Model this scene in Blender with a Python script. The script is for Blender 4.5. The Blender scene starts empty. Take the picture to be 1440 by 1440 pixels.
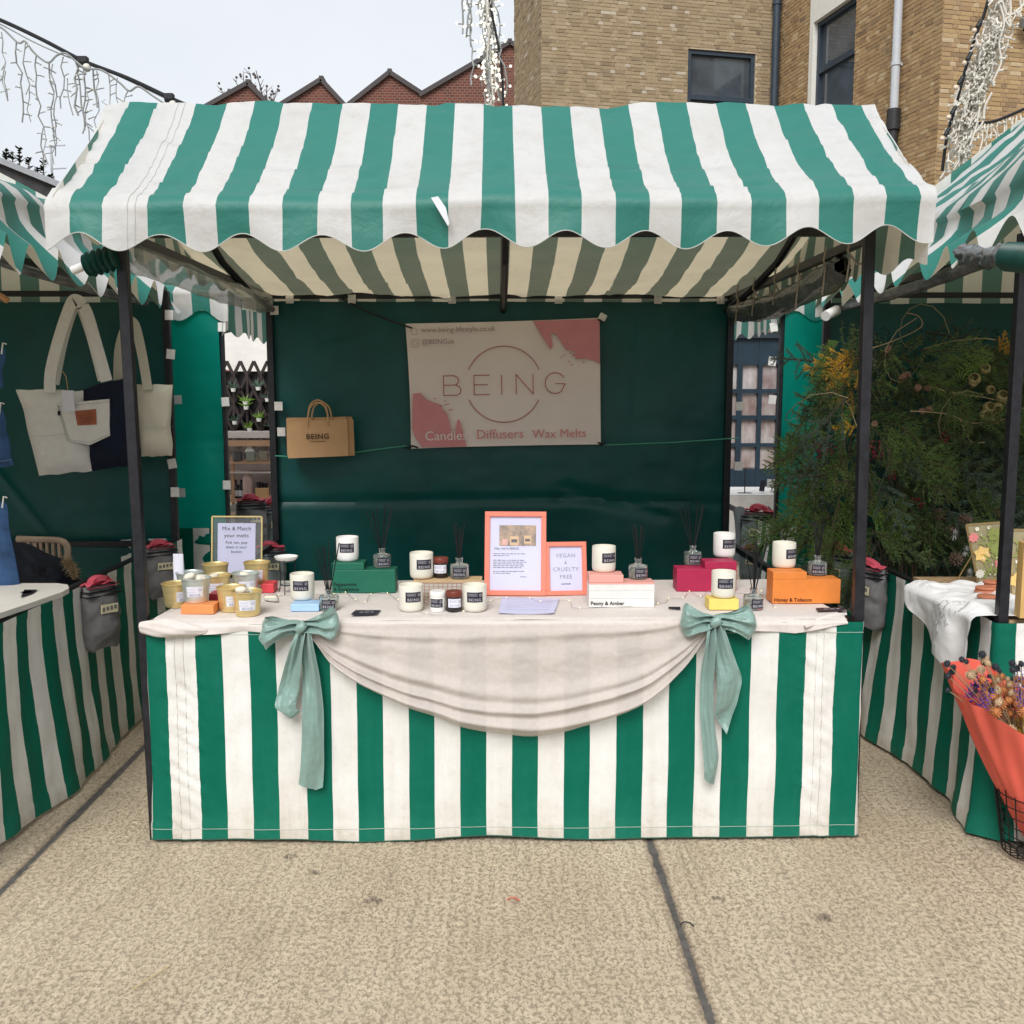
import bpy, math, random
from mathutils import Vector, Matrix, noise
PI = math.pi
R = math.radians
sc = bpy.context.scene
C = sc.collection

# ------------------------------------------------------------------ camera
CAM = Vector((0, -3.335, 1.54)); PITCH = R(6.9); YAW = math.atan(20/1410); FPX = 1410.0
cd = bpy.data.cameras.new('camera'); cam = bpy.data.objects.new('camera', cd); C.objects.link(cam)
cd.sensor_width = 36; cd.lens = FPX/1440*36; cd.clip_start = .05; cd.clip_end = 600
cam.location = CAM; cam.rotation_euler = (PI/2-PITCH, 0, -YAW)
sc.camera = cam
_m = cam.rotation_euler.to_matrix()
def ray(px, py): return _m @ Vector(((px-720)/FPX, (720-py)/FPX, -1))
def at_y(px, py, Y):
    d = ray(px, py); return CAM + d*((Y-CAM.y)/d.y)
def at_z(px, py, Z):
    d = ray(px, py); return CAM + d*((Z-CAM.z)/d.z)
def mpp(p):            # metres per photograph pixel at a point
    return -(_m.transposed() @ (Vector(p)-CAM)).z/FPX

# ------------------------------------------------------------------ world, sun, exposure
w = bpy.data.worlds.new('World'); sc.world = w; w.use_nodes = True
nt = w.node_tree; nt.nodes.clear()
SUN_EL, SUN_AZ = 43, 192          # azimuth clockwise from +Y
sky = nt.nodes.new('ShaderNodeTexSky'); sky.sky_type = 'NISHITA'; sky.sun_disc = False
sky.sun_elevation = R(SUN_EL); sky.sun_rotation = R(SUN_AZ)
tc = nt.nodes.new('ShaderNodeTexCoord')
mp = nt.nodes.new('ShaderNodeMapping'); mp.inputs['Scale'].default_value = (1, 1, 2.2)
nz = nt.nodes.new('ShaderNodeTexNoise'); nz.inputs['Scale'].default_value = 1.6; nz.inputs['Detail'].default_value = 5
rp = nt.nodes.new('ShaderNodeValToRGB')
rp.color_ramp.elements[0].position = .3; rp.color_ramp.elements[0].color = (5.3, 5.68, 6.05, 1)
rp.color_ramp.elements[1].position = .75; rp.color_ramp.elements[1].color = (6.4, 6.65, 6.9, 1)
mx = nt.nodes.new('ShaderNodeMix'); mx.data_type = 'RGBA'; mx.inputs[0].default_value = .93
bg = nt.nodes.new('ShaderNodeBackground'); bg.inputs['Strength'].default_value = .07
wo = nt.nodes.new('ShaderNodeOutputWorld')
L_ = nt.links.new
L_(tc.outputs['Generated'], mp.inputs[0]); L_(mp.outputs[0], nz.inputs['Vector']); L_(nz.outputs[0], rp.inputs[0])
L_(sky.outputs[0], mx.inputs[6]); L_(rp.outputs[0], mx.inputs[7]); L_(mx.outputs[2], bg.inputs[0]); L_(bg.outputs[0], wo.inputs[0])
sd = bpy.data.lights.new('sun', 'SUN'); sd.energy = 1.5; sd.angle = R(32); sd.color = (1, .98, .95)
so = bpy.data.objects.new('sun', sd); C.objects.link(so)
so.rotation_euler = (R(90-SUN_EL), 0, R(180-SUN_AZ)+PI*0)
_dir = Vector((math.sin(R(SUN_AZ))*math.cos(R(SUN_EL)), math.cos(R(SUN_AZ))*math.cos(R(SUN_EL)), math.sin(R(SUN_EL))))
so.rotation_euler = _dir.to_track_quat('Z', 'Y').to_euler(); so.location = (0, 0, 12)
sc.view_settings.view_transform = 'Standard'; sc.view_settings.look = 'None'
sc.view_settings.exposure = 1.05; sc.view_settings.gamma = 1; sc.view_settings.use_curve_mapping = False
sc.cycles.max_bounces = 8; sc.cycles.diffuse_bounces = 6; sc.cycles.transparent_max_bounces = 12

# ------------------------------------------------------------------ mesh builder
class MB:
    def __init__(s): s.v = []; s.f = []; s.m = []; s.uv = []
    def quadgrid(s, fn, nu, nv, uv=None, m=0, closed_u=False, flip=False):
        b = len(s.v); w_ = nu if closed_u else nu+1
        for j in range(nv+1):
            for i in range(w_):
                s.v.append(tuple(fn(i/nu, j/nv)))
        for j in range(nv):
            for i in range(nu):
                a = b+j*w_+i; c = b+j*w_+(i+1) % w_ if closed_u else a+1
                q = (a, c, c+w_, a+w_)
                u4 = [(i/nu, j/nv), ((i+1)/nu, j/nv), ((i+1)/nu, (j+1)/nv), (i/nu, (j+1)/nv)]
                if uv: u4 = [uv(*t) for t in u4]
                if flip: q = q[::-1]; u4 = u4[::-1]
                s.f.append(q); s.m.append(m); s.uv.append(u4)
        return s
    def poly(s, pts, m=0, uv=None):
        b = len(s.v); s.v += [tuple(p) for p in pts]; s.f.append(tuple(range(b, b+len(pts)))); s.m.append(m)
        s.uv.append(uv or [(0, 0)]*len(pts)); return s
    def box(s, c, size, rot=None, m=0, skip=()):
        x, y, z = [k/2 for k in size]; b = len(s.v); c = Vector(c)
        for p in ((-x,-y,-z),(x,-y,-z),(x,y,-z),(-x,y,-z),(-x,-y,z),(x,-y,z),(x,y,z),(-x,y,z)):
            p = Vector(p)
            if rot: p = rot @ p
            s.v.append(tuple(c+p))
        for k, q in enumerate(((0,1,5,4),(1,2,6,5),(2,3,7,6),(3,0,4,7),(4,5,6,7),(3,2,1,0))):
            if k in skip: continue
            s.f.append(tuple(b+i for i in q)); s.m.append(m); s.uv.append([(0,0),(1,0),(1,1),(0,1)])
        return s
    def bar(s, p0, p1, w_, h=None, m=0):            # square tube between two points
        p0, p1 = Vector(p0), Vector(p1); d = p1-p0
        q = d.to_track_quat('Z', 'Y').to_matrix()
        return s.box((p0+p1)/2, (w_, h or w_, d.length), q, m)
    def tube(s, pts, r, n=6, m=0, caps=True):
        pts = [Vector(p) for p in pts]; b = len(s.v); N = len(pts)
        up = Vector((0.13, .31, .94)); nrm = None
        for i, p in enumerate(pts):
            t = (pts[min(i+1, N-1)]-pts[max(i-1, 0)])
            t = t.normalized() if t.length > 1e-9 else Vector((0, 0, 1))
            if nrm is None:
                nrm = t.cross(up)
                if nrm.length < 1e-3: nrm = t.cross(Vector((1, 0, 0)))
            else: nrm = nrm - t*nrm.dot(t)
            nrm.normalize(); bi = t.cross(nrm)
            rr = r[i] if isinstance(r, (list, tuple)) else r
            for k in range(n):
                a = 2*PI*k/n; s.v.append(tuple(p+(nrm*math.cos(a)+bi*math.sin(a))*rr))
        for i in range(N-1):
            for k in range(n):
                a = b+i*n+k; c = b+i*n+(k+1) % n
                s.f.append((a, c, c+n, a+n)); s.m.append(m); s.uv.append([(0,0)]*4)
        if caps:
            s.f.append(tuple(b+k for k in range(n))[::-1]); s.m.append(m); s.uv.append([(0,0)]*n)
            s.f.append(tuple(b+(N-1)*n+k for k in range(n))); s.m.append(m); s.uv.append([(0,0)]*n)
        return s
    def lathe(s, prof, n=28, c=(0, 0, 0), m=0, sx=1, sy=1):
        b = len(s.v); N = len(prof)
        for r_, z in prof:
            for k in range(n):
                a = 2*PI*k/n; s.v.append((c[0]+r_*sx*math.cos(a), c[1]+r_*sy*math.sin(a), c[2]+z))
        for i in range(N-1):
            for k in range(n):
                a = b+i*n+k; q = b+i*n+(k+1) % n
                s.f.append((a, q, q+n, a+n)); s.m.append(m); s.uv.append([(0,0)]*4)
        if prof[0][0] > 1e-6: s.f.append(tuple(b+k for k in range(n))[::-1]); s.m.append(m); s.uv.append([(0,0)]*n)
        if prof[-1][0] > 1e-6: s.f.append(tuple(b+(N-1)*n+k for k in range(n))); s.m.append(m); s.uv.append([(0,0)]*n)
        return s
    def ball(s, c, r, nu=10, nv=6, sc_=(1, 1, 1), m=0):
        c = Vector(c)
        return s.quadgrid(lambda u, v: c+Vector((sc_[0]*r*math.sin(PI*v)*math.cos(2*PI*u), sc_[1]*r*math.sin(PI*v)*math.sin(2*PI*u), -sc_[2]*r*math.cos(PI*v))), nu, nv, m=m, closed_u=True)
    def prism(s, outline, y0, y1, m=0):              # outline in x,z extruded along y
        n = len(outline)
        s.poly([(x, y0, z) for x, z in outline], m); s.poly([(x, y1, z) for x, z in outline][::-1], m)
        for i in range(n):
            (x0, z0), (x1, z1) = outline[i], outline[(i+1) % n]
            s.poly([(x0, y0, z0), (x0, y1, z0), (x1, y1, z1), (x1, y0, z1)], m)
        return s
    def mesh(s, name, mats, smooth=False, angle=40):
        me = bpy.data.meshes.new(name); me.from_pydata(s.v, [], s.f)
        for m_ in (mats if isinstance(mats, (list, tuple)) else [mats]): me.materials.append(m_)
        me.polygons.foreach_set('material_index', s.m)
        ul = me.uv_layers.new(name='UVMap'); flat = []
        for q in s.uv:
            for t in q: flat += t
        ul.data.foreach_set('uv', flat)
        if smooth:
            me.polygons.foreach_set('use_smooth', [True]*len(s.f)); me.set_sharp_from_angle(angle=R(angle))
        me.update(); return me
    def build(s, name, mats, parent=None, smooth=False, angle=40, bevel=0):
        o = bpy.data.objects.new(name, s.mesh(name, mats, smooth, angle)); C.objects.link(o)
        if parent: o.parent = parent
        if bevel:
            b = o.modifiers.new('bevel', 'BEVEL'); b.width = bevel; b.segments = 2; b.limit_method = 'ANGLE'; b.angle_limit = R(40)
        return o
def tag(o, label=None, cat=None, group=None, kind=None):
    if label: o['label'] = label
    if cat: o['category'] = cat
    if group: o['group'] = group
    if kind: o['kind'] = kind
    return o
def thing(name, label, cat, loc=(0, 0, 0), rotz=0, group=None):
    o = bpy.data.objects.new(name, None); C.objects.link(o); o.empty_display_size = .1
    o.location = loc; o.rotation_euler = (0, 0, rotz)
    return tag(o, label, cat, group)
def inst(name, me, parent, loc=(0, 0, 0), rot=(0, 0, 0), scl=1):
    o = bpy.data.objects.new(name, me); C.objects.link(o); o.parent = parent
    o.location = loc; o.rotation_euler = rot; o.scale = (scl,)*3 if not isinstance(scl, tuple) else scl
    return o
def dup(root, loc=None, rotz=None, label=None, group=None):
    def cp(o, par):
        c = o.copy(); C.objects.link(c)
        if par: c.parent = par
        for ch in o.children: cp(ch, c)
        return c
    r = cp(root, None)
    if loc is not None: r.location = loc
    if rotz is not None: r.rotation_euler = (0, 0, rotz)
    if label: r['label'] = label
    if group: r['group'] = group
    return r
def fbm(x, y, z=0, o=3): return noise.fractal(Vector((x, y, z)), 1.0, 2.0, o)
def nz1(x, y=0, z=0): return noise.noise(Vector((x, y, z)))
def lerp(a, b, t): return a+(b-a)*t
def clamp(t, a=0, b=1): return max(a, min(b, t))
def sstep(a, b, t):
    t = clamp((t-a)/(b-a)); return t*t*(3-2*t)
def interp(tab, x):
    if x <= tab[0][0]: return tab[0][1]
    for (a, b), (c, d) in zip(tab, tab[1:]):
        if x <= c: return lerp(b, d, (x-a)/(c-a))
    return tab[-1][1]
_txt = {}
def text_mesh(body, mat_, size=.02, align='CENTER', ext=.0003, spacing=1.0, bold=0):
    k = (body, mat_.name, size, align, ext, spacing, bold)
    if k in _txt: return _txt[k]
    cu = bpy.data.curves.new('lettering', 'FONT'); cu.body = body; cu.size = size; cu.align_x = align; cu.extrude = ext
    cu.space_character = spacing; cu.resolution_u = 3; cu.offset = bold
    o = bpy.data.objects.new('lettering', cu); C.objects.link(o)
    dg = bpy.context.evaluated_depsgraph_get()
    me = bpy.data.meshes.new_from_object(o.evaluated_get(dg))
    bpy.data.objects.remove(o); me.name = 'lettering'; me.materials.clear(); me.materials.append(mat_)
    _txt[k] = me; return me
FACE = (PI/2, 0, 0)          # lettering that reads from -Y

# ------------------------------------------------------------------ materials
def N(nt_, kind, **kw):
    n = nt_.nodes.new('ShaderNode'+kind)
    for k, v in kw.items():
        if k in n.inputs: n.inputs[k].default_value = v
        else: setattr(n, k, v)
    return n
def mix(nt_, fac, a, b, blend='MIX'):
    n = nt_.nodes.new('ShaderNodeMix'); n.data_type = 'RGBA'; n.blend_type = blend
    for sock, v in ((0, fac), (6, a), (7, b)):
        if hasattr(v, 'is_output'): nt_.links.new(v, n.inputs[sock])
        else: n.inputs[sock].default_value = (*v, 1) if isinstance(v, tuple) and len(v) == 3 else v
    return n.outputs[2]
def M(name, col, rough=.6, metal=0, var=.12, vs=8, bump=0, bs=120, spec=.4, transl=0, stretch=(1, 1, 1), col2=None, trans=0, ior=1.45, sheen=0, emit=0, coat=0):
    m = bpy.data.materials.new(name); m.use_nodes = True; t = m.node_tree; b = t.nodes['Principled BSDF']; l = t.links.new
    b.inputs['Roughness'].default_value = rough; b.inputs['Metallic'].default_value = metal
    b.inputs['Specular IOR Level'].default_value = spec; b.inputs['Transmission Weight'].default_value = trans; b.inputs['IOR'].default_value = ior
    if sheen: b.inputs['Sheen Weight'].default_value = sheen
    if coat: b.inputs['Coat Weight'].default_value = coat
    tx = N(t, 'TexCoord'); mpn = N(t, 'Mapping', Scale=stretch); l(tx.outputs['Object'], mpn.inputs[0])
    n1 = N(t, 'TexNoise', Scale=vs, Detail=5.0, Roughness=.65); l(mpn.outputs[0], n1.inputs['Vector'])
    c2 = col2 or tuple(min(1, c*(1+var)) for c in col); c1 = col if col2 else tuple(c*(1-var) for c in col)
    ramp = N(t, 'MapRange'); ramp.inputs[1].default_value = .32; ramp.inputs[2].default_value = .68; l(n1.outputs[0], ramp.inputs[0])
    cc = mix(t, ramp.outputs[0], c1, c2); l(cc, b.inputs['Base Color'])
    if emit: l(cc, b.inputs['Emission Color']); b.inputs['Emission Strength'].default_value = emit
    if bump:
        n2 = N(t, 'TexNoise', Scale=bs, Detail=3.0); l(mpn.outputs[0], n2.inputs['Vector'])
        bp = N(t, 'Bump', Strength=bump, Distance=.01); l(n2.outputs[0], bp.inputs['Height']); l(bp.outputs[0], b.inputs['Normal'])
    if transl:
        tr = N(t, 'BsdfTranslucent'); l(cc, tr.inputs[0]); ms = N(t, 'MixShader', Fac=transl)
        out = t.nodes['Material Output']; l(b.outputs[0], ms.inputs[1]); l(tr.outputs[0], ms.inputs[2]); l(ms.outputs[0], out.inputs[0])
    return m
def stripe_mat(name, white, green, tw=None, tg=None, transl=0, rough=.45, grime=.25, spec=.5, wrinkle=.25, hem=0):
    m = bpy.data.materials.new(name); m.use_nodes = True; t = m.node_tree; b = t.nodes['Principled BSDF']; l = t.links.new
    b.inputs['Roughness'].default_value = rough; b.inputs['Specular IOR Level'].default_value = spec
    uv = N(t, 'UVMap', uv_map='UVMap'); sx = N(t, 'SeparateXYZ'); l(uv.outputs[0], sx.inputs[0])
    wob = N(t, 'TexNoise', Scale=6.0); l(uv.outputs[0], wob.inputs['Vector'])
    h = N(t, 'Math', operation='MULTIPLY_ADD'); h.inputs[1].default_value = .03; l(wob.outputs[0], h.inputs[0]); l(sx.outputs[0], h.inputs[2])
    hf = N(t, 'Math', operation='MULTIPLY'); hf.inputs[1].default_value = .5; l(h.outputs[0], hf.inputs[0])
    fr = N(t, 'Math', operation='FRACT'); l(hf.outputs[0], fr.inputs[0])
    gt = N(t, 'Math', operation='GREATER_THAN'); gt.inputs[1].default_value = .5; l(fr.outputs[0], gt.inputs[0])
    tx = N(t, 'TexCoord')
    g1 = N(t, 'TexNoise', Scale=3.5, Detail=7.0, Roughness=.72); l(tx.outputs['Object'], g1.inputs['Vector'])
    g2 = N(t, 'TexNoise', Scale=26.0, Detail=6.0, Roughness=.75); l(tx.outputs['Object'], g2.inputs['Vector'])
    mr = N(t, 'MapRange'); mr.inputs[1].default_value = .45; mr.inputs[2].default_value = .78; l(g1.outputs[0], mr.inputs[0])
    mr2 = N(t, 'MapRange'); mr2.inputs[1].default_value = .52; mr2.inputs[2].default_value = .8; l(g2.outputs[0], mr2.inputs[0])
    ad = N(t, 'Math', operation='ADD'); l(mr.outputs[0], ad.inputs[0]); l(mr2.outputs[0], ad.inputs[1])
    sc_ = N(t, 'Math', operation='MULTIPLY'); sc_.inputs[1].default_value = grime; sc_.use_clamp = True; l(ad.outputs[0], sc_.inputs[0])
    if hem:                                          # splashed dirt along the bottom edge and a few long runs
        sz = N(t, 'SeparateXYZ'); l(tx.outputs['Object'], sz.inputs[0]); hz = N(t, 'MapRange'); hz.inputs[1].default_value = .16; hz.inputs[2].default_value = 0; l(sz.outputs[2], hz.inputs[0])
        st = N(t, 'TexNoise', Scale=1.0, Detail=5.0, Roughness=.7); sm = N(t, 'Mapping', Scale=(16, 16, 1.6)); l(tx.outputs['Object'], sm.inputs[0]); l(sm.outputs[0], st.inputs['Vector'])
        s2 = N(t, 'MapRange'); s2.inputs[1].default_value = .42; s2.inputs[2].default_value = .7; s2.inputs[4].default_value = .9; l(st.outputs[0], s2.inputs[0])
        hm_ = N(t, 'Math', operation='MULTIPLY_ADD'); l(s2.outputs[0], hm_.inputs[0]); hm_.inputs[1].default_value = .3; l(sc_.outputs[0], hm_.inputs[2])
        hb = N(t, 'Math', operation='MULTIPLY'); l(hz.outputs[0], hb.inputs[0]); l(g2.outputs[0], hb.inputs[1])
        ha = N(t, 'Math', operation='ADD'); ha.use_clamp = True; l(hm_.outputs[0], ha.inputs[0]); l(hb.outputs[0], ha.inputs[1]); sc_ = ha
    base = mix(t, gt.outputs[0], white, green)
    dirty = mix(t, gt.outputs[0], tuple(c*k for c, k in zip(white, (.62, .56, .46))), tuple(c*1.25+.012 for c in green))
    col = mix(t, sc_.outputs[0], base, dirty); l(col, b.inputs['Base Color'])
    wv = N(t, 'TexNoise', Scale=900.0, Detail=2.0); l(tx.outputs['Object'], wv.inputs['Vector'])
    cr = N(t, 'TexNoise', Scale=9.0, Detail=6.0, Roughness=.6, Distortion=.35); l(tx.outputs['Object'], cr.inputs['Vector'])
    b1 = N(t, 'Bump', Strength=wrinkle, Distance=.02); l(cr.outputs[0], b1.inputs['Height'])
    b2 = N(t, 'Bump', Strength=.12, Distance=.001); l(wv.outputs[0], b2.inputs['Height']); l(b1.outputs[0], b2.inputs['Normal']); l(b2.outputs[0], b.inputs['Normal'])
    if transl:
        tcx = mix(t, gt.outputs[0], tw, tg); tcx = mix(t, sc_.outputs[0], tcx, mix(t, gt.outputs[0], tuple(c*.72 for c in tw), tuple(c*.8 for c in tg)))
        tr = N(t, 'BsdfTranslucent'); l(tcx, tr.inputs[0]); ms = N(t, 'MixShader', Fac=transl)
        out = t.nodes['Material Output']; l(b.outputs[0], ms.inputs[1]); l(tr.outputs[0], ms.inputs[2]); l(ms.outputs[0], out.inputs[0])
    return m
MT = {}
MT['roof'] = stripe_mat('striped_roof_canvas', (.79, .795, .8), (.022, .25, .205), (.84, .71, .47), (.21, .19, .13), .38, rough=.46, grime=.34, wrinkle=.38)
MT['skirt'] = stripe_mat('striped_skirt_canvas', (.75, .735, .705), (.0006, .118, .074), rough=.6, grime=.26, wrinkle=.2, spec=.14, hem=1)
MT['tarp'] = M('green_tarpaulin', (.001, .075, .07), .36, var=.2, vs=2.5, bump=.12, bs=14, spec=.4, transl=.04)  # shaded copy of the tarpaulin, the stall's inner shade put into its colour
MT['tarp_thin'] = M('thin_green_tarpaulin', (.003, .3, .235), .3, var=.12, vs=2.5, bump=.12, bs=14, spec=.5, transl=.5)  # lit copy of the same tarpaulin, daylight put into its paler colour
MT['black'] = M('black_painted_steel', (.012, .012, .016), .42, var=.5, vs=30, bump=.05, bs=60, spec=.5)
MT['tape'] = M('white_tape', (.75, .73, .7), .55, var=.1, vs=40)
MT['board'] = M('plywood_board', (.4, .27, .15), .6, var=.3, vs=14, stretch=(1, 8, 8))
MT['linen'] = M('blush_linen', (.68, .615, .575), .85, var=.05, vs=60, bump=.25, bs=900, spec=.15, sheen=.2)
MT['satin'] = M('sage_satin', (.2, .31, .275), .36, var=.1, vs=7, bump=.22, bs=45, spec=.5, sheen=.3)
MT['clear'] = M('clear_plastic', (.5, .52, .5), .16, var=.25, vs=9, trans=.3, ior=1.15, spec=.9)
MT['paper'] = M('white_paper', (.75, .75, .84), .7, var=.03, vs=10)
MT['ink'] = M('black_ink', (.012, .011, .02), .6, var=.1)
MT['white'] = M('white_plastic', (.78, .77, .74), .4, var=.05)

# ================================================================== GROUND
m_con = M('tamped_concrete', (.52, .42, .3), .92, var=.1, vs=2.2, bump=.5, bs=120, stretch=(1.6, .8, 1), spec=.15, col2=(.61, .51, .375))
def concrete_detail(m):
    t = m.node_tree; b = t.nodes['Principled BSDF']; l = t.links.new
    old = b.inputs['Base Color'].links[0].from_socket
    tx = N(t, 'TexCoord'); mpn = N(t, 'Mapping', Scale=(92, 58, 1)); l(tx.outputs['Object'], mpn.inputs[0])
    n = N(t, 'TexNoise', Scale=1.0, Detail=6.0, Roughness=.78); l(mpn.outputs[0], n.inputs['Vector'])
    mr = N(t, 'MapRange'); rib = N(t, 'TexWave', wave_type='BANDS', bands_direction='X', Scale=8.0, Distortion=3.0); rib.inputs['Detail'].default_value = 2; l(tx.outputs['Object'], rib.inputs['Vector'])
    rs = N(t, 'Math', operation='MULTIPLY_ADD'); rs.inputs[1].default_value = .025; l(rib.outputs['Fac'], rs.inputs[0]); l(n.outputs[0], rs.inputs[2])
    mr.inputs[1].default_value = .525; mr.inputs[2].default_value = .63; l(rs.outputs[0], mr.inputs[0])
    n2 = N(t, 'TexNoise', Scale=1.3, Detail=6.0, Roughness=.6, Distortion=.6); l(tx.outputs['Object'], n2.inputs['Vector'])
    mr2 = N(t, 'MapRange'); mr2.inputs[1].default_value = .5; mr2.inputs[2].default_value = .75; mr2.inputs[4].default_value = .55; l(n2.outputs[0], mr2.inputs[0])
    ad = N(t, 'Math', operation='MULTIPLY'); ad.inputs[1].default_value = .72; l(mr.outputs[0], ad.inputs[0])
    lg = N(t, 'TexNoise', Scale=.9, Detail=4.0); l(tx.outputs['Object'], lg.inputs['Vector']); lm = N(t, 'MapRange'); lm.inputs[1].default_value = .3; lm.inputs[2].default_value = .7; lm.inputs[3].default_value = .25; l(lg.outputs[0], lm.inputs[0])
    am = N(t, 'Math', operation='MULTIPLY'); l(ad.outputs[0], am.inputs[0]); l(lm.outputs[0], am.inputs[1])
    st = N(t, 'TexNoise', Scale=1.0, Detail=3.0); mp2 = N(t, 'Mapping', Scale=(34, 2.2, 1)); l(tx.outputs['Object'], mp2.inputs[0]); l(mp2.outputs[0], st.inputs['Vector']); sm = N(t, 'MapRange'); sm.inputs[1].default_value = .56; sm.inputs[2].default_value = .72; sm.inputs[4].default_value = .4; l(st.outputs[0], sm.inputs[0])
    bo = b.inputs['Normal'].links[0].from_node; bh = N(t, 'Bump', Strength=.6, Distance=.006, invert=True); l(mr.outputs[0], bh.inputs['Height']); l(bo.outputs[0], bh.inputs['Normal']); l(bh.outputs[0], b.inputs['Normal'])
    c = mix(t, am.outputs[0], old, (.22, .155, .095)); c = mix(t, sm.outputs[0], c, (.33, .265, .2)); c = mix(t, mr2.outputs[0], c, (.46, .36, .245)); pt = N(t, 'Attribute', attribute_name='pit'); c = mix(t, pt.outputs['Fac'], c, (.2, .15, .11)); l(c, b.inputs['Base Color'])  # pit colours are painted shade for the relief, beside streaks and stains
concrete_detail(m_con)
m_fill = M('joint_filler', (.1, .092, .085), .9, var=.3, vs=20, bump=.4, bs=90)
ground = MB().poly([(-400, -400, -.03), (400, -400, -.03), (400, 400, -.03), (-400, 400, -.03)]).build('ground', M('yard_ground', (.2, .17, .13), .95, var=.2, vs=.6, bump=.3, bs=40))
tag(ground, kind='structure')
def gz(x, y):                                     # tamped ridges running away from the viewer, broken into pits
    a = noise.noise(Vector((x*30, y*14, 0))); b = noise.noise(Vector((x*62+9, y*44, 3)))
    q = noise.noise(Vector((x*1.1, y*.9, 7)))
    c = noise.noise(Vector((x*130, y*75, 5)))
    r_ = 1-abs(noise.noise(Vector((x*40, y*36, 11))))*2.6; h = .002*a+.0022*b+.0014*c-.0034*max(0, r_-.35)+.0009*math.cos(x*170+3*noise.noise(Vector((x*3, y*5, 1))))-.0035*max(0, b+.35*a-.3)*1.6
    return h*(.8+.7*q)+.002*q
xs = [-7.7, -5.64, -3.6, -1.547, .523, 2.6, 4.68, 6.7]
for i in range(7):
    x0, x1 = xs[i]+(.003 if i == 3 else .003), xs[i+1]-(.003 if i == 2 else .003)
    for (y0, y1, n) in ((-2.2, .15, .0065 if i in (2, 3, 4) else .2), (.15, 3.2, .014 if i in (2, 3, 4) else .3), (3.2, 7.5, .25)):
        if n < .1 and i in (2, 4): x0_, x1_ = (max(x0, -2.1), x1) if i == 2 else (x0, min(x1, 2.35))
        else: x0_, x1_ = x0, x1
        if y0 < 0 and n < .1: y0_ = -1.4
        else: y0_ = y0
        nu, nv = max(1, int((x1_-x0_)/n)), max(1, int((y1-y0_)/n))
        def edge(x): return .006*sstep(.03, 0, min(x-x0, x1-x))
        mb = MB()
        wob = lambda x, y: (.006*nz1(x0*7, y*6) if x-x0 < .004 else 0)+(.006*nz1(x1*5, y*7) if x1-x < .004 else 0)
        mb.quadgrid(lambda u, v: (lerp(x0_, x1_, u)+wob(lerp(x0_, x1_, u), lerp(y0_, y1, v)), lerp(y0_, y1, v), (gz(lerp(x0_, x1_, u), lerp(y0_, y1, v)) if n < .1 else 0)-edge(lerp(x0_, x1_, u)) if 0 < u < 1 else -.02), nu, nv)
        if (x0_, x1_) != (x0, x1):
            a_, b_ = (x0, x0_) if i == 2 else (x1_, x1)
            mb.quadgrid(lambda u, v: (lerp(a_, b_, u), lerp(y0_, y1, v), 0), 2, 4)
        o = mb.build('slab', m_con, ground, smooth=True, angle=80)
        pa_ = o.data.attributes.new('pit', 'FLOAT', 'POINT'); pa_.data.foreach_set('value', [clamp((-v[2]-.0012)/.0055)*.8 for v in mb.v])  # low spots get a darker colour, painted shade for the hollows
for xj in xs[1:-1]:
    MB().quadgrid(lambda u, v: (xj-.014+.028*u, lerp(-2.2, 7.5, v), -.007+.002*nz1(xj, v*60)), 1, 160).build('joint', m_fill, ground)
m_oil_ = M('dark_oil_stain', (.15, .12, .095), .85, var=.3, vs=60)
def _soft(m):
    t = m.node_tree; out = t.nodes['Material Output']; src = out.inputs[0].links[0].from_socket; tr = N(t, 'BsdfTransparent'); ms = N(t, 'MixShader'); tx = N(t, 'TexCoord'); n = N(t, 'TexNoise', Scale=110.0, Detail=5.0); t.links.new(tx.outputs['Object'], n.inputs['Vector']); r = N(t, 'MapRange'); r.inputs[1].default_value = .35; r.inputs[2].default_value = .6; t.links.new(n.outputs[0], r.inputs[0]); t.links.new(r.outputs[0], ms.inputs[0]); t.links.new(src, ms.inputs[1]); t.links.new(tr.outputs[0], ms.inputs[2]); t.links.new(ms.outputs[0], out.inputs[0])
_soft(m_oil_)
for k, (px, py, rx_, ry_) in enumerate(((524, 1266, .03, .022), (442, 1226, .018, .014), (408, 1204, .02, .02), (1160, 1290, .025, .022), (1010, 1262, .02, .014))):
    p = at_z(px, py, .0065); MB().poly([p+Vector((rx_*math.cos(a)*(1+.4*nz1(k*3, a)), ry_*math.sin(a)*(1+.4*nz1(k*5, a)), 0)) for a in [2*PI*j/18 for j in range(18)]]).build('stain', m_oil_, ground)
for (px, py, s_, col, nm, lab) in ((722, 1266, .045, (.5, .1, .06), 'litter_scrap', 'tiny curled red scrap lying on the concrete'),):
    p = at_z(px, py, .004)
    tag(MB().tube([p+Vector((-.02, 0, .003)), p+Vector((-.006, .006, .006)), p+Vector((.008, .004, .005)), p+Vector((.018, -.006, .002))], .0022, 5).build(nm, M('red_scrap', col, .5)), lab, 'litter')
pa, pb = at_z(186, 1392, .006), at_z(238, 1358, .006)
tag(MB().tube([pa, (pa+pb)/2+Vector((0, 0, .002)), pb], .0016, 5).build('straw', M('dry_straw', (.55, .42, .22), .6)), 'pale dry straw lying on the concrete in the foreground', 'litter')
pa = at_z(957, 1300, .006)
tag(MB().tube([pa, pa+Vector((.012, .008, .004)), pa+Vector((.028, .002, .004)), pa+Vector((.036, -.014, .002))], .0022, 5).build('twig', MT['black']), 'short dark curved twig beside the joint in the concrete', 'litter')

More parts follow.
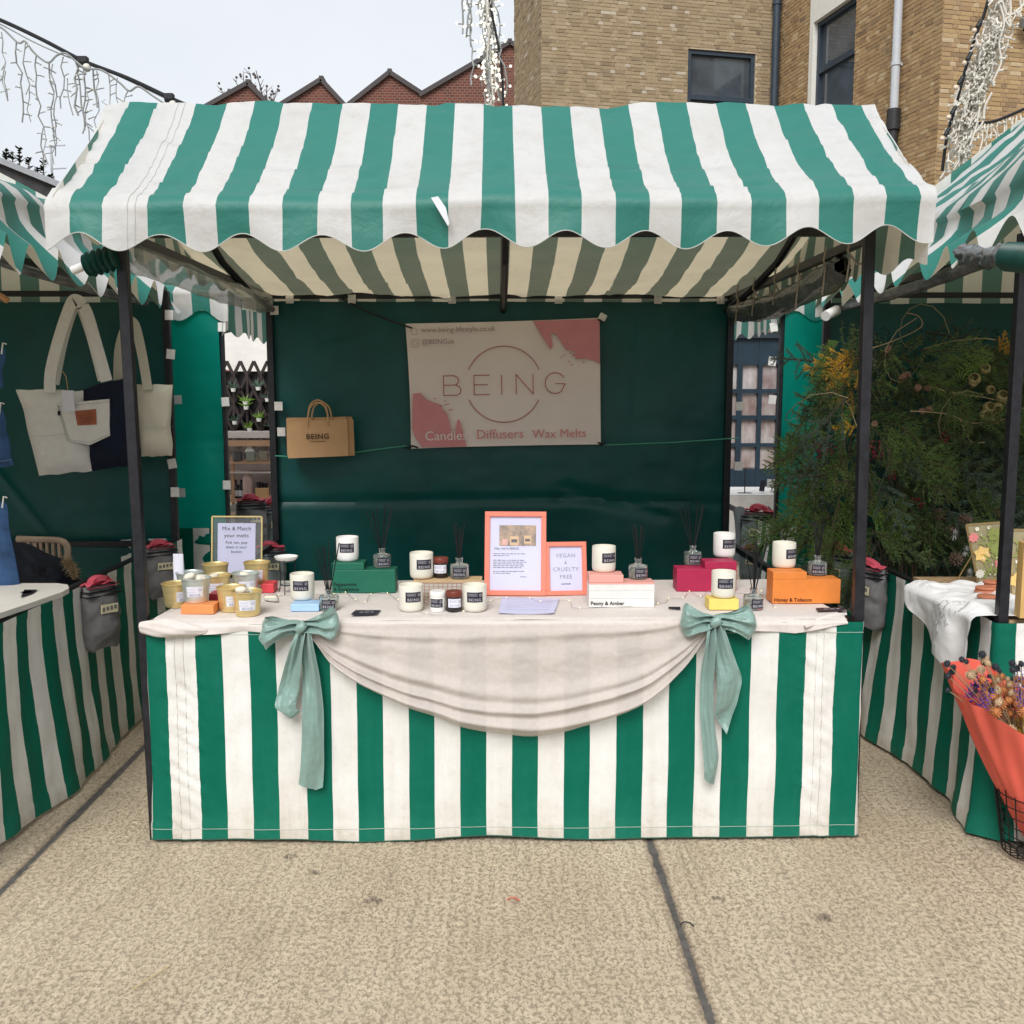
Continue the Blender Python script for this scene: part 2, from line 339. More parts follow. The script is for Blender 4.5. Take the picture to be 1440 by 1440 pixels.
# ================================================================== BUILDINGS BEHIND
def brick_mat(name, ramp, mortar=None):
    m = bpy.data.materials.new(name); m.use_nodes = True; t = m.node_tree; b = t.nodes['Principled BSDF']; l = t.links.new
    b.inputs['Roughness'].default_value = .9; b.inputs['Specular IOR Level'].default_value = .15
    at = N(t, 'Attribute', attribute_name='tone'); r = N(t, 'ValToRGB')
    e = r.color_ramp.elements
    while len(e) < len(ramp): e.new(.5)
    for k, (p, c) in enumerate(ramp): e[k].position = p; e[k].color = (*c, 1)
    l(at.outputs['Fac'], r.inputs[0])
    tx = N(t, 'TexCoord'); n = N(t, 'TexNoise', Scale=1.3, Detail=6.0, Roughness=.7); l(tx.outputs['Object'], n.inputs['Vector'])
    n2 = N(t, 'TexNoise', Scale=45.0, Detail=3.0); l(tx.outputs['Object'], n2.inputs['Vector'])
    mr = N(t, 'MapRange'); mr.inputs[1].default_value = .5; mr.inputs[2].default_value = .8; mr.inputs[4].default_value = .5; l(n.outputs[0], mr.inputs[0])
    c = mix(t, mr.outputs[0], r.outputs[0], (.3, .25, .2)); c = mix(t, .35, c, mix(t, n2.outputs[0], (.06, .045, .03), (.55, .44, .3)))
    l(c, b.inputs['Base Color'])
    bp = N(t, 'Bump', Strength=.4, Distance=.006); l(n2.outputs[0], bp.inputs['Height']); l(bp.outputs[0], b.inputs['Normal'])
    return m
m_brick = brick_mat('stock_brick', [(0, (.13, .075, .04)), (.2, (.27, .155, .07)), (.55, (.42, .255, .11)), (.85, (.52, .34, .155)), (1, (.6, .46, .28))])
m_brickg = brick_mat('weathered_brick', [(0, (.15, .1, .065)), (.25, (.24, .17, .1)), (.6, (.35, .255, .15)), (.9, (.43, .33, .21)), (1, (.56, .5, .41))])
m_mortar = M('lime_mortar', (.5, .41, .29), .95, var=.2, vs=6, bump=.3, bs=60)
m_bluegrey = M('blue_grey_window_frame', (.035, .05, .07), .45, var=.15)
m_glass = M('dark_window_glass', (.06, .075, .09), .04, var=.4, vs=1, spec=.9)
m_render = M('white_render', (.74, .72, .66), .85, var=.05)
def set_tone(me, tones):
    a = me.attributes.new('tone', 'FLOAT', 'FACE'); a.data.foreach_set('value', tones)
_bv = []
for k in range(8):
    me_ = MB().box((0, 0, 0), (.215, .05, .063), skip=(2,)).mesh('brick', m_brick); set_tone(me_, [k/7]*5); _bv.append(me_)
    me_ = MB().box((0, 0, 0), (.1025, .05, .063), skip=(2,)).mesh('brick', m_brick); set_tone(me_, [k/7]*5); _bv.append(me_)
rb = random.Random(4)
def brick_wall(parent, o, d, length, z0, z1, holes, mat_, singles=0, focus=None, base=0):
    o = Vector((*o, 0)); d = Vector((*d, 0)).normalized(); n = Vector((d.y, -d.x, 0)); rot = Matrix((d, -n, Vector((0, 0, 1)))).transposed()
    items = []; z = z0; row = 0
    while z < z1:
        u = -(row % 2)*.16375; k = row % 2
        while u < length:
            ln = .215 if k % 2 == 0 else .1025
            a, b_ = max(u, 0), min(u+ln, length); segs = [(a, b_)]
            for h0, h1, hz0, hz1 in holes:
                if hz0-.03 < z+.0325 < hz1+.03:
                    nx = []
                    for s0, s1 in segs:
                        if s1 <= h0 or s0 >= h1: nx.append((s0, s1))
                        else:
                            if s0 < h0: nx.append((s0, h0-.004))
                            if s1 > h1: nx.append((h1+.004, s1))
                    segs = nx
            for s0, s1 in segs:
                if s1-s0 > .025: items.append(((s0+s1)/2, s1-s0, z+.0325))
            u += ln+.01; k += 1
        z += .075; row += 1
    whole = [i for i in items if abs(i[1]-.215) < .001 or abs(i[1]-.1025) < .001]
    pick = set()
    if singles:
        whole.sort(key=lambda t: (t[0]-focus[0])**2+(t[2]-focus[1])**2); pick = set(whole[:singles])
    mb = MB(); tones = []
    for it in items:
        uc, ln, zc = it; tone = clamp(rb.gauss(.58, .2)); proud = rb.uniform(-.005, .006)
        p = o+d*uc+n*(-.025+.010+proud)+Vector((0, 0, zc))
        if it in pick:
            ob = inst('brick', _bv[int(tone*7.99)*2+(0 if ln > .2 else 1)], parent, p); ob.rotation_euler = rot.to_euler()
        else:
            mb.box(p, (ln-.002, .05, .063), rot, skip=(2,)); tones += [tone]*5
    ob = MB(); ob = mb.build('brickwork', mat_, parent); set_tone(ob.data, tones); tag(ob, kind='stuff')
    w_ = MB()                                     # the mortar bed behind, in strips round the holes
    def slab(u0, u1, a0, a1):
        if u1-u0 > .01 and a1-a0 > .01:
            w_.box(o+d*((u0+u1)/2)+n*(-.15)+Vector((0, 0, (a0+a1)/2)), (u1-u0, .3, a1-a0), rot)
    cur = 0
    for h0, h1, hz0, hz1 in sorted(holes):
        slab(cur, h0, base, z1); slab(h0, h1, base, hz0); slab(h0, h1, hz1, z1); cur = h1
    slab(cur, length, base, z1)
    w_.build('wall', m_mortar, parent)
    return o, d, n, rot
def on_plane(px, py, o, n):
    r_ = ray(px, py); return CAM + r_*((o-CAM).dot(n)/r_.dot(n))
bld = thing('brick_building', 'tall tan stock brick building rising behind the stalls on the right', 'building', (0, 0, 0))
PF = Vector((6.0, 20.0, 0)); dF = Vector((.978, .208, 0)); nF = Vector((dF.y, -dF.x, 0))
# facade facing the yard, with a sash window
def uz(px, py, o, d, n): p = on_plane(px, py, o, n); return (p-o).dot(d), p.z
oF = on_plane(762, 100, PF, nF); oF.z = 0
uA, zA = uz(968, 68, oF, dF, nF); uB, zB = uz(1063, 74, oF, dF, nF); _, zC = uz(1000, 137, oF, dF, nF); uP, _ = uz(1086, 100, oF, dF, nF)
lenF = uz(1094, 100, oF, dF, nF)[0]
zb0 = uz(900, 165, oF, dF, nF)[1]
hF = (uA, uB, zA-2.3, zA)
brick_wall(bld, oF.xy, dF.xy, lenF, zb0-2.2, 12.5, [hF], m_brickg)
# return wall on its left, running away
oL = oF+Vector((-dF.y, dF.x, 0))*2.6
brick_wall(bld, (oL.x, oL.y), (-nF.x*-1*-1, -nF.y*-1*-1) if False else (nF.x, nF.y), 2.6, zb0-2.2, 12.8, [], m_brickg)
# wall coming forward on the right, with a tall window set in white render
oS = oF+dF*lenF; dS = nF.copy(); nS = Vector((dS.y, -dS.x, 0))
uS0, _ = uz(1140, 60, oS, dS, nS); uS1, zs1 = uz(1146, 32, oS, dS, nS); uS2, _ = uz(1204, 30, oS, dS, nS); _, zs3 = uz(1148, 99, oS, dS, nS); lenS, zs4 = uz(1322, 120, oS, dS, nS)
zbS = uz(1300, 262, oS, dS, nS)[1]
hS = (uS0, uS2, zs1-3.2, zs1+1.6)
brick_wall(bld, oS.xy, dS.xy, lenS, zbS-1.8, 11, [hS], m_brick)
oR = oS+dS*lenS
uR, zR = uz(1385, 110, oR, dF, nF)
brick_wall(bld, oR.xy, dF.xy, 4.2, uz(1330, 270, oR, dF, nF)[1]-1.6, 9.5, [], m_brick, 300, (uR, zR))
def window(o, d, n, u0, u1, z0, z1, rails, depth=.09, fw=.09, name='window'):
    rot = Matrix((d, -n, Vector((0, 0, 1)))).transposed(); o = Vector((o.x, o.y, 0))
    f = MB(); P_ = lambda u, z, k: o+d*u-n*k+Vector((0, 0, z))
    for (a, b_, c, e) in ((u0, u0+fw, z0, z1), (u1-fw, u1, z0, z1), (u0+fw, u1-fw, z1-fw, z1), (u0+fw, u1-fw, z0, z0+fw)):
        f.box(P_((a+b_)/2, (c+e)/2, depth), (b_-a, .1, e-c), rot)
    for zr, th in rails: f.box(P_((u0+u1)/2, zr, depth), (u1-u0-2*fw, .085, th), rot)
    fo = f.build('window', m_bluegrey, bld)
    zs = [z0+fw]+[z for z, _ in rails]+[z1-fw]
    for a, b_ in zip(zs, zs[1:]):
        g = MB().box(P_((u0+u1)/2, (a+b_)/2, depth+.035), (u1-u0-2*fw+.004, .012, b_-a), rot).build('pane', m_glass, fo)
    return fo
window(oF, dF, nF, uA, uB, zA-2.3, zA, [(zC, .1)])
window(oS, dS, nS, uS1, uS2, zs1-3.2, zs1, [(zs3, .12)], depth=.12)
rotS = Matrix((dS, -nS, Vector((0, 0, 1)))).transposed()
MB().box(oS+dS*((uS0+uS1)/2)-nS*.02+Vector((0, 0, zs1-.8)), (uS1-uS0, .1, 4.8), rotS).box(oS+dS*((uS1+uS2)/2)-nS*.02+Vector((0, 0, zs1+.8)), (uS2-uS1, .1, 1.6), rotS).build('render_surround', m_render, bld)
def pipe(o, d, n, px, py, r_, mat_, z0, z1, br):
    u, _ = uz(px, py, o, d, n); p = Vector((o.x, o.y, 0))+d*u+n*(r_+.05)
    t = MB().tube([p+Vector((0, 0, z0)), p+Vector((0, 0, z1))], r_, 14).build('downpipe', mat_, bld, smooth=True)
    for z in br: MB().tube([p+Vector((0, 0, z-.03)), p+Vector((0, 0, z+.03))], r_*1.22, 14).box(p-n*(r_+.02)+Vector((0, 0, z)), (.05, .05, .05)).build('collar', mat_, t, smooth=True)
    return p
m_pipe = M('grey_plastic_pipe', (.5, .52, .55), .4, var=.05)
pipe(oF, dF, nF, 1086, 100, .085, m_bluegrey, 2, 12.4, [uz(1086, 8, oF, dF, nF)[1], 5])
uu, z_sp = uz(1268, 158, oS, dS, nS)
pp_ = pipe(oS, dS, nS, 1270, 60, .075, m_pipe, z_sp, 11, [uz(1270, 90, oS, dS, nS)[1]])
sp = MB().tube([pp_+Vector((0, 0, z_sp+.06)), pp_+Vector((0, 0, z_sp-.3))], .12, 14).tube([pp_+Vector((0, 0, z_sp-.3)), pp_+Vector((0, 0, 1))], .085, 12).build('spigot', M('dark_spigot', (.03, .03, .033), .5), bld, smooth=True)
zl = uz(1434, 38, oR, dF, nF)
lp = thing('wall_lamp', 'small grey floodlight on the brick wall at the upper right edge', 'lamp', oR+dF*zl[0]+nF*.1+Vector((0, 0, zl[1])))
MB().box((0, -.1, 0), (.2, .16, .16), Matrix.Rotation(.5, 3, 'X')).build('housing', M('lamp_housing', (.2, .21, .22), .4), lp, bevel=.02); MB().bar((0, 0, -.1), (0, -.1, 0), .03).build('bracket', MT['black'], lp)

# red brick gables far off
def redbrick():
    m = bpy.data.materials.new('red_brick'); m.use_nodes = True; t = m.node_tree; b = t.nodes['Principled BSDF']; l = t.links.new
    b.inputs['Roughness'].default_value = .9
    tx = N(t, 'TexCoord'); mpn = N(t, 'Mapping', Rotation=(PI/2, 0, 0)); l(tx.outputs['Object'], mpn.inputs[0])
    bt = N(t, 'TexBrick', Scale=1.0); bt.inputs['Brick Width'].default_value = .23; bt.inputs['Row Height'].default_value = .12; bt.inputs['Mortar Size'].default_value = .016
    bt.inputs['Color1'].default_value = (.17, .045, .028, 1); bt.inputs['Color2'].default_value = (.1, .032, .024, 1); bt.inputs['Mortar'].default_value = (.2, .13, .1, 1)
    l(mpn.outputs[0], bt.inputs['Vector']); l(bt.outputs[0], b.inputs['Base Color']); return m
m_red = redbrick(); m_slate = M('dark_verge', (.07, .06, .06), .7)
def gable(parent, pk, lo, hi, Y):
    pts = [at_y(*lo, Y), at_y(*pk, Y), at_y(*hi, Y)]; pts = [(p.x, p.z) for p in pts]
    g = MB().prism([(pts[0][0], 0), (pts[2][0], 0), pts[2], pts[1], pts[0]], Y, Y+9).build('gable', m_red, parent)
    v = MB()
    for (a, b_) in ((pts[0], pts[1]), (pts[1], pts[2])):
        v.bar((a[0], Y-.1, a[1]+.05), (b_[0], Y-.1, b_[1]+.05), .16, .2)
    v.build('verge', m_slate, g)
    MB().bar((pts[1][0], Y-.1, pts[1][1]+.12), (pts[1][0], Y+9, pts[1][1]+.12), .2).build('ridge', m_slate, g)
fac = thing('gabled_factory', 'row of small red brick gables showing above the awning ridge at the left', 'building', (0, 0, 0))
gable(fac, (349, 119), (276, 160), (386, 155), 46); gable(fac, (452, 114), (386, 155), (487, 152), 46); gable(fac, (548, 104), (487, 152), (594, 134), 46)
fac2 = thing('gabled_warehouse', 'larger red brick gable cut off by the tan brick building', 'building', (0, 0, 0))
gable(fac2, (717, 62), (590, 136), (800, 110), 45)

# leafless tree behind the gables, dark roof and sprouting plants behind the left stall
m_twig = M('bare_twig', (.1, .08, .07), .8)
tr = thing('bare_tree', 'thin leafless tree poking up between the first red brick gables', 'tree', at_y(365, 200, 50) * 1)
bt_ = MB(); rt = random.Random(8); base = Vector((0, 0, 0)); M_ = mpp(tr.location)
MB().tube([(0, 0, -tr.location.z), (0, 0, 0), (.1, 0, 1.4)], [.25, .12, .06], 7).build('trunk', m_twig, tr)
for tx_, ty_ in ((312, 128), (330, 112), (342, 105), (352, 103), (360, 99), (366, 120), (375, 122), (388, 128), (384, 140), (320, 125), (372, 140)):
    e = at_y(tx_, ty_, 50)-tr.location; mid = e*.55+Vector((rt.uniform(-.3, .3), 0, .2)); bt_.tube([(0, 0, .2), mid, e], [.05, .035, .02], 4)
    for k in range(5):
        q = mid.lerp(e, rt.uniform(.2, 1)); bt_.tube([q, q+Vector((rt.uniform(-.35, .35), 0, rt.uniform(.05, .4)))], [.02, .012], 4)
        if rt.random() < .7: bt_.ball(q+Vector((rt.uniform(-.3, .3), 0, rt.uniform(.1, .4))), .07, 5, 4)
bt_.build('branches', m_twig, tr)
shed = thing('dark_roofed_building', 'dark sloping slate roof just visible over the left awning', 'building', (0, 0, 0))
a_, b_ = at_y(-20, 216, 12), at_y(98, 268, 12)
MB().prism([(a_.x, 0), (b_.x, 0), (b_.x, b_.z), (a_.x, a_.z)], 12, 15).build('roof', M('dark_slate', (.05, .048, .05), .8, var=.3, vs=5), shed)
MB().prism([(a_.x-.05, a_.z-.04), (b_.x+.05, b_.z-.04), (b_.x+.05, b_.z+.05), (a_.x-.05, a_.z+.05)], 11.9, 12).build('gutter', M('grey_gutter', (.3, .31, .33), .5), shed)
m_leafd = M('dark_leaf', (.045, .06, .03), .6, var=.5)
rt = random.Random(3)
for k, (px, py, h_) in enumerate(((8, 222, 12), (17, 226, 15), (27, 231, 26), (40, 238, 20), (52, 247, 14), (61, 250, 30), (71, 257, 14))):
    p = at_y(px, py+4, 12.2); s_ = mpp(p); t = thing('rooftop_plant', ['short leafy weed at the far left end of the dark roof', 'second leafy weed from the left end of the dark roof', 'tall bushy weed, third from the left on the dark roof', 'leafy weed in the middle of the row on the dark roof', 'small weed just right of the middle of the dark roof', 'tallest weed, standing by the aerial on the dark roof', 'last small weed at the lower right end of the dark roof'][k], 'plant', p, group='weeds sprouting from the dark roof')
    MB().tube([(0, 0, -.1), (.02, 0, h_*s_)], [.015, .008], 4).build('stem', m_twig, t)
    lv = MB()
    for j in range(26):
        z = rt.uniform(.1, 1)*h_*s_; a = rt.uniform(0, 6.28); d = Vector((math.cos(a), math.sin(a), rt.uniform(0, .8)))*.07
        q = Vector((.01, 0, z)); sd_ = Vector((-d.y, d.x, 0))*.4; lv.poly([q, q+d*.5+sd_, q+d, q+d*.5-sd_])
    lv.build('leaves', m_leafd, t)
ae = thing('aerial', 'thin grey television aerial on a mast above the dark roof', 'aerial', at_y(74, 258, 12.3))
s_ = mpp(ae.location)
MB().tube([(0, 0, -.4), (0, 0, 52*s_)], .018, 6).build('mast', m_pipe, ae); MB().tube([(0, 0, 51*s_), (20*s_, 0, 52*s_)], .012, 5).tube([(2*s_, 0, 20*s_), (20*s_, 0, 21*s_)], .012, 5).build('boom', m_pipe, ae)

# blue panelled doors glimpsed through the right-hand gap
sf = thing('shop_front', 'dark blue glazed doors seen through the gap right of the banner', 'building', (0, 0, 0))
m_door = M('navy_door_paint', (.012, .028, .045), .45, var=.2); Yd = 8.0
dx0, dx1 = at_y(1066, 600, Yd).x-1.2, at_y(1066, 600, Yd).x+1.2
zt, zb_ = at_y(1066, 476, Yd).z, 0
cols = [(at_y(a, 600, Yd).x, at_y(b, 600, Yd).x) for a, b in ((1008, 1034), (1041, 1063), (1068.5, 1090), (1097, 1119))]
rows = [(at_y(1060, b, Yd).z, at_y(1060, a, Yd).z) for a, b in ((513, 547), (553, 584), (590, 623), (628, 659))]
f = MB(); xsr = [dx0]+[v for c in cols for v in c]+[dx1]; z_lo = rows[-1][0]
for i in range(0, len(xsr), 2): f.box(((xsr[i]+xsr[i+1])/2, Yd, (zt)/2), (xsr[i+1]-xsr[i], .1, zt))
for c in cols:
    zz = [0]+[v for r_ in rows[::-1] for v in r_]+[zt]
    for i in range(0, len(zz), 2): f.box(((c[0]+c[1])/2, Yd, (zz[i]+zz[i+1])/2), (c[1]-c[0], .09, zz[i+1]-zz[i]))
f.build('door', m_door, sf)
MB().box(((dx0+dx1)/2, Yd+.05, zt+.35), (dx1-dx0+3, .3, .7)).box((dx0-1, Yd+.05, zt/2), (2, .3, zt)).box((dx1+1, Yd+.05, zt/2), (2, .3, zt)).build('wall', M('dark_shop_wall', (.02, .03, .04), .6), sf)
m_refl = M('shop_glass', (.2, .13, .12), .05, var=.6, vs=2.3, spec=.9, stretch=(2, 1, 1), col2=(.5, .47, .46))
for c in cols:
    for r_ in rows: MB().box(((c[0]+c[1])/2, Yd+.01, (r_[0]+r_[1])/2), (c[1]-c[0], .012, r_[1]-r_[0])).build('pane', m_refl, sf)

# ================================================================== STALLS
def canopy_mesh(x0, x1, front, rear, val, su, seed, crease=None, amp=1.0, dx=.011, lift=None, bow=0, flare=0, front2=None):
    """front: (y, z) eave -> ridge; rear: (y, z) ridge -> back eave; val: depth of the scalloped valance"""
    L = x1-x0; nu = int(L/dx); rows = []
    for k in range(7): rows.append(('v', k/6))
    for k in range(1, 27): rows.append(('f', k/26))
    for k in range(1, 27): rows.append(('r', k/26))
    for k in range(1, 4): rows.append(('b', k/3))
    per = L/round(L/.245)
    def pos(u, row):
        x = lerp(x0, x1, u); kind, t = row; (ye, ze), (yr, zr) = front[0], front[-1]
        rib = abs(math.sin(PI*(x-x0-.12)/((L-.24)/2))) if L > 2.2 else .6
        ez = ze+.006*nz1(x*2.1, seed)-.012*rib; ey = ye+.012*nz1(x*1.7, seed+5)
        if lift: ez += lift(x)
        xo = x
        if kind == 'v':                          # valance, bottom first
            bot = val*(.8+.2*math.cos(2*PI*(x-x0)/per+PI*.2)+.07*nz1(x*3, seed+2))
            z = ez-.018-(bot)*(1-t); y = ey+.004+.014*(1-t)*math.sin(x*9+seed)+.01*nz1(x*7, seed+3, t)*(1-t)+bow*math.sin(PI*(1-t)**.8)*(1+.5*nz1(x*4, seed))-flare*(1-t)**1.4*(1+.35*nz1(x*5, seed+4))
            if t > .99: y = ey; z = ez-.012
            elif t > .8: z = ez-.03
            return (xo+.008*(1-t)*nz1(x*6, seed+9), y, z)
        if kind == 'f':
            t2 = t; y = lerp(ey, yr, t2); z = lerp(ez, zr, t2) if len(front) == 2 else interp(front, y)+(ez-ze)*(1-t)
            if front2: z = lerp(z, interp(front2, y)+(ez-ze)*(1-t), sstep(-.3, 1.1, x))
            z -= (.022+.02*rib)*math.sin(PI*t)*amp
            if t < .12: z += .006*math.sin(PI*t/.12)
            y_, s = y, t
        elif kind == 'r':
            y = lerp(rear[0][0], rear[-1][0], t); z = interp(rear, y)-.03*math.sin(PI*t)*(.3+.7*rib); s = 1+t
            if rear: z += .012*nz1(x*2.3, t*3, seed)
        else:
            y = rear[-1][0]+.006; z = rear[-1][1]-.07*t+.01*math.cos(2*PI*(x-x0)/per)*t; s = 2
            return (x, y, z)
        w_ = .013*fbm(x*2.2, s*3, seed)+.006*fbm(x*8+s*3, s*14, seed+1)
        if crease:
            for (c, h) in crease: w_ += h*math.exp(-((t-c-.012*nz1(x*3, seed))/.014)**2) if kind == 'f' else 0
        w_ += .012*abs(noise.noise(Vector((x*3.1+s*4, s*9-x*2, seed+4))))-.009*max(0, .12-abs(noise.noise(Vector((x*2.3-s*3, s*5+x*1.4, seed+6)))))*8
        z += w_*amp*min(1, t*8)
        if kind == 'f': z += .006*nz1(x*3.3, seed+8)*t
        eo = min(u, 1-u)*L
        if eo < .05: xo += (.012*nz1(s*6, seed+u*9))*(1-eo/.05)
        return (xo, y, z)
    mb = MB(); nv = len(rows)-1; mb.fn = lambda u, r: Vector(pos(u, r))
    mb.quadgrid(lambda u, v: pos(u, rows[round(v*nv)]), nu, nv, uv=lambda u, v: (su(lerp(x0, x1, u)), v))
    return mb
def gable_mesh(x, top, y0, y1, zlow, sfn, seed, skew=.0):
    n = int((y1-y0)/.012); per = (y1-y0)/round((y1-y0)/.245)
    def f(u, v):
        y = lerp(y0, y1, u); zt = interp(top, y)-.012
        zb_ = zlow-.035*(.5+.5*math.cos(2*PI*(y-y0)/per))+.01*nz1(y*3, seed)
        z = lerp(zb_, max(zt, zb_+.02), v)
        return (x+skew*(1-v)+.02*(1-v)*math.sin(y*8+seed)+.012*nz1(y*4, z*3, seed), y, z)
    return MB().quadgrid(f, n, 10, uv=lambda u, v: (sfn(lerp(y0, y1, u)), v))
def sheet_mesh(p0, p1, z0, z1, seed, fold=.012, creases=(), nrm=(0, 1, 0)):
    p0, p1, nrm = Vector(p0), Vector(p1), Vector(nrm); L = (p1-p0).length
    def f(u, v):
        p = p0.lerp(p1, u); z = lerp(z0, z1, v); a = u*L
        d = fold*(fbm(a*1.3, z*.8, seed)+.35*fbm(a*4, z*5, seed+2))
        for (ua, va, ub, vb, h, wd) in creases:           # ridge line between two points of the sheet
            ax, ay, bx, by = ua*L, lerp(z0, z1, va), ub*L, lerp(z0, z1, vb)
            dx, dy = bx-ax, by-ay; l2 = dx*dx+dy*dy; tt = clamp(((a-ax)*dx+(z-ay)*dy)/l2)
            dist = math.hypot(a-ax-dx*tt, z-ay-dy*tt); d += h*math.exp(-(dist/wd)**2)
        return (p+nrm*d)+Vector((0, 0, z+.006*nz1(a*4, seed)*(1 if v > .98 else 0)))
    return MB().quadgrid(f, max(8, int(L/.022)), max(8, int((z1-z0)/.022)))
def skirt_mesh(pts, z0, z1, sfn, seed, flare=.02, wave=.007, puckers=()):
    """pts: plan polyline (x, y); stripe coordinate from the running length"""
    P = [Vector((*p, 0)) for p in pts]; cum = [0]
    for a, b in zip(P, P[1:]): cum.append(cum[-1]+(b-a).length)
    L = cum[-1]
    def f(u, v):
        s = u*L; i = max(k for k in range(len(P)-1) if cum[k] <= s+1e-9); t = (s-cum[i])/(cum[i+1]-cum[i]); p = P[i].lerp(P[i+1], clamp(t)); d = (P[i+1]-P[i]).normalized(); n = Vector((d.y, -d.x, 0))
        z = lerp(z0, z1, v)
        o = wave*(math.sin(s*5.3+seed)*.8+fbm(s*2.6, z*1.2, seed)*1.3)*(1.1-v)+.0042*fbm(s*8, z*6, seed+1)+flare*(1-v)**2
        for (c, hw) in puckers:
            if abs(s-c) < hw: o += .0055*noise.noise(Vector((s*14, z*38+s*26, seed)))*(1-abs(s-c)/hw)**.4*2
        if v < .075: o += .0025
        if v > .955: o += .002
        sh = .006*nz1(z*4, seed, s*.5)*(1-v)
        return p+n*o+d*sh+Vector((0, 0, z+(.011*nz1(s*2.4, seed+7) if v < .01 else 0)))
    mb = MB().quadgrid(f, int(L/.011), 60, uv=lambda u, v: (sfn(u*L), v)); mb.fn = lambda s, v: Vector(f(s/L, v)); mb.L = L; return mb
def piecewise(tab):                # breakpoints -> stripe number
    def f(x):
        if x <= tab[0][0]: return tab[0][1]+(x-tab[0][0])/.095
        if x >= tab[-1][0]: return tab[-1][1]+(x-tab[-1][0])/.095
        return interp(tab, x)
    return f
def crumple_roll(p0, p1, r, seed, sagz=.02, n=60):
    p0, p1 = Vector(p0), Vector(p1); d = (p1-p0); q = d.to_track_quat('Z', 'Y').to_matrix()
    def f(u, v):
        a = 2*PI*u; rr = r*(1+.3*fbm(math.cos(a)*1.1+v*3, math.sin(a)*1.1, seed)+.3*abs(noise.noise(Vector((math.cos(a)*2.6+v*2, math.sin(a)*2.6, v*5+seed))))-.1*abs(math.cos(v*16+seed+a*.3)))
        if v < .02 or v > .98: rr *= .6
        return p0+d*v+q @ Vector((math.cos(a)*rr, math.sin(a)*rr, 0))-Vector((0, 0, sagz*math.sin(PI*v)))
    return MB().quadgrid(f, 30, n, closed_u=True)
def ribbed_roll(p0, p1, r, ribs=9):
    p0, p1 = Vector(p0), Vector(p1); d = p1-p0; mb = MB()
    q = d.to_track_quat('Z', 'Y').to_matrix(); prof = [(.001, 0)]
    for k in range(ribs*4+1): prof.append((r*(1+.16*math.sin(k*PI/2)), k/(ribs*4)*d.length))
    prof.append((.001, d.length)); b = len(mb.v); mb.lathe(prof, 18); mb.v = [tuple(p0+q @ Vector(v)) for v in mb.v]; return mb
m_ribbed = M('ribbed_green_hose', (.005, .05, .04), .35, var=.3)
m_weave = MT['tarp']
def poles(parent, items, w_=.034):
    for a, b in items:
        MB().bar(a, b, w_).build('pole', MT['black'], parent, bevel=.003)
def rails(parent, items, name='rail', w_=.03):
    for a, b in items: MB().bar(a, b, w_).build(name, MT['black'], parent)
def tabs(parent, spots, size=(.04, .012, .045)):
    for p in spots: MB().quadgrid(lambda u, v: (p[0]+(u-.5)*size[0], p[1]-.006-.01*math.sin(PI*v)-.004*nz1(p[0]*9, u*3), p[2]+(v-.5)*size[2]), 4, 5).box((p[0], p[1], p[2]), (size[0]*.9, size[1], size[2]*.7)).build('strap', MT['tape'], parent)

# ------------------------------------------------ the main stall
main = thing('market_stall', 'central market stall with green and white striped awning, scalloped valance and dressed counter', 'market stall', (0, 0, 0))
eb = [58, 97, 143, 207, 257, 303, 350, 397, 447, 493, 538, 585, 631, 678, 725, 772, 819, 867, 915, 960, 1010, 1058, 1107, 1153, 1202, 1248, 1297, 1322]
s_roof = piecewise([(at_y(px, 278, -.25).x, i) for i, px in enumerate(eb)])
X0, X1 = -1.347, 1.322
rear_main = [(.3, 2.525), (.42, 2.43), (.62, 2.3), (1.04, 2.16), (1.5, 2.085), (2.06, 2.025)]
front_main = [(-.25, 2.118), (.3, 2.528)]
MB_ = canopy_mesh(X0, X1, front_main, rear_main, .128, s_roof, 3.0, crease=[(.37, .014), (.13, .007)], lift=lambda x: .012*x)
MB_.build('canopy', MT['roof'], main, smooth=True, angle=75)
m_hem = M('grey_hem_thread', (.5, .5, .47), .8, var=.2)
MB().tube([MB_.fn(k/300, ('v', 0)) for k in range(301)], .0016, 5).build('hem', m_hem, main, smooth=True)
for px in (178, 189):
    u = (at_y(px, 278, -.25).x-X0)/(X1-X0)
    P_ = [MB_.fn(u, ('v', k/6)) for k in range(7)]+[MB_.fn(u, ('f', k/26)) for k in range(1, 27)]; MB().tube([p+Vector((0, -.0012, .0012)) for p in P_], .0009, 4).build('seam', M('seam_thread', (.56, .56, .54), .8) if 'seam_thread' not in bpy.data.materials else bpy.data.materials['seam_thread'], main)
m_torn = M('torn_canvas', (.74, .75, .78), .7)
for pts, Y in (([(606, 278), (616, 276), (627, 292), (632, 314), (630, 318), (618, 298)], -.272),):
    P_ = [at_y(x, y, Y) for x, y in pts]; mb = MB().poly(P_[::-1]); mb.poly([p+Vector((0, .004, 0)) for p in P_]); mb.build('torn_strip', m_torn, main)
prof_main = [front_main[0]]+[(.3, 2.53)]+rear_main[1:]
sg = lambda y: (y+.25)/.1
for x, sk in ((X0+.015, .02), (X1-.015, -.02)):
    gable_mesh(x, prof_main, -.235, 2.05, 2.045 if x < 0 else 1.955, sg, 2+x, sk).build('gable_flap', MT['roof'], main, smooth=True, angle=75)
FL, FR = -1.2, 1.222; BL, BR = -1.185, 1.225; YB = 2.0
poles(main, [((-1.187, 0, 0), (-1.213, 0, 2.06)), ((1.236, 0, 0), (1.211, 0, 2.06)), ((BL, YB, 0), (BL-.005, YB, 2.06)), ((BR, YB, 0), (BR, YB, 2.06))])
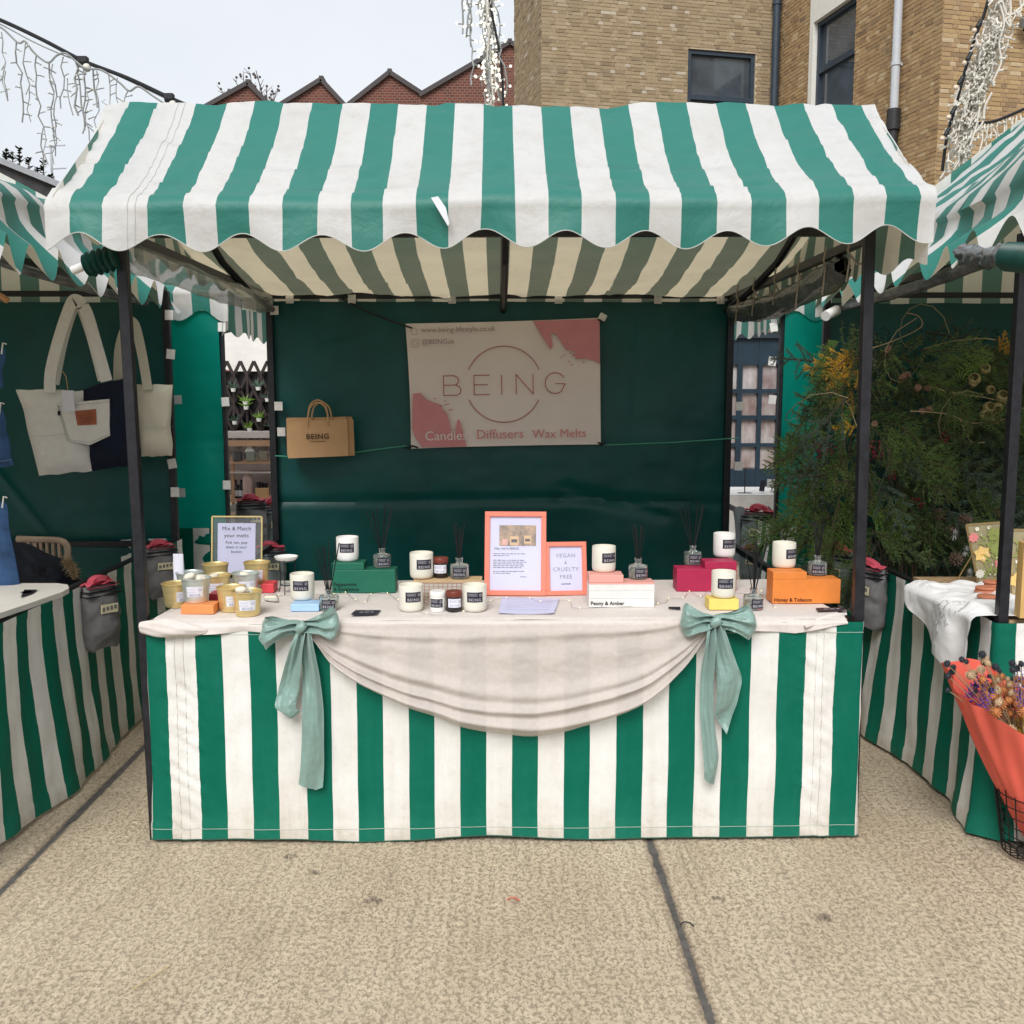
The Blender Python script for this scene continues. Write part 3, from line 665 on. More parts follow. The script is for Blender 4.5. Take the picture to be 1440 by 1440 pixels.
rails(main, [((-1.213, 0, 2.045), (1.211, 0, 2.055)), ((BL, YB, 2.03), (BR, YB, 2.035)), ((-1.2, 0, 2.035), (BL, YB, 2.02)), ((1.213, 0, 2.035), (BR, YB, 2.02))])
rails(main, [((-1.19, .04, .735), (1.232, .04, .735)), ((-1.19, .66, .735), (1.232, .66, .735)), ((-1.19, .04, .735), (-1.185, YB, .735)), ((1.232, .04, .735), (1.228, YB, .735))], w_=.028)
rails(main, [((-1.34, .3, 2.46), (1.31, .3, 2.465))], 'ridge_pole')
for x in (-1.17, .03, 1.2):
    y = YB; pts = [(x, y_, interp(rear_main, y_)-.075) for y_ in (YB, 1.5, 1.04, .62, .42, .3)]
    MB().tube(pts, .017, 6).build('rafter', MT['black'], main)
    MB().bar((x, -.22, 2.06), (x, .3, 2.47), .026).build('rafter', MT['black'], main)
MB().box((.02, .345, .752), (2.36, .64, .02)).build('counter', MT['board'], main)
# skirt: front panel with the two end returns
sb = [208.5, 236.5, 279, 316, 353.6, 391, 431, 467, 503, 539.4, 576, 611.7, 648, 685, 721.4, 758, 795, 831, 868.6, 906, 942, 979.4, 1017, 1056, 1094, 1132, 1174, 1211]
xk = [at_y(px, 1000, -.035).x for px in sb]; xl, xr = xk[0]-.002, xk[-1]
ret = .7
s_skirt = piecewise([(ret+x-xl, i+1) for i, x in enumerate(xk)])
sk_ = skirt_mesh([(xl+.01, .67), (xl, -.032), (xr, -.032), (xr+.012, .67)], .012, .764, s_skirt, 1.0, flare=.012, puckers=[(ret+xk[1]-xl+.05, .075), (ret+xk[25]-xl+.05, .075)])
skm = sk_.build('skirt', MT['skirt'], main, smooth=True, angle=75)
m_thread = M('pale_thread', (.5, .56, .5), .8)
for v in (.05, .952): MB().tube([sk_.fn(lerp(ret, ret+xr-xl, k/240), v)+Vector((0, -.001, 0)) for k in range(241)], .0008, 4).build('seam', m_thread, skm)
MB().tube([sk_.fn(lerp(0, sk_.L, k/300), .0)+Vector((0, -.0005, 0)) for k in range(301)], .0022, 5).build('hem', M('dirty_hem', (.03, .09, .06), .8), skm)
for c in (ret+xk[1]-xl+.03, ret+xk[1]-xl+.06, ret+xk[25]-xl+.035, ret+xk[25]-xl+.06): MB().tube([sk_.fn(c, k/80)+Vector((0, -.0008, 0)) for k in range(81)], .0007, 4).build('seam', M('seam_beige', (.5, .46, .4), .8) if 'seam_beige' not in bpy.data.materials else bpy.data.materials['seam_beige'], skm)
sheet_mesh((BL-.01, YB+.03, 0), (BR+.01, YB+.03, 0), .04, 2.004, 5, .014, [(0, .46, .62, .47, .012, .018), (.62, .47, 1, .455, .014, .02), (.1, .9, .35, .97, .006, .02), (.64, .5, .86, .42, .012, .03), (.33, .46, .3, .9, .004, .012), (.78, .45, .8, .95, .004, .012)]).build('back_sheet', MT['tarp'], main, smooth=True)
tabs(main, [(at_y(px, 423, YB).x, YB-.02, 2.012) for px in (409, 496, 636, 785, 924, 1012)])
for px, py, side in ((392, 571, 0), (1037, 571, 0), (396, 607, 0), (1036, 655, 0), (386, 437, 0), (1028, 440, 0)):
    p = at_y(px, py, YB if not side else 0); MB().box((p.x+.004, p.y-.022, p.z), (.034 if side else .042, .01, .036 if side else .045), Matrix.Rotation(.15*nz1(px), 3, 'Y')).build('tape_label', MT['tape'], main)
# clear plastic blind rolled and tied along each side rail
crumple_roll((-1.2, .04, 1.985), (-1.185, 1.93, 1.985), .047, 3, .015, 120).build('plastic_roll', MT['clear'], main, smooth=True, angle=120)
crumple_roll((1.215, .25, 1.975), (1.225, 1.93, 1.95), .05, 8, .05).build('plastic_roll', M('smoked_plastic', (.09, .1, .1), .25, var=.4, bump=.5, bs=16), main, smooth=True, angle=110)
ribbed_roll((-1.22, -.03, 1.965), (-1.32, -.02, 1.94), .036, 5).build('rolled_hem', m_ribbed, main, smooth=True)
MB().tube([(-1.31, -.02, 1.945), (-1.37, -.01, 1.925)], .014, 12).build('roll_core', MT['white'], main, smooth=True)
m_string = M('frayed_string', (.33, .29, .23), .9)
for k, y in enumerate((.05, .3, .62, .95, 1.3, 1.62)):
    for x in (1.214,):
        MB().tube([(x-.045, y, 2.05), (x-.05, y+.01, 2.0), (x-.02, y, 1.955-.02*(k % 2)), (x+.03, y+.01, 1.97), (x+.02, y, 2.05)], .004, 5).tube([(x-.045, y, 1.98), (x-.05, y+.015, 1.9-.02*(k % 3))], .0035, 5).build('tie', m_string, main)

# ------------------------------------------------ neighbouring stalls
def side_stall(name, label, loc, rotz, length, depth, over, ov, ridge_z, seed, s0, eave_z=2.1, near_end=None, lift=None, front_sheet=False, back_sheet=True, end_sheet=None, skirt=True, zflap=1.965, group=None, gables=(1, 1), val=.15, back_z=2.05, board=None, front=None, bow=0, flare=0, front2=None):
    t = thing(name, label, 'market stall', loc, rotz, group); h = length/2
    su = lambda x: (x+20)/.1+s0
    fr = front or [(-over, eave_z), (depth/2, ridge_z)]
    re = [(depth/2, ridge_z), (depth*.62, lerp(ridge_z, back_z, .34)), (depth*.8, lerp(ridge_z, back_z, .7)), (depth+.06, back_z)]
    canopy_mesh(-h-ov, h+ov, fr, re, val, su, seed, crease=[(.4, .008), (.18, .006)], amp=1.6, lift=lift, bow=bow, flare=flare, front2=front2).build('canopy', MT['roof'], t, smooth=True, angle=75)
    for k, x in enumerate((-h-ov+.02, h+ov-.02)):
        if gables[k]: gable_mesh(x, [fr[0]]+re, -over+.01, depth+.05, zflap, lambda y: y/.1+.3, seed+k, 0).build('gable_flap', MT['roof'], t, smooth=True, angle=75)
    poles(t, [((x, y, 0), (x, y, 2.05)) for x in (-h, h) for y in (0, depth)])
    rails(t, [((-h, .14 if flare else 0, 2.04), (h, .14 if flare else 0, 2.04)), ((-h, depth, 2.03), (h, depth, 2.03)), ((-h, 0, 2.035), (-h, depth, 2.035)), ((h, 0, 2.035), (h, depth, 2.035)), ((-h, .03, .735), (h, .03, .735)), ((-h, .68, .735), (h, .68, .735)), ((-h, 0, .735), (-h, depth, .735)), ((h, 0, .735), (h, depth, .735))], w_=.028)
    rails(t, [((-h, depth/2, ridge_z-.05), (h, depth/2, ridge_z-.05))], 'ridge_pole')
    for x in (-h, h): MB().bar((x, 0, 2.05), (x, depth/2, ridge_z-.05), .026).bar((x, depth/2, ridge_z-.05), (x, depth, 2.02), .026).build('rafter', MT['black'], t)
    if board: MB().box((board[0], .36, .752), (board[1], .66, .018)).build('counter', MT['board'], t)
    if skirt:
        P = [(-h-.026, .3), (-h-.026, -.026), (h+.026, -.026), (h+.026, depth*.6 if near_end else .3)]
        skirt_mesh(P, .018, .757, lambda s: s/.0925+near_end if near_end else s/.0925+s0, seed+3, flare=.035, wave=.03).build('skirt', MT['skirt'], t, smooth=True, angle=75)
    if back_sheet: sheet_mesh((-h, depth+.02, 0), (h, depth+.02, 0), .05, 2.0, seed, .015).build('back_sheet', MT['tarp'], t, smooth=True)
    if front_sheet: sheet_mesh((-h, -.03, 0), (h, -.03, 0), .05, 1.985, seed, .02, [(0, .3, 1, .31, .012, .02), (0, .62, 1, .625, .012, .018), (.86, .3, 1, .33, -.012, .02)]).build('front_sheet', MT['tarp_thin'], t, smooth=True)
    if end_sheet is not None:
        x = end_sheet*(h+.02); sheet_mesh((x, 0, 0), (x, depth, 0), .05, 1.995, seed+1, .014, [(0, .35, .3, .36, .014, .02), (.3, .36, 1, .345, .012, .018), (.28, .37, .42, .6, .012, .015), (.3, .36, .18, .12, .01, .012)], nrm=(1, 0, 0)).build('end_sheet', MT['tarp'], t, smooth=True)
    return t
left = side_stall('market_stall', 'left market stall turned sideways with hanging tote bags and denim', (-1.71, .8, 0), PI/2, 2.31, 2.4, -.04, .09, 2.85, 11, 0.0, end_sheet=1, val=.31, bow=.02, flare=.15, front=[(.11, 2.28), (.2, 2.35), (.65, 2.56), (1.2, 2.85)], board=(-.75, .7))
right = side_stall('market_stall', 'right market stall turned sideways in front of the evergreen foliage display', (1.72, .985, 0), -PI/2, 1.97, 2.4, .03, .13, 3.1, 17, .35, end_sheet=-1, near_end=7.92, lift=lambda x: .04*sstep(-.3, 1, x), val=.27, bow=.03, flare=.15, front=[(.1, 2.25), (.2, 2.32), (.6, 2.62), (1.2, 3.1)], front2=[(.1, 2.27), (.2, 2.43), (.4, 2.74), (1.2, 3.12)], board=(.58, .8))
rl = side_stall('market_stall', 'market stall behind on the left whose bright green sheet faces the viewer', (-2.75, 2.42, 0), 0, 2.38, 2.0, .06, .06, 2.55, 23, .5, front_sheet=True, back_sheet=False, zflap=1.88, board=(0, 2.2))
rr = side_stall('market_stall', 'market stall behind on the right whose bright green sheet is half hidden by foliage', (2.82, 2.42, 0), 0, 2.4, 2.0, .06, .06, 2.55, 29, .0, front_sheet=True, back_sheet=False, zflap=1.9, board=(0, 2.2))
for st, spots in ((left, ((218, 568), (238, 443), (240, 498), (242, 652), (246, 692))), (rl, ((312, 460), (317, 565), (319, 682), (250, 562), (255, 693))), (rr, ((1088, 460), (1086, 508), (1086, 562), (1084, 680))), (right, ())):
    Y_ = 1.93 if st is left else 2.38
    for px, py in spots:
        if st is right: Y_ = -.04
        p = at_y(px, py, Y_ if not (st is right and px < 1300) else -.035)
        if st is right and px < 1300: continue
        o = MB().box((0, 0, 0), (.042, .008, .05), Matrix.Rotation(.35*nz1(px*.37), 3, 'Y')).build('tape_label', MT['tape'])
        o.parent = st; o.location = Matrix.Rotation(-st.rotation_euler.z, 3, 'Z') @ (p-st.location); o.rotation_euler = (0, 0, -st.rotation_euler.z)
for px, py in ():
    p = at_y(px, py, -.022); MB().box((0, 0, 0), (.034, .004, .02)).build('tape_label', MT['tape'], main).location = p
# sleeves of rolled plastic at the right stall eave
Ri = lambda p: Matrix.Rotation(PI/2, 3, 'Z') @ (Vector(p)-right.location)
m_grey_pl = M('grey_plastic_sleeve', (.2, .21, .22), .22, var=.4, vs=9, bump=.4, bs=22, col2=(.06, .065, .07))
crumple_roll(Ri(at_y(1418, 360, -.12)), Ri(at_y(1352, 356, .3)), .034, 4, .01).build('plastic_sleeve', m_grey_pl, right, smooth=True, angle=110)
ribbed_roll(Ri(at_y(1418, 361, -.12)), Ri(at_y(1466, 364, -.3)), .04, 9).build('rolled_hem', m_ribbed, right, smooth=True)
crumple_roll(Ri((1.79, .3, 2.02)), Ri((1.77, 1.9, 1.97)), .024, 6, .02).build('plastic_sleeve', m_grey_pl, right, smooth=True, angle=110)
MB().tube([Ri((1.74, 1.87, 1.95)), Ri((1.66, 1.8, 1.915))], .026, 12).build('roll_core', MT['white'], right, smooth=True)
lift_ = lambda p: Matrix.Rotation(-PI/2, 3, 'Z') @ (Vector(p)-left.location)
crumple_roll(lift_((-1.81, .1, 2.02)), lift_((-1.79, 1.9, 1.98)), .018, 2, .01).build('plastic_sleeve', M('dark_plastic_sleeve', (.14, .15, .16), .25, var=.5, bump=.4, bs=20), left, smooth=True, angle=110)

# ================================================================== CLOTH AND BOWS ON THE MAIN COUNTER
ZT = .779
m_sheer = M('sheer_linen', (.66, .585, .54), .85, var=.05, vs=60, bump=.3, bs=900, spec=.12, sheen=.2)
def add_transparency(m, f):
    t = m.node_tree; out = t.nodes['Material Output']; src = out.inputs[0].links[0].from_socket
    tr = N(t, 'BsdfTransparent'); ms = N(t, 'MixShader', Fac=f); t.links.new(src, ms.inputs[1]); t.links.new(tr.outputs[0], ms.inputs[2]); t.links.new(ms.outputs[0], out.inputs[0])
add_transparency(m_sheer, .23); add_transparency(MT['clear'], .5)
cl = thing('tablecloth', 'blush linen tablecloth swagged between two bows on the main counter', 'tablecloth', (0, 0, 0))
cxl, cxr = -1.145, 1.165
def top_fn(u, v):
    x = lerp(cxl, cxr, u); y = lerp(.665, -.02, v)
    x += .03*(v-.5)*(1 if u > .5 else -1)*abs(2*u-1)**6
    z = ZT-.002+.0025*nz1(x*5, y*6)+.002*abs(nz1(x*9+y*4, y*12-x*3, 2))-.006*sstep(-.005, -.02, y)
    return (x, y, z)
MB().quadgrid(top_fn, 200, 50).build('top_cloth', MT['linen'], cl, smooth=True, angle=80)
def drop(x):
    return interp([(-1.16, .03), (-1.05, .045), (-.85, .03), (-.7, .035), (.75, .03), (.85, .03), (1.0, .045), (1.12, .018), (1.18, .008)], x)+.006*nz1(x*7)
def drop_fn(u, v):
    x = lerp(cxl, cxr, u); x += .015*(1 if u > .5 else -1)*abs(2*u-1)**6; d = drop(x)
    y = -.02-.022*sstep(0, .35, v)-.006*math.sin(x*31)*v-.008*nz1(x*9, v)*v; z = ZT-.008-d*max(0, v-.15)-.006*sstep(0, .35, v)
    return (x, y, z)
MB().quadgrid(drop_fn, 220, 10).build('hanging_edge', MT['linen'], cl, smooth=True, angle=80)
pl, pr = at_z(212, 868, ZT-.012), at_z(296, 884, ZT-.035)
def tuck(u, v):
    a = 2*PI*u; r = .03*(math.sin(PI*min(1, v*.93+.07)))**.55*(1-.35*v)+.004
    r *= 1+.1*math.sin(3*a+v*7)+.06*math.sin(7*a-v*9)
    p = Vector((lerp(pl.x, pr.x, v), -.045, lerp(.758, .745, v)))
    return p+Vector((0, math.cos(a)*r*.75, math.sin(a)*r))
MB().quadgrid(tuck, 30, 40, closed_u=True).build('tucked_corner', MT['linen'], cl, smooth=True, angle=80)
pl2, pr2 = at_z(1135, 869, ZT-.01), at_z(1200, 852, ZT-.004)
MB().quadgrid(lambda u, v: Vector((lerp(1.03, 1.2, v), -.05+.09*v-.012*math.cos(2*PI*u), lerp(.752, .776, v)+.014*math.sin(2*PI*u)*(math.sin(PI*(.1+.8*v)))*(1+.3*math.sin(6*PI*u+v*5)))), 24, 24, closed_u=True).build('tucked_corner', MT['linen'], cl, smooth=True, angle=80)
KL, KR = at_y(425, 880, -.06), at_y(1004, 872, -.06)
bedge = [(438, 890), (443, 901), (451, 920), (465, 936), (501, 961), (538, 980), (576, 998), (611, 1008), (648, 1024), (684, 1031), (740, 1037), (758, 1037), (795, 1030), (830, 1020), (868, 1008), (907, 990), (941, 962), (979, 920), (990, 896), (996, 886)]
zb_t = [(at_y(px, py, -.07).x, at_y(px, py, -.07).z) for px, py in bedge]
zb_t = [(KL.x, KL.z-.012)]+zb_t+[(KR.x, KR.z-.012)]
def smooth_tab(tab, x, w_=.03): return sum(interp(tab, x+k*w_/2) for k in (-2, -1, 0, 1, 2))/5
ridges = [(.12, .009, .05), (.3, .004, .09), (.6, .014, .07), (.765, .022, .045), (.93, .026, .055)]
def swag(u, v):
    e = u*u*(3-2*u); x = lerp(KL.x, KR.x, lerp(u, e, .35))
    tp = lerp(KL.z, KR.z, u)+.01; tp = tp+(ZT-.012-tp)*sstep(0, .25, u)*sstep(1, .75, u)
    bt = smooth_tab(zb_t, x); z = lerp(tp, bt, v)
    q = min(u, 1-u); am = .45+.8*sstep(.0, .25, q); o = 0
    for (c, h, wd) in ridges:
        cc = c+.03*math.sin(u*5+c*9)+(.05*(u-.5) if c > .5 else -.03*(u-.5)); o += h*math.exp(-((v-cc)/wd)**2)
    y = -.05-.012*v-o*am-.012*math.sin(PI*u)*sstep(0, .5, v)+.012*sstep(.975, 1, v)
    y += .004*fbm(x*5, z*9, 4)+.0022*fbm(x*14+z*9, z*22-x*8, 6)
    return (x, y, z)
MB().quadgrid(swag, 170, 110).build('swag', m_sheer, cl, smooth=True, angle=85)
def bow(name, label, K, loopL, loopR, tails, seed):
    t = thing(name, label, 'bow', K)
    for sgn, (Lp, tilt, hw, droop) in ((-1, loopL), (1, loopR)):
        def f(u, v):
            a = u; w_ = 2*v-1; r = Lp*(math.sin(PI*a))**.75; q = r/Lp; front = a < .5
            h = lerp(.011, hw, q**.8)*(1+.05*nz1(a*5, seed+sgn))
            y = (-.012-.03*math.sin(PI*clamp(a*2)) if front else -.012+.004*math.sin(PI*(a*2-1)))
            y += .011*math.sin(w_*7+seed+sgn*1.3+q*2)*(1-q)**.6*(1.1 if front else .5)+.006*math.sin(w_*3.4+q*5+seed)*q+.0045*math.sin(w_*15+seed*2+q*3)*(1-q)**.8+.007*fbm(w_*1.6+seed, q*3.5, sgn*3+(0 if front else 5))*min(1, q*3)
            edge = .012*math.cos(w_*2.2)*q+.007*nz1(w_*2, seed+sgn*4)*q
            z = tilt*r+w_*h-droop*q*q+.005*math.sin(q*6+w_*2)
            return (sgn*(r+edge), y-.006*(1-abs(w_))*q, z)
        MB().quadgrid(f, 72, 40).build('loop', MT['satin'], t, smooth=True, angle=80)
    k = MB().quadgrid(lambda u, v: Vector((.02*math.sin(PI*v)**.6*math.cos(2*PI*u)*(1+.12*math.sin(9*PI*v+u*6)), -.026-.018*math.sin(PI*v)**.6*math.sin(2*PI*u)*(1+.15*math.sin(6*PI*u)), (v-.5)*.042+.004*math.cos(2*PI*u))), 24, 14, closed_u=True)
    k.build('knot', MT['satin'], t, smooth=True, angle=80)
    for path, hws, cut, ph in tails:
        pts = [at_y(px, py, -.07)-K for px, py in path]; n = len(pts)-1
        def g(u, v):
            s = v*n; i = min(int(s), n-1); tt = s-i; p0 = pts[max(i-1, 0)]; p1 = pts[i]; p2 = pts[i+1]; p3 = pts[min(i+2, n)]
            c = .5*((2*p1)+(p2-p0)*tt+(2*p0-5*p1+4*p2-p3)*tt*tt+(3*p1-p0-3*p2+p3)*tt**3)
            h = lerp(hws[i], hws[i+1], tt)*mpp(K); w_ = 2*u-1
            x = c.x+w_*h; z = c.z-cut(w_)*mpp(K)*sstep(.75, 1, v)
            y = -.012-.018*sstep(0, .15, v)+.014*math.sin(w_*2.6+ph+v*4.5)*(1-.4*v)+.009*math.sin(w_*6+ph)*(1-v)**2+.006*fbm(w_*1.2, v*5, ph)+.003*math.sin(w_*11+ph*2)*(1-v)-.008*math.sin(v*9+ph)
            return (x, y, z)
        MB().quadgrid(g, 26, 90).build('tail', MT['satin'], t, smooth=True, angle=80)
bow('bow', 'sage green satin bow at the left end of the swag', KL, (.125, .06, .05, .03), (.115, .12, .05, .0), [
    ([(425, 884), (416, 925), (408, 965), (403, 990), (411, 1003)], (6, 11, 15, 15, 14), lambda w: 4*math.cos(w*3), .4),
    ([(430, 884), (437, 940), (441, 1000), (441, 1060), (438, 1102)], (7, 12, 15, 16, 17), lambda w: 9-8*abs(w-.35), 2.2)], 2)
bow('bow', 'sage green satin bow at the right end of the swag', KR, (.105, .07, .052, .005), (.125, .06, .055, .015), [
    ([(1000, 876), (994, 935), (993, 1000), (998, 1060), (996, 1098)], (6, 9, 9, 11, 7), lambda w: 5*w, 1.0),
    ([(1008, 876), (1018, 925), (1024, 955), (1018, 995), (1010, 1014)], (7, 15, 18, 14, 10), lambda w: 16*w, 3.2)], 6)

# ================================================================== GOODS ON THE MAIN COUNTER
m_cream = M('candle_wax', (.74, .68, .55), .5, var=.03, spec=.3)
m_frost = M('frosted_glass', (.72, .69, .6), .32, var=.03, spec=.6)
m_frostw = M('white_frosted_glass', (.8, .78, .75), .35, var=.02, spec=.6)
m_label = M('charcoal_label', (.028, .024, .04), .55, var=.1)
m_lsilver = M('label_print', (.5, .49, .52), .5)
m_wlabel = M('white_label', (.74, .74, .8), .55, var=.03)
m_lgrey = M('pale_print', (.34, .36, .5), .6)
m_cglass = M('clear_bottle_glass', (.86, .9, .88), .03, var=.02, trans=.92, ior=1.4, spec=.6)
m_reed = M('black_reed', (.008, .008, .009), .7)
m_gold = M('brushed_gold_tin', (.78, .62, .3), .42, metal=.7, var=.12, vs=5, stretch=(1, 1, 10), bump=.03)
m_tin = M('galvanised_tin', (.68, .73, .7), .4, metal=.7, var=.14, vs=7)
m_amber = M('amber_jar', (.014, .01, .012), .12, spec=.7)
m_rust = M('rust_brown_lid', (.17, .035, .022), .4, var=.08)
def wrap(me, r, z0, x0=0):
    m2 = me.copy()
    for v in m2.vertices:
        x, y, z = v.co; a = (x+x0)/r; v.co = ((r+z)*math.sin(a), -(r+z)*math.cos(a), z0+y)
    return m2
def curved_patch(mb, r, w_, z0, z1, x0=0, m=0, n=10, skew=0):
    return mb.quadgrid(lambda u, v: (r*math.sin((x0+(u-.5)*w_)/r), -r*math.cos((x0+(u-.5)*w_)/r), lerp(z0, z1, v)+skew*(u-.5)), n, 2, m=m)
def print_marks(mb, r, x0, z0, dz, rows, m=0):
    for k, (wd, off) in enumerate(rows): curved_patch(mb, r, wd, z0-k*dz, z0-k*dz+.0009, x0+off, m, 4)
def motif(mb, r, x0, z0, s, m=0):
    for k in range(6):
        a = k*1.05; curved_patch(mb, r, s*.4, z0+s*.5*math.sin(a), z0+s*.5*math.sin(a)+s*.25, x0+s*.5*math.cos(a), m, 2)
def make_label(t, r, w_, z0, z1, bg, ink, size, x0=0):
    lb = curved_patch(MB(), r+.0006, w_, z0, z1, x0).build('label', bg, t, smooth=True)
    o = bpy.data.objects.new('lettering', wrap(text_mesh('BEING', ink, size, spacing=1.25), r+.0012, z0+(z1-z0)*.12, x0)); C.objects.link(o); o.parent = lb
    pm = MB(); print_marks(pm, r+.0012, x0-w_*.12, z1-.006, .0034, [(w_*.6, 0), (w_*.5, -w_*.04), (w_*.56, 0)]); motif(pm, r+.0012, x0+w_*.36, z1-.011, .008); pm.build('print', ink, lb)
    return lb
def make_candle(white=False):
    t = thing('candle', '', 'candle'); r, h = .0425, .092
    MB().lathe([(.0, 0), (r*.8, 0), (r*.93, .004), (r*.985, .012), (r, .022), (r, h-.002), (r-.001, h), (r-.003, h-.001), (r-.003, h-.02)], 36).build('tumbler', m_frostw if white else m_frost, t, smooth=True, angle=50)
    MB().lathe([(r-.003, h-.022), (.004, h-.0225), (.0, h-.0225)], 30).build('wax', m_cream, t, smooth=True)
    MB().tube([(0, 0, h-.023), (.001, 0, h-.012)], .0011, 5).build('wick', MT['white'], t)
    make_label(t, r, .058, .036, .071, m_label, m_lsilver, .0135, .005); return t
def make_diffuser(seed, spread=.42, n=8, ln=.19):
    t = thing('reed_diffuser', '', 'diffuser'); r = .0345; rd = random.Random(seed)
    MB().lathe([(0, 0), (r*.92, 0), (r, .003), (r, .044), (r*.95, .049), (r*.5, .052), (.0125, .054), (.0125, .068), (.0145, .069), (.0145, .073), (.011, .073), (.011, .056), (r*.9, .046), (r*.95, .006), (0, .005)], 30).build('bottle', m_cglass, t, smooth=True, angle=40)
    MB().lathe([(0, .0062), (r*.9, .0062), (r*.9, .026), (0, .026)], 24).build('oil', M_oil, t, smooth=True)
    for k in range(n):
        a = (k+.5)/n*2-1; dx = a*spread+rd.uniform(-.05, .05); dy = rd.uniform(-.22, .22); d = Vector((dx, dy, 1)).normalized()
        MB().tube([Vector((-dx*.03, -dy*.03, .01)), Vector((dx*.02, dy*.02, .06)), Vector((0, 0, .06))+d*ln*rd.uniform(.82, 1)], .0018, 5).build('reed', m_reed, t)
    make_label(t, r, .05, .008, .04, m_label, m_lsilver, .0125); return t
M_oil = M('diffuser_oil', (.75, .68, .5), .05, trans=.7, ior=1.33)
def make_jar(white=False):
    t = thing('wax_jar', '', 'jar'); r = .027
    body = MB().lathe([(0, 0), (r*.94, 0), (r, .003), (r, .05), (r*.95, .053), (0, .053)], 28).build('jar_body', m_frostw if white else m_amber, t, smooth=True, angle=40)
    MB().lathe([(r*1.01, .053), (r*1.03, .055), (r*1.03, .069), (r*.97, .0715), (0, .0715)], 28).build('lid', MT['white'] if white else m_rust, t, smooth=True, angle=40)
    make_label(t, r, .05, .017, .047, m_label if white else m_wlabel, m_lsilver if white else m_lgrey, .0105); return t
def make_bucket(mat_, label=True):
    t = thing('tin_bucket', '', 'bucket'); rt_, rb_, h = .049, .0395, .083
    pr_ = [(0, 0), (rb_-.001, 0), (rb_, .002)]; pr_ += [(lerp(rb_, rt_, k/6), lerp(.002, h-.004, k/6)) for k in range(1, 7)]
    pr_ += [(rt_+.0025, h-.003), (rt_+.003, h), (rt_+.001, h+.0015), (rt_-.001, h), (rt_-.0015, h-.004), (rb_+.002, .012), (0, .011)]
    MB().lathe(pr_, 40).build('pail', mat_, t, smooth=True, angle=50)
    ra = lerp(rb_, rt_, .5)
    lb = MB().quadgrid(lambda u, v: ((ra+(v-.5)*.0042+.0008)*math.sin(.012/ra+(u-.5)*.056/ra), -(ra+(v-.5)*.0042+.0008)*math.cos(.012/ra+(u-.5)*.056/ra), lerp(.022, .058, v)), 10, 2).build('label', m_wlabel, t, smooth=True)
    o = bpy.data.objects.new('lettering', wrap(text_mesh('BEING', m_lgrey, .0115, spacing=1.2), ra+.0008, .0255, .012)); C.objects.link(o); o.parent = lb
    pm = MB(); print_marks(pm, ra+.0022, .004, .051, .004, [(.03, 0), (.024, -.003)]); print_marks(pm, ra+.0018, .0, .039, .004, [(.03, 0)]); motif(pm, ra+.0022, .031, .047, .009); pm.build('print', m_lgrey, lb)
    return t
def place(first, i, loc, rz, label, group):
    o = first if i == 0 else dup(first); o.location = loc; o.rotation_euler = (0, 0, rz+.16*math.sin(loc[0]*37)); o['label'] = label; o['group'] = group; return o
def on(px, py, z=ZT): return at_z(px, py, z)

# stepped display boxes
box_kinds = [('green', (.012, .13, .08), 'Peppermint\n& Eucalyptus', (.004, .03, .022), (467, 834), -1, .24, 'dark green stepped display box lettered with a mint scent'),
             ('white', (.72, .71, .68), 'Peony & Amber', (.01, .01, .012), (828, 854), -1, .232, 'white planked stepped display box with a pale pink top'),
             ('magenta', (.4, .02, .075), '', None, (951.5, 832), 1, .228, 'magenta stepped display box carrying a diffuser and a white candle'),
             ('orange', (.72, .225, .045), 'Honey & Tobacco', (.09, .02, .008), (1086, 849), -1, .245, 'orange stepped display box at the right end of the counter')]
BX = {}
m_pink = M('pale_pink_paint', (.75, .36, .31), .55, var=.04)
for key, col, txt, ink, (px, py), sd_, wd, lab in box_kinds:
    p = on(px, py); H, D, SH, SW = .088, .085, .027, .122
    mt = M(key+'_paint', col, .5, var=.07, vs=14, bump=.06, bs=60)
    t = thing('display_box', lab, 'display box', (p.x+wd/2, p.y+D/2, ZT), group='painted display boxes on the counter'); BX[key] = (t, H, SH, D, wd, sd_, SW)
    if key == 'white':
        for k, (a, b_) in enumerate(((0, .03), (.0305, .058), (.0585, H-.006))): MB().box((0, 0, (a+b_)/2), (wd, D-.0005*k, b_-a)).build('plank', mt, t, bevel=.0012)
        MB().box((0, 0, H-.003), (wd, D, .006)).build('top_board', m_pink, t, bevel=.0012)
    else: MB().box((0, 0, H/2), (wd, D, H)).build('body', mt, t, bevel=.002)
    MB().box((sd_*(wd-SW)/2, -.0005, H+SH/2+.0003), (SW, D-.002, SH)).build('step', m_pink if key == 'white' else mt, t, bevel=.002)
    if txt: inst('lettering', text_mesh(txt, M(key+'_ink', ink, .6), .0185, 'LEFT', bold=.0004), t, (-wd/2+.006, -D/2-.0008, .027 if '\n' in txt else .008), FACE)
for px, py, wpx, col, nm, lab, hh in ((254.5, 864, 46, (.75, .27, .09), 'orange', 'small orange block under the front silver bucket', .032), (293.5, 849, 20, (.4, .03, .05), 'dark red', 'dark red block between the gold buckets', .035), (367, 834, 18, (.62, .06, .075), 'red', 'bright red block under the rear right gold bucket', .035), (408.5, 860, 40, (.36, .55, .78), 'pale blue', 'pale blue block under a candle beside the left bow', .026), (997, 858, 42, (.82, .62, .16), 'yellow', 'yellow block under a candle above the right bow', .038)):
    p = on(px, py); w_ = wpx*mpp(p); d_ = .075
    t = thing('display_block', lab, 'display block', (p.x+w_/2, p.y+d_/2, ZT), group='painted blocks under the goods')
    MB().box((0, 0, hh/2), (w_, d_, hh)).build('block', M(nm.replace(' ', '_')+'_block_paint', col, .5, var=.06, vs=20), t, bevel=.0025)

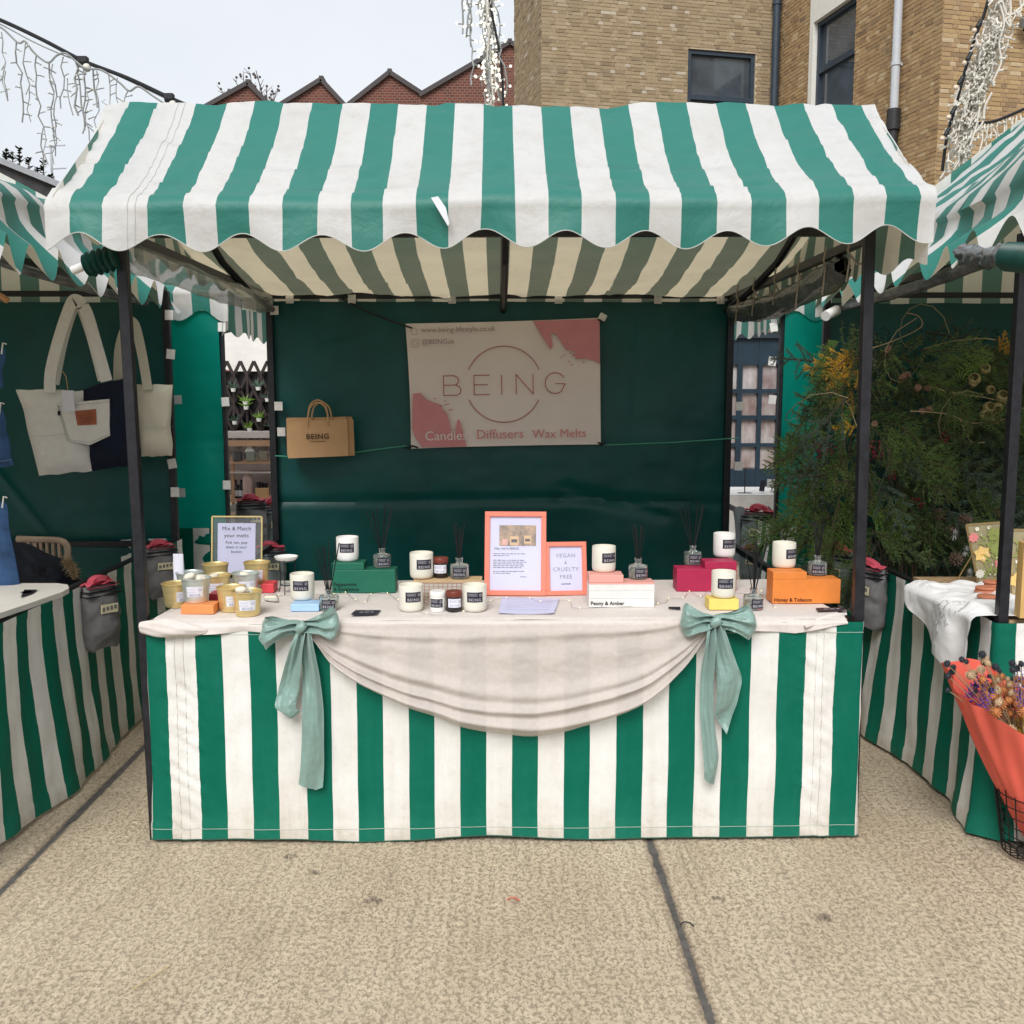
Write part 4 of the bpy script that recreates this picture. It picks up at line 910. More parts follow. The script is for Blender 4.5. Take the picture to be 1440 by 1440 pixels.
zs = lambda key, step: ZT+BX[key][1]+(BX[key][2] if step else 0)+.001

# candles
cw, cn = make_candle(True), make_candle(False)
GC = 'labelled candles in frosted glass'
for i, (f, px, py, z, rz, lab) in enumerate([
    (cw, 489, 788, zs('green', 1), .06, 'white candle on the step of the dark green box'),
    (cn, 593, 812, ZT+.09, .1, 'candle on the wire rack left of the rust lidded jar'),
    (cn, 578, 858, ZT, .05, 'candle at the left front foot of the wire rack'),
    (cn, 667.5, 858, ZT, -.05, 'candle at the right front foot of the wire rack'),
    (cn, 849, 803, zs('white', 1), .15, 'candle on the pale pink step of the white box'),
    (cw, 1018, 782, zs('magenta', 1), .05, 'white candle on the step of the magenta box'),
    (cn, 1017, 839, ZT+.039, .0, 'candle on the yellow block above the right bow'),
    (cn, 1102, 797, zs('orange', 1), .3, 'candle on the step of the orange box'),
    (cn, 425.5, 842, ZT+.027, .0, 'candle on the pale blue block by the left bow')]):
    first = (f is cw and i == 0) or (f is cn and i == 1); place(f, 0 if first else 1, on(px, py, z), rz, lab, GC)
# diffusers
GD = 'reed diffusers with black reeds'
da, db, dc = make_diffuser(3, .38, 8), make_diffuser(5, .2, 7, .14), make_diffuser(9, .3, 9, .19)
for i, (f, px, py, z, rz, lab) in enumerate([
    (da, 537.5, 797, zs('green', 0), .2, 'reed diffuser on the dark green box beside a white candle'),
    (dc, 463, 857, ZT, .1, 'reed diffuser by the left bow, in front of the dark green box'),
    (db, 646, 812, ZT+.09, -.1, 'reed diffuser on the right end of the wire rack'),
    (db, 897, 813, zs('white', 0), .3, 'reed diffuser on the pale pink top of the white box'),
    (da, 974, 793, zs('magenta', 0), .1, 'reed diffuser on the magenta box with reeds fanned wide'),
    (dc, 1059, 856, ZT, .15, 'reed diffuser between the yellow block and the orange box'),
    (db, 1149, 808, zs('orange', 0), -.1, 'reed diffuser on the lower end of the orange box')]):
    first = i in (0, 1, 2); place(f, 0 if first else 1, on(px, py, z), rz, lab, GD)
# jars
ja, jw = make_jar(False), make_jar(True)
GJ = 'small lidded jars round the wire rack'
place(ja, 0, on(620, 811, ZT+.09), .1, 'dark jar with rust lid on top of the wire rack', GJ)
place(ja, 1, on(638.5, 859, ZT), .05, 'dark jar with rust lid in front of the wire rack', GJ)
place(jw, 0, on(615.5, 859, ZT), .0, 'white lidded jar with charcoal label in front of the wire rack', GJ)
# buckets and the melts in them
bg_, bs_ = make_bucket(m_gold), make_bucket(m_tin); GB = 'tin buckets of wax melts'
m_melt = M('white_wax_melt', (.76, .7, .58), .5, var=.03, spec=.3)
melt_me = MB().quadgrid(lambda u, v: Vector((.019*math.sin(PI*v)*math.cos(2*PI*u)*(1+.1*math.cos(10*PI*u)*math.sin(PI*v)), .019*math.sin(PI*v)*math.sin(2*PI*u)*(1+.1*math.cos(10*PI*u)*math.sin(PI*v)), -.012*math.cos(PI*v))), 30, 10, closed_u=True).mesh('wax_melt', m_melt, True, 80)
rbk = random.Random(5)
for i, (f, px, py, z, rz, lab, melts) in enumerate([
    (bg_, 249, 852, ZT, .5, 'gold bucket at the far left end of the counter', 0),
    (bs_, 276.5, 845, ZT+.033, .05, 'silver bucket on the orange block, topped with white melts', 2),
    (bs_, 268, 835, ZT, .1, 'silver bucket behind the one on the orange block', 0),
    (bg_, 304, 822, ZT, .1, 'gold bucket at the back, directly below the mix and match sign', 0),
    (bg_, 306, 839, ZT, .0, 'gold bucket behind the dark red block, in the middle of the cluster', 1),
    (bs_, 346, 836, ZT, .0, 'silver bucket below the lower right corner of the mix and match sign', 1),
    (bg_, 362, 820, ZT+.02, -.2, 'gold bucket at the back above the bright red block', 0),
    (bg_, 326, 858, ZT, .25, 'gold bucket in the front row, left of the frontmost one', 0),
    (bg_, 348.5, 864, ZT, .0, 'frontmost gold bucket, filled with white melts', 2)]):
    p = on(px, py, z); first = i in (0, 1); place(f, 0 if first else 1, p, rz, lab, GB)
    for k in range(melts):
        a = k*2.2+i; o = inst('wax_melt', melt_me, None, p+Vector((.02*math.cos(a), .018*math.sin(a), .074+.01*k)), (rbk.uniform(-.5, .5), rbk.uniform(-.5, .5), a), 1.25)
        tag(o, {1: 'white ribbed wax melt in the silver bucket on the orange block', 4: 'white wax melt in the gold bucket behind the dark red block', 5: 'white wax melt in the silver bucket below the mix and match sign', 8: 'white wax melt in the frontmost gold bucket'}[i], 'wax melt', {1: 'wax melts in the silver bucket on the orange block', 4: 'wax melts in the middle gold bucket', 5: 'wax melts in the silver bucket below the sign', 8: 'wax melts in the frontmost gold bucket'}[i])
# wire rack
m_wire = M('rose_gold_wire', (.62, .4, .28), .35, metal=.6, var=.1)
m_palewood = M('pale_wood', (.52, .36, .2), .55, var=.2, vs=10, stretch=(2, 20, 20))
p = on(651, 851); t = thing('wire_rack', 'low rose gold wire rack with a pale wooden top under candles and jars', 'rack', (p.x-.055, p.y+.05, ZT))
for k in range(3): MB().box((0, -.03+.03*k, .084), (.245, .0285, .008)).build('slat', m_palewood, t, bevel=.001)
for k in range(7): MB().tube([(-.115, -.042, .008+.0115*k), (.115, -.042, .008+.0115*k)], .0014, 5).build('wire', m_wire, t)
for k in range(15): MB().tube([(-.115+.0164*k, -.042, .004), (-.115+.0164*k, -.042, .08)], .0012, 5).build('wire', m_wire, t)
for sx in (-.115, .115):
    for sy in (-.042, .042): MB().tube([(sx, sy, 0), (sx, sy, .08)], .0028, 6).build('leg', m_wire, t)
    for k in range(5): MB().tube([(sx, -.042, .01+.016*k), (sx, .042, .01+.016*k)], .0014, 5).build('wire', m_wire, t)
# coral frames
m_coral = M('coral_paint', (.8, .22, .15), .5, var=.06, vs=20, bump=.04)
m_lav = M('lavender_paper', (.6, .6, .8), .6, var=.03)
m_pane = M('picture_glass', (.9, .9, .92), .03, var=.02); add_transparency(m_pane, .93)
def frame(px, py, w_, h, label, border, rz, name='picture_frame'):
    p = on(px, py); t = thing(name, label, 'picture frame', (p.x, p.y+.02, ZT), rz); t.rotation_euler = (-R(12), 0, rz)
    f = MB(); b = border
    for c, s in (((0, 0, b/2), (w_, .018, b)), ((0, 0, h-b/2), (w_, .018, b)), ((-w_/2+b/2, 0, h/2), (b, .018, h-2*b)), ((w_/2-b/2, 0, h/2), (b, .018, h-2*b))): f.box(c, s)
    f.build('moulding', m_coral, t, bevel=.0015)
    MB().box((0, .004, h/2), (w_-2*b, .004, h-2*b)).build('insert', m_lav, t); MB().box((0, -.003, h/2), (w_-2*b, .002, h-2*b)).build('pane', m_pane, t)
    MB().bar((0, .01, h*.6), (0, .12, .03), .03, .004).build('easel_leg', m_coral, t); return t
f1 = frame(724.5, 839, .231, .315, 'large coral frame holding a printed page with a small photograph', .019, R(-3))
MB().box((.008, .0015, .225), (.138, .0012, .078)).build('photograph', M('printed_photograph', (.05, .04, .045), .5, var=.5, vs=22, col2=(.55, .36, .2)), f1)
MB().box((-.005, .0009, .205), (.032, .001, .034)).box((.045, .0009, .21), (.026, .001, .03)).box((-.005, .0004, .205), (.022, .001, .012), m=1).box((.045, .0004, .208), (.018, .001, .01), m=1).box((-.04, .0009, .2), (.02, .001, .022), m=2).build('pictured_candles', [M('pictured_wax', (.66, .42, .2), .5), m_label, M('pictured_pink', (.7, .35, .3), .5)], f1)
inst('lettering', text_mesh("Hey, we're BEING", MT['ink'], .0125, 'LEFT'), f1, (-.08, .0012, .172), FACE)
pm = MB(); rr_ = random.Random(2)
for k, z in enumerate((.156, .149, .132, .125, .118, .111, .104, .09, .083)):
    x = -.083
    while x < .04+rr_.uniform(-.02, .0) if z not in (.149, .083) else x < -.03:
        wl = rr_.uniform(.006, .018); pm.box((x+wl/2, .0014, z), (wl, .0006, .0022)); x += wl+.003
pm.box((.03, .0014, .07), (.025, .0006, .002)); pm.build('print', MT['ink'], f1)
f2 = frame(797, 838.5, .157, .2, 'small coral frame with a vegan and cruelty free notice', .017, R(4))
for s_, z, b_ in ((.021, .142, 'VEGAN'), (.016, .117, '&'), (.021, .09, 'CRUELTY'), (.021, .062, 'FREE')): inst('lettering', text_mesh(b_, M('notice_ink', (.2, .21, .26), .6) if 'notice_ink' not in bpy.data.materials else bpy.data.materials['notice_ink'], s_, spacing=1.15), f2, (0, .0012, z), FACE)
MB().box((0, .0012, .042), (.036, .0006, .003)).build('rule', MT['ink'], f2)
# mix and match sign in a thin brass and glass frame
m_brass = M('brass_edge', (.7, .55, .25), .35, metal=.6)
p = on(324, 815); t = thing('sign_frame', 'glass sign in a thin brass frame reading Mix and Match', 'sign', (p.x, p.y+.1, ZT), R(-2)); t.rotation_euler = (-R(8), 0, R(-2))
w_, h = .208, .243
f = MB()
for c, s in (((0, 0, .004), (w_, .008, .006)), ((0, 0, h), (w_, .008, .006)), ((-w_/2, 0, h/2), (.006, .008, h)), ((w_/2, 0, h/2), (.006, .008, h))): f.box(c, s)
f.build('edge', m_brass, t); MB().box((0, .003, h/2), (w_-.006, .002, h-.008)).build('pane', m_pane, t)
pp = MB().box((-.002, .0, h/2-.012), (.158, .0015, h-.03)).build('sheet', m_lav, t)
for s_, z, b_ in ((.0225, .186, 'Mix & Match'), (.0225, .157, 'your melts'), (.016, .13, "Pick 'em, pop"), (.016, .111, 'them in your'), (.016, .092, 'bucket')): inst('lettering', text_mesh(b_, MT['ink'], s_, spacing=1.05), t, (-.002, -.0012, z), FACE)
# wax burner
p = on(403, 834); t = thing('wax_burner', 'black wire wax burner with a shallow white dish', 'wax burner', (p.x, p.y+.01, ZT))
MB().lathe([(0, .122), (.03, .122), (.041, .132), (.044, .14), (.042, .1405), (.036, .133), (0, .128)], 32).build('dish', MT['white'], t, smooth=True)
for k in range(3):
    a = 2*PI*k/3+.5; c, s = math.cos(a), math.sin(a)
    MB().tube([(.036*c, .036*s, .13), (.03*c, .03*s, .06), (.036*c, .036*s, .012), (.042*c, .042*s, .0)], .002, 6).build('leg', MT['black'], t)
MB().tube([(.033*math.cos(a), .033*math.sin(a), .125) for a in [k*PI/10 for k in range(21)]], .002, 5).tube([(.022*math.cos(a), .022*math.sin(a), .03) for a in [k*PI/10 for k in range(21)]], .002, 5).build('ring', MT['black'], t)
MB().lathe([(0, .03), (.018, .03), (.019, .036), (0, .036)], 16).build('tealight', m_tin, t)
# leaflets, cards, packet, paper pouch
def flat(name, label, cat, pts, mat_, th=.0012, lift=0, group=None):
    c = sum((on(*q) for q in pts), Vector())/len(pts); t = thing(name, label, cat, (c.x, c.y, ZT+lift), 0, group)
    P = [on(*q)-c for q in pts]; mb = MB(); n = len(P)
    def corner(u, v): return (P[0].lerp(P[1], u)).lerp(P[3].lerp(P[2], u), v)
    mb.quadgrid(lambda u, v: corner(u, v)+Vector((0, 0, th+.004*(abs(2*u-1)**3)*(1-v)+.001*nz1(u*3, v*3))), 10, 8).build('sheet', mat_, t, smooth=True); return t, corner
t, cr = flat('leaflet', 'white price leaflet lying at the foot of the coral frames', 'leaflet', [(701, 864), (779, 864), (787, 842), (706, 840)], m_lav)
pm = MB()
for k in range(5):
    a, b_ = cr(.1, .2+.15*k), cr(.9, .2+.15*k); pm.bar(a+Vector((0, 0, .0055)), b_+Vector((0, 0, .0055)), .0012, .0006)
pm.build('print', m_lgrey, t)
for k, (pts, lab) in enumerate((([(493, 867), (530, 866), (536, 859), (500, 859)], 'dark business card lying right of the left bow'), ([(1150, 862), (1190, 860), (1187, 855), (1147, 856)], 'dark business card in front of the orange box'))):
    t, cr = flat('business_card', lab, 'card', pts, m_label, .002, .001, 'business cards on the tablecloth')
    pm = MB()
    for u0, u1 in ((.25, .4), (.45, .62), (.68, .8)): pm.bar(cr(u0, .5)+Vector((0, 0, .0042)), cr(u1, .5)+Vector((0, 0, .0042)), .003, .0008)
    pm.build('print', m_lsilver, t)
t, cr = flat('melt_packet', 'small clear packet of wax melts beside the wax burner', 'packet', [(372, 846), (391, 848), (390, 836), (370, 838)], M('packet_film', (.55, .57, .55), .2, var=.2), .004)
for k in range(3): MB().ball(cr(.25+.25*k, .5)+Vector((0, 0, .006)), .012, 10, 6, (1, 1, .5)).build('melt', m_melt, t, smooth=True)
p = on(249, 836); t = thing('paper_pouch', 'tall narrow white pouch standing behind the leftmost gold bucket', 'pouch', (p.x, p.y+.03, ZT))
MB().quadgrid(lambda u, v: Vector(((.021-.002*v)*math.cos(2*PI*u)*(1+.05*nz1(v*9, u)), .012*(1-v*.8)*math.sin(2*PI*u), v*.15)), 20, 20, closed_u=True).build('pouch', MT['paper'], t, smooth=True, angle=80)
p = on(944, 857); t = thing('black_clip', 'small dark clip tucked beside the right bow', 'clip', p); MB().tube([(-.01, 0, .006), (.03, -.01, .008)], .004, 6).build('arm', MT['black'], t); MB().tube([(-.008, .004, .004), (.03, -.012, .003)], .003, 6).build('arm', MT['black'], t)
# fairy lights wandering over the cloth
m_silver = M('silver_wire', (.6, .58, .55), .3, metal=.7); m_led = M('warm_led', (1, .8, .45), .3, emit=.6)
t = thing('fairy_lights', 'fine silver wire of tiny fairy lights trailing over the tablecloth', 'fairy lights', (0, 0, 0))
pts = [(392, 838), (470, 838), (486, 834), (500, 846), (514, 848), (522, 838), (545, 835), (560, 846), (600, 864), (652, 862), (690, 846), (712, 843), (745, 842), (760, 848), (800, 846), (815, 858), (925, 850), (940, 844), (960, 842), (969, 834), (985, 840), (1002, 832), (1050, 836), (1070, 834), (1090, 856)]
P = [on(*q)+Vector((0, -.004, .003+.004*(k % 2))) for k, q in enumerate(pts)]
sm = []
for i in range(len(P)-1):
    p0, p1, p2, p3 = P[max(i-1, 0)], P[i], P[i+1], P[min(i+2, len(P)-1)]
    for k in range(6):
        tt = k/6; sm.append(.5*((2*p1)+(p2-p0)*tt+(2*p0-5*p1+4*p2-p3)*tt*tt+(3*p1-p0-3*p2+p3)*tt**3))
MB().tube(sm, .0009, 4).build('wire', m_silver, t)
for k in range(0, len(P), 1): MB().ball(P[k]+Vector((0, 0, .002)), .002, 8, 5).build('bulb', m_led, t, smooth=True)

# ================================================================== BANNER AND BAGS ON THE BACK SHEET
YBN = 1.975
m_banner = M('cream_vinyl', (.88, .78, .73), .6, var=.03, vs=3, bump=.03, bs=6)
m_bpink = M('rose_print', (.72, .29, .31), .6, var=.06); m_rose = M('dusty_rose_print', (.5, .13, .15), .6); m_bgrey = M('mauve_grey_print', (.38, .26, .27), .6); m_bwhite = M('pale_print_white', (.9, .82, .78), .6)
bn = thing('banner', 'cream and rose vinyl banner reading BEING, tied to the green back sheet', 'banner', at_y(707, 540, YBN))
Bq = [at_y(*q, YBN) for q in ((578, 631), (845, 625), (843, 447), (570, 455))]; B0 = bn.location.copy()
def bsurf(u, v):
    p = Bq[0].lerp(Bq[1], u).lerp(Bq[3].lerp(Bq[2], u), v)-B0
    return p+Vector((.006*math.sin(PI*v)*(1-u), .006*nz1(u*2, v*2, 3)+.004*math.sin(u*9+v*2), .004*math.sin(PI*u)*(2*v-1)*-1))
MB().quadgrid(lambda u, v: bsurf(u, v), 40, 26).quadgrid(lambda u, v: bsurf(u, v)+Vector((0, .003, 0)), 40, 26, flip=True).build('sheet', m_banner, bn, smooth=True)
def bp_(cx, cy, k=0): return at_y(560+cx/4.8, 440+cy/4.8, YBN-.014-k)-B0
def bpoly(pts, name, mat_, k=0):
    import mathutils
    P = [bp_(x, y, k) for x, y in pts]; tri = mathutils.geometry.tessellate_polygon([P]); mb = MB(); mb.v = [tuple(p) for p in P]
    for t_ in tri:
        a, b, c = t_; n = (P[b]-P[a]).cross(P[c]-P[a]); mb.f.append((a, b, c) if n.y < 0 else (a, c, b)); mb.m.append(0); mb.uv.append([(0, 0)]*3)
    return mb.build(name, mat_, bn)
bpoly([(910, 55), (1030, 250), (1042, 225), (1030, 130), (1070, 150), (1135, 250), (1200, 262), (1170, 290), (1205, 295), (1190, 310), (1270, 310), (1320, 322), (1360, 345), (1358, 40)], 'painted_blotch', m_bpink)
bpoly([(100, 545), (150, 540), (190, 585), (240, 605), (300, 625), (290, 640), (330, 680), (355, 780), (370, 810), (385, 800), (400, 720), (415, 725), (440, 810), (460, 903), (162, 906), (110, 830), (94, 780)], 'painted_blotch', m_bpink)
fl = MB()
for (x, y) in ((1100, 300), (1120, 285), (1150, 330), (1170, 350), (1250, 335), (1160, 272), (245, 578), (315, 595), (320, 620), (345, 655), (360, 652), (335, 616)): fl.poly([bp_(x-7, y+3), bp_(x+8, y+4), bp_(x+9, y-3), bp_(x-4, y-4)])
fl.build('paint_fleck', m_bpink, bn)
def stroke(pts, wd, mat_, name='lettering', k=.002):
    mb = MB(); P = [bp_(x, y, k) for x, y in pts]
    for a, b in zip(P, P[1:]):
        d = (b-a).normalized()*wd*.3; s_ = Vector((-d.z, 0, d.x)).normalized()*wd/2; a_, b_ = a-d, b+d; q = [a_-s_, b_-s_, b_+s_, a_+s_]; mb.poly(q if (q[1]-q[0]).cross(q[2]-q[0]).y < 0 else q[::-1])
    return mb.build(name, mat_, bn)
arc = lambda a0, a1, cx=713, cy=482, r=257, n=40: [(cx+r*math.cos(R(lerp(a0, a1, k/n))), cy+r*math.sin(R(lerp(a0, a1, k/n)))) for k in range(n+1)]
stroke(arc(203, 337), .0046, m_rose, 'ring'); stroke(arc(24, 156), .0046, m_rose, 'ring')
stroke([(308, 558), (305, 426), (372, 424), (398, 434), (408, 452), (404, 472), (388, 486), (306, 490)], .0046, m_rose); stroke([(388, 487), (412, 497), (424, 520), (418, 542), (396, 556), (308, 558)], .0046, m_rose)
stroke([(615, 420), (511, 422), (513, 553), (615, 551)], .0046, m_rose); stroke([(512, 486), (603, 485)], .0046, m_rose)
stroke([(697, 420), (700, 552)], .0046, m_rose); stroke([(797, 549), (795, 416), (912, 547), (909, 412)], .0046, m_rose)
stroke([(1118, 438)]+[(1060+68*math.cos(R(a)), 474+70*math.sin(R(a))) for a in range(-42, -318, -12)][::1]+[(1126, 478), (1062, 478)], .0046, m_rose)
def btext(body, x, y, width, mat_, k=.0026, spacing=1.0):
    me = text_mesh(body, mat_, .05, 'LEFT', spacing=spacing); w0 = max(v.co.x for v in me.vertices); a, b = bp_(x, y, k), bp_(x+width, y-width*.022, k)
    o = inst('lettering', me, bn, a, (PI/2, -math.atan2(b.z-a.z, b.x-a.x), 0), (b-a).length/w0); return o
btext('Candles', 180, 862, 285, m_bwhite); btext('Diffusers', 527, 851, 318, m_bpink); btext('Wax Melts', 905, 845, 363, m_bpink)
btext('www.being-lifestyle.co.uk', 155, 132, 500, m_bgrey); btext('@BEINGuk', 158, 212, 222, m_bgrey)
stroke([(86, 118), (108, 100), (130, 116), (124, 145), (94, 147), (86, 118)], .002, m_bgrey, 'basket_icon')
stroke([(92, 182), (130, 180), (137, 188), (136, 224), (128, 232), (94, 232), (88, 224), (88, 190), (92, 182)], .002, m_bgrey, 'camera_icon'); stroke(arc(0, 360, 112, 206, 13, 16), .002, m_bgrey, 'camera_icon')
for (cx, cy, ex, ey) in ((55, 90, -390, -100), (95, 897, 40, 905), (1350, 875, 1400, 880), (1350, 45, 1400, 20)):
    a = bp_(cx, cy, .004); b = bp_(ex, ey, -.02); MB().tube([a+Vector((.03, -.006, -.01)), a, a.lerp(b, .5)+Vector((0, -.004, -.012)), b], .005, 6).build('bungee_tie', MT['black'], bn)
MB().box(bp_(1380, 28, .01), (.04, .02, .035), Matrix.Rotation(.5, 3, 'Y')).build('tape_wad', MT['tape'], bn, bevel=.006)
m_cord = M('mint_cord', (.08, .35, .24), .6)
cd_ = thing('cord', 'thin mint green cord tied from the left rear pole to the banner', 'cord', at_y(392, 641, 1.95)); c0 = cd_.location
MB().tube([at_y(387, 641, 1.94)-c0, at_y(405, 642, 1.94)-c0, at_y(500, 636, 1.96)-c0, at_y(545, 630, 1.975)-c0, at_y(572, 627, 1.975)-c0], .0035, 6).build('strand', m_cord, cd_)
cd_ = thing('cord', 'thin mint green cord from the banner to the right rear pole', 'cord', at_y(1036, 615, 1.95)); c0 = cd_.location
MB().tube([at_y(848, 626, 1.975)-c0, at_y(950, 622, 1.97)-c0, at_y(1038, 616, 1.945)-c0], .003, 6).build('strand', m_cord, cd_)

def pillow(quad, th, nu=16, nv=16, seed=0, wr=.006, pw=.5):
    a, b, c, d = [Vector(q) for q in quad]            # BL, BR, TR, TL
    def s(sign):
        def f(u, v):
            p = a.lerp(b, u).lerp(d.lerp(c, u), v); k = (max(0, 4*u*(1-u))**pw)*(max(0, 4*v*(1-v))**pw if v > .5 else max(0, min(1, v*6))**pw)
            ed = .012*nz1(u*3.1, v*3.3, seed)+.008*math.sin(PI*v)*(.5-u)
            return p+Vector((ed, sign*(th*.5*k+wr*1.6*fbm(u*3, v*3, seed+sign)*k)+sign*.0006, .007*nz1(u*4, v*2, seed+5)))
        return f
    return MB().quadgrid(s(-1), nu, nv).quadgrid(s(1), nu, nv, flip=True)
def ribbon(pts, width, th=.004):
    P = [Vector(p) for p in pts]; mb = MB(); n = len(P); W_ = []
    for i in range(n):
        t = (P[min(i+1, n-1)]-P[max(i-1, 0)]).normalized(); W_.append(Vector((0, -1, 0)).cross(t).normalized()*width/2)
    for i in range(n-1):
        for o in (-th/2, th/2):
            q = Vector((0, o, 0)); f = [P[i]-W_[i]+q, P[i]+W_[i]+q, P[i+1]+W_[i+1]+q, P[i+1]-W_[i+1]+q]; mb.poly(f if o < 0 else f[::-1])
        for s_ in (-1, 1):
            mb.poly([P[i]+W_[i]*s_+Vector((0, -th/2, 0)), P[i]+W_[i]*s_+Vector((0, th/2, 0)), P[i+1]+W_[i+1]*s_+Vector((0, th/2, 0)), P[i+1]+W_[i+1]*s_+Vector((0, -th/2, 0))])
    return mb
def curve3(pts, k=6):
    P = [Vector(p) for p in pts]; out = []; n = len(P)-1
    for i in range(n):
        p0, p1, p2, p3 = P[max(i-1, 0)], P[i], P[i+1], P[min(i+2, n)]
        for j in range(k):
            t = j/k; out.append(.5*((2*p1)+(p2-p0)*t+(2*p0-5*p1+4*p2-p3)*t*t+(3*p1-p0-3*p2+p3)*t**3))
    out.append(P[-1]); return out
m_kraft = M('kraft_paper', (.62, .37, .19), .7, var=.06, vs=9, bump=.12, bs=14); m_kdark = M('brown_print', (.1, .045, .025), .6)
for k, (dx, dy, dz, lab) in enumerate(((0, 0, 0, 'front brown paper carrier bag printed BEING, hanging on the green back sheet'), (-.014, .05, .012, 'second brown paper carrier bag tucked behind the printed one'))):
    Y = 1.86+dy; c = at_y(447, 640, 1.86)+Vector((dx, dy, dz)); t = thing('paper_bag', lab, 'paper bag', c, 0, 'paper carrier bags on the back sheet')
    Q = [at_y(*q, 1.86)-at_y(447, 640, 1.86) for q in ((405, 644.5), (490, 641), (488, 589.5), (403.5, 592.5))]
    body = MB(); n = 12
    body.quadgrid(lambda u, v: Q[0].lerp(Q[1], u).lerp(Q[3].lerp(Q[2], u), v)+Vector((0, -.012*math.sin(PI*u)*(1-v)-.003*nz1(u*4, v*5, k), 0)), n, n)
    dp = Vector((.026, .045, -.002)); dpl = Vector((-.006, .045, .004))
    body.quadgrid(lambda u, v: (Q[1].lerp(Q[2], v))+dp*u+Vector((-.01*math.sin(PI*u), 0, 0)), 4, n).quadgrid(lambda u, v: Q[0].lerp(Q[3], v)+dpl*u, 3, n, flip=True)
    body.quadgrid(lambda u, v: (Q[0]+dpl).lerp(Q[1]+dp, u).lerp((Q[3]+dpl).lerp(Q[2]+dp, u), v), n, n, flip=True).poly([Q[0], Q[0]+dpl, Q[1]+dp, Q[1]])
    body.build('sack', m_kraft, t, smooth=True, angle=35)
    for o in ((0, -.004), (.02, .036)) if k == 0 else ((.008, .0),):
        hp = [at_y(*q, 1.86)-at_y(447, 640, 1.86)+Vector((o[0]*.6, o[1], 0)) for q in ((433, 600), (433.5, 585), (437, 572), (447, 566), (457, 572), (461, 585), (461.5, 598))]
        MB().tube(curve3(hp, 5), .0045, 6).build('handle', m_kraft, t, smooth=True)
    if k == 0:
        a = at_y(430.5, 617.5, 1.845)-at_y(447, 640, 1.86); me = text_mesh('BEING', m_kdark, .05, 'LEFT', spacing=1.15, bold=.001); w0 = max(v.co.x for v in me.vertices)
        inst('lettering', me, t, a, (PI/2, -.02, 0), 32*mpp(at_y(447, 617, 1.845))/w0)
        MB().box(at_y(447, 620.5, 1.846)-at_y(447, 640, 1.86), (.08, .001, .0025)).build('print', m_kdark, t)

# ================================================================== LEFT STALL: TOTES, DENIM, CHAIR, COAT
m_wden = M('white_denim', (.78, .76, .73), .85, var=.05, vs=30, bump=.2, bs=500); m_nden = M('navy_denim', (.006, .01, .028), .85, var=.2, vs=20, bump=.2, bs=500)
m_beige = M('beige_canvas', (.5, .47, .38), .85, var=.06, bump=.2, bs=400); m_seam = M('grey_stitching', (.3, .29, .27), .8); m_leather = M('tan_leather_patch', (.36, .11, .055), .6, var=.2, vs=40)
def bagpt(Y, c): return lambda px, py, dy=0: at_y(px, py, Y+dy)-c
c = at_y(105, 424, 1.6); t = thing('tote_bag', 'large white and navy denim tote bag with a pocket and leather patch', 'tote bag', c); q = bagpt(1.6, c)
pillow([q(55, 669), q(130, 662), q(117, 549), q(23, 548)], .08, seed=1).build('white_panel', m_wden, t, smooth=True)
pillow([q(129.5, 662), q(188, 654), q(178, 530), q(116, 548)], .07, seed=2).build('navy_panel', m_nden, t, smooth=True)
for path in (((70, 552), (72, 520), (85, 470), (100, 428), (108, 422), (117, 430)), ((117, 430), (124, 445), (137, 490), (150, 536))): ribbon(curve3([q(a, b, -.035) for a, b in path]), .055, .006).build('handle', m_wden, t, smooth=True)
ribbon(curve3([q(a, b, .03) for a, b in ((76, 540), (88, 480), (104, 430), (112, 428), (128, 470), (145, 535))]), .05, .006).build('handle', m_wden, t, smooth=True)
pk = MB(); O = [q(*s_, -.046) for s_ in ((80.5, 568), (153, 561), (154, 613), (126, 626), (95, 620))]; O2 = [o+Vector((0, .012, 0)) for o in O]
pk.poly(O[::-1])
for i in range(5): pk.poly([O[i], O[(i+1) % 5], O2[(i+1) % 5], O2[i]])
pk.build('pocket', m_wden, t)
st = MB()
for pts in (((80.5, 568), (95, 620), (126, 626), (154, 613)), ((83, 571), (97, 618), (126, 623), (152, 611)), ((42, 614), (92, 611)), ((82, 572), (152, 565))):
    P = [q(*s_, -.0475) for s_ in pts]
    for a, b in zip(P, P[1:]): st.bar(a, b, .0022, .001)
st.build('stitching', m_seam, t)
lp_ = MB(); O = [q(*s_, -.0485) for s_ in ((105, 578), (135, 575), (136, 597), (109, 598.5))]; lp_.poly([O[3], O[2], O[1], O[0]]); pa_ = lp_.build('patch', m_leather, t)
for (a, b) in (((110, 584), (130, 582.5)), ((111, 588), (131, 586.5)), ((113, 593), (128, 592))): MB().bar(q(*a, -.05), q(*b, -.05), .006, .001).build('stamped_mark', M('stamped_mark', (.2, .05, .03), .6) if 'stamped_mark' not in bpy.data.materials else bpy.data.materials['stamped_mark'], pa_)
MB().box(q(83, 581, -.05), (.012, .002, .022)).build('side_tab', m_nden, t)
tg = MB().box(q(96, 564, -.075), (.056, .002, .1), Matrix.Rotation(-.03, 3, 'Y')).build('swing_tag', MT['paper'], t); MB().tube([q(96, 552, -.075), q(93, 530, -.05), q(88, 522, -.04)], .0018, 5).build('tag_string', m_kraft, t)
c = at_y(185, 450, 1.66); t = thing('tote_bag', 'beige canvas tote bag half hidden behind the front pole', 'tote bag', c); q = bagpt(1.66, c)
pillow([q(199, 642), q(242, 641), q(243, 541), q(186, 541)], .06, seed=5).build('body', m_beige, t, smooth=True)
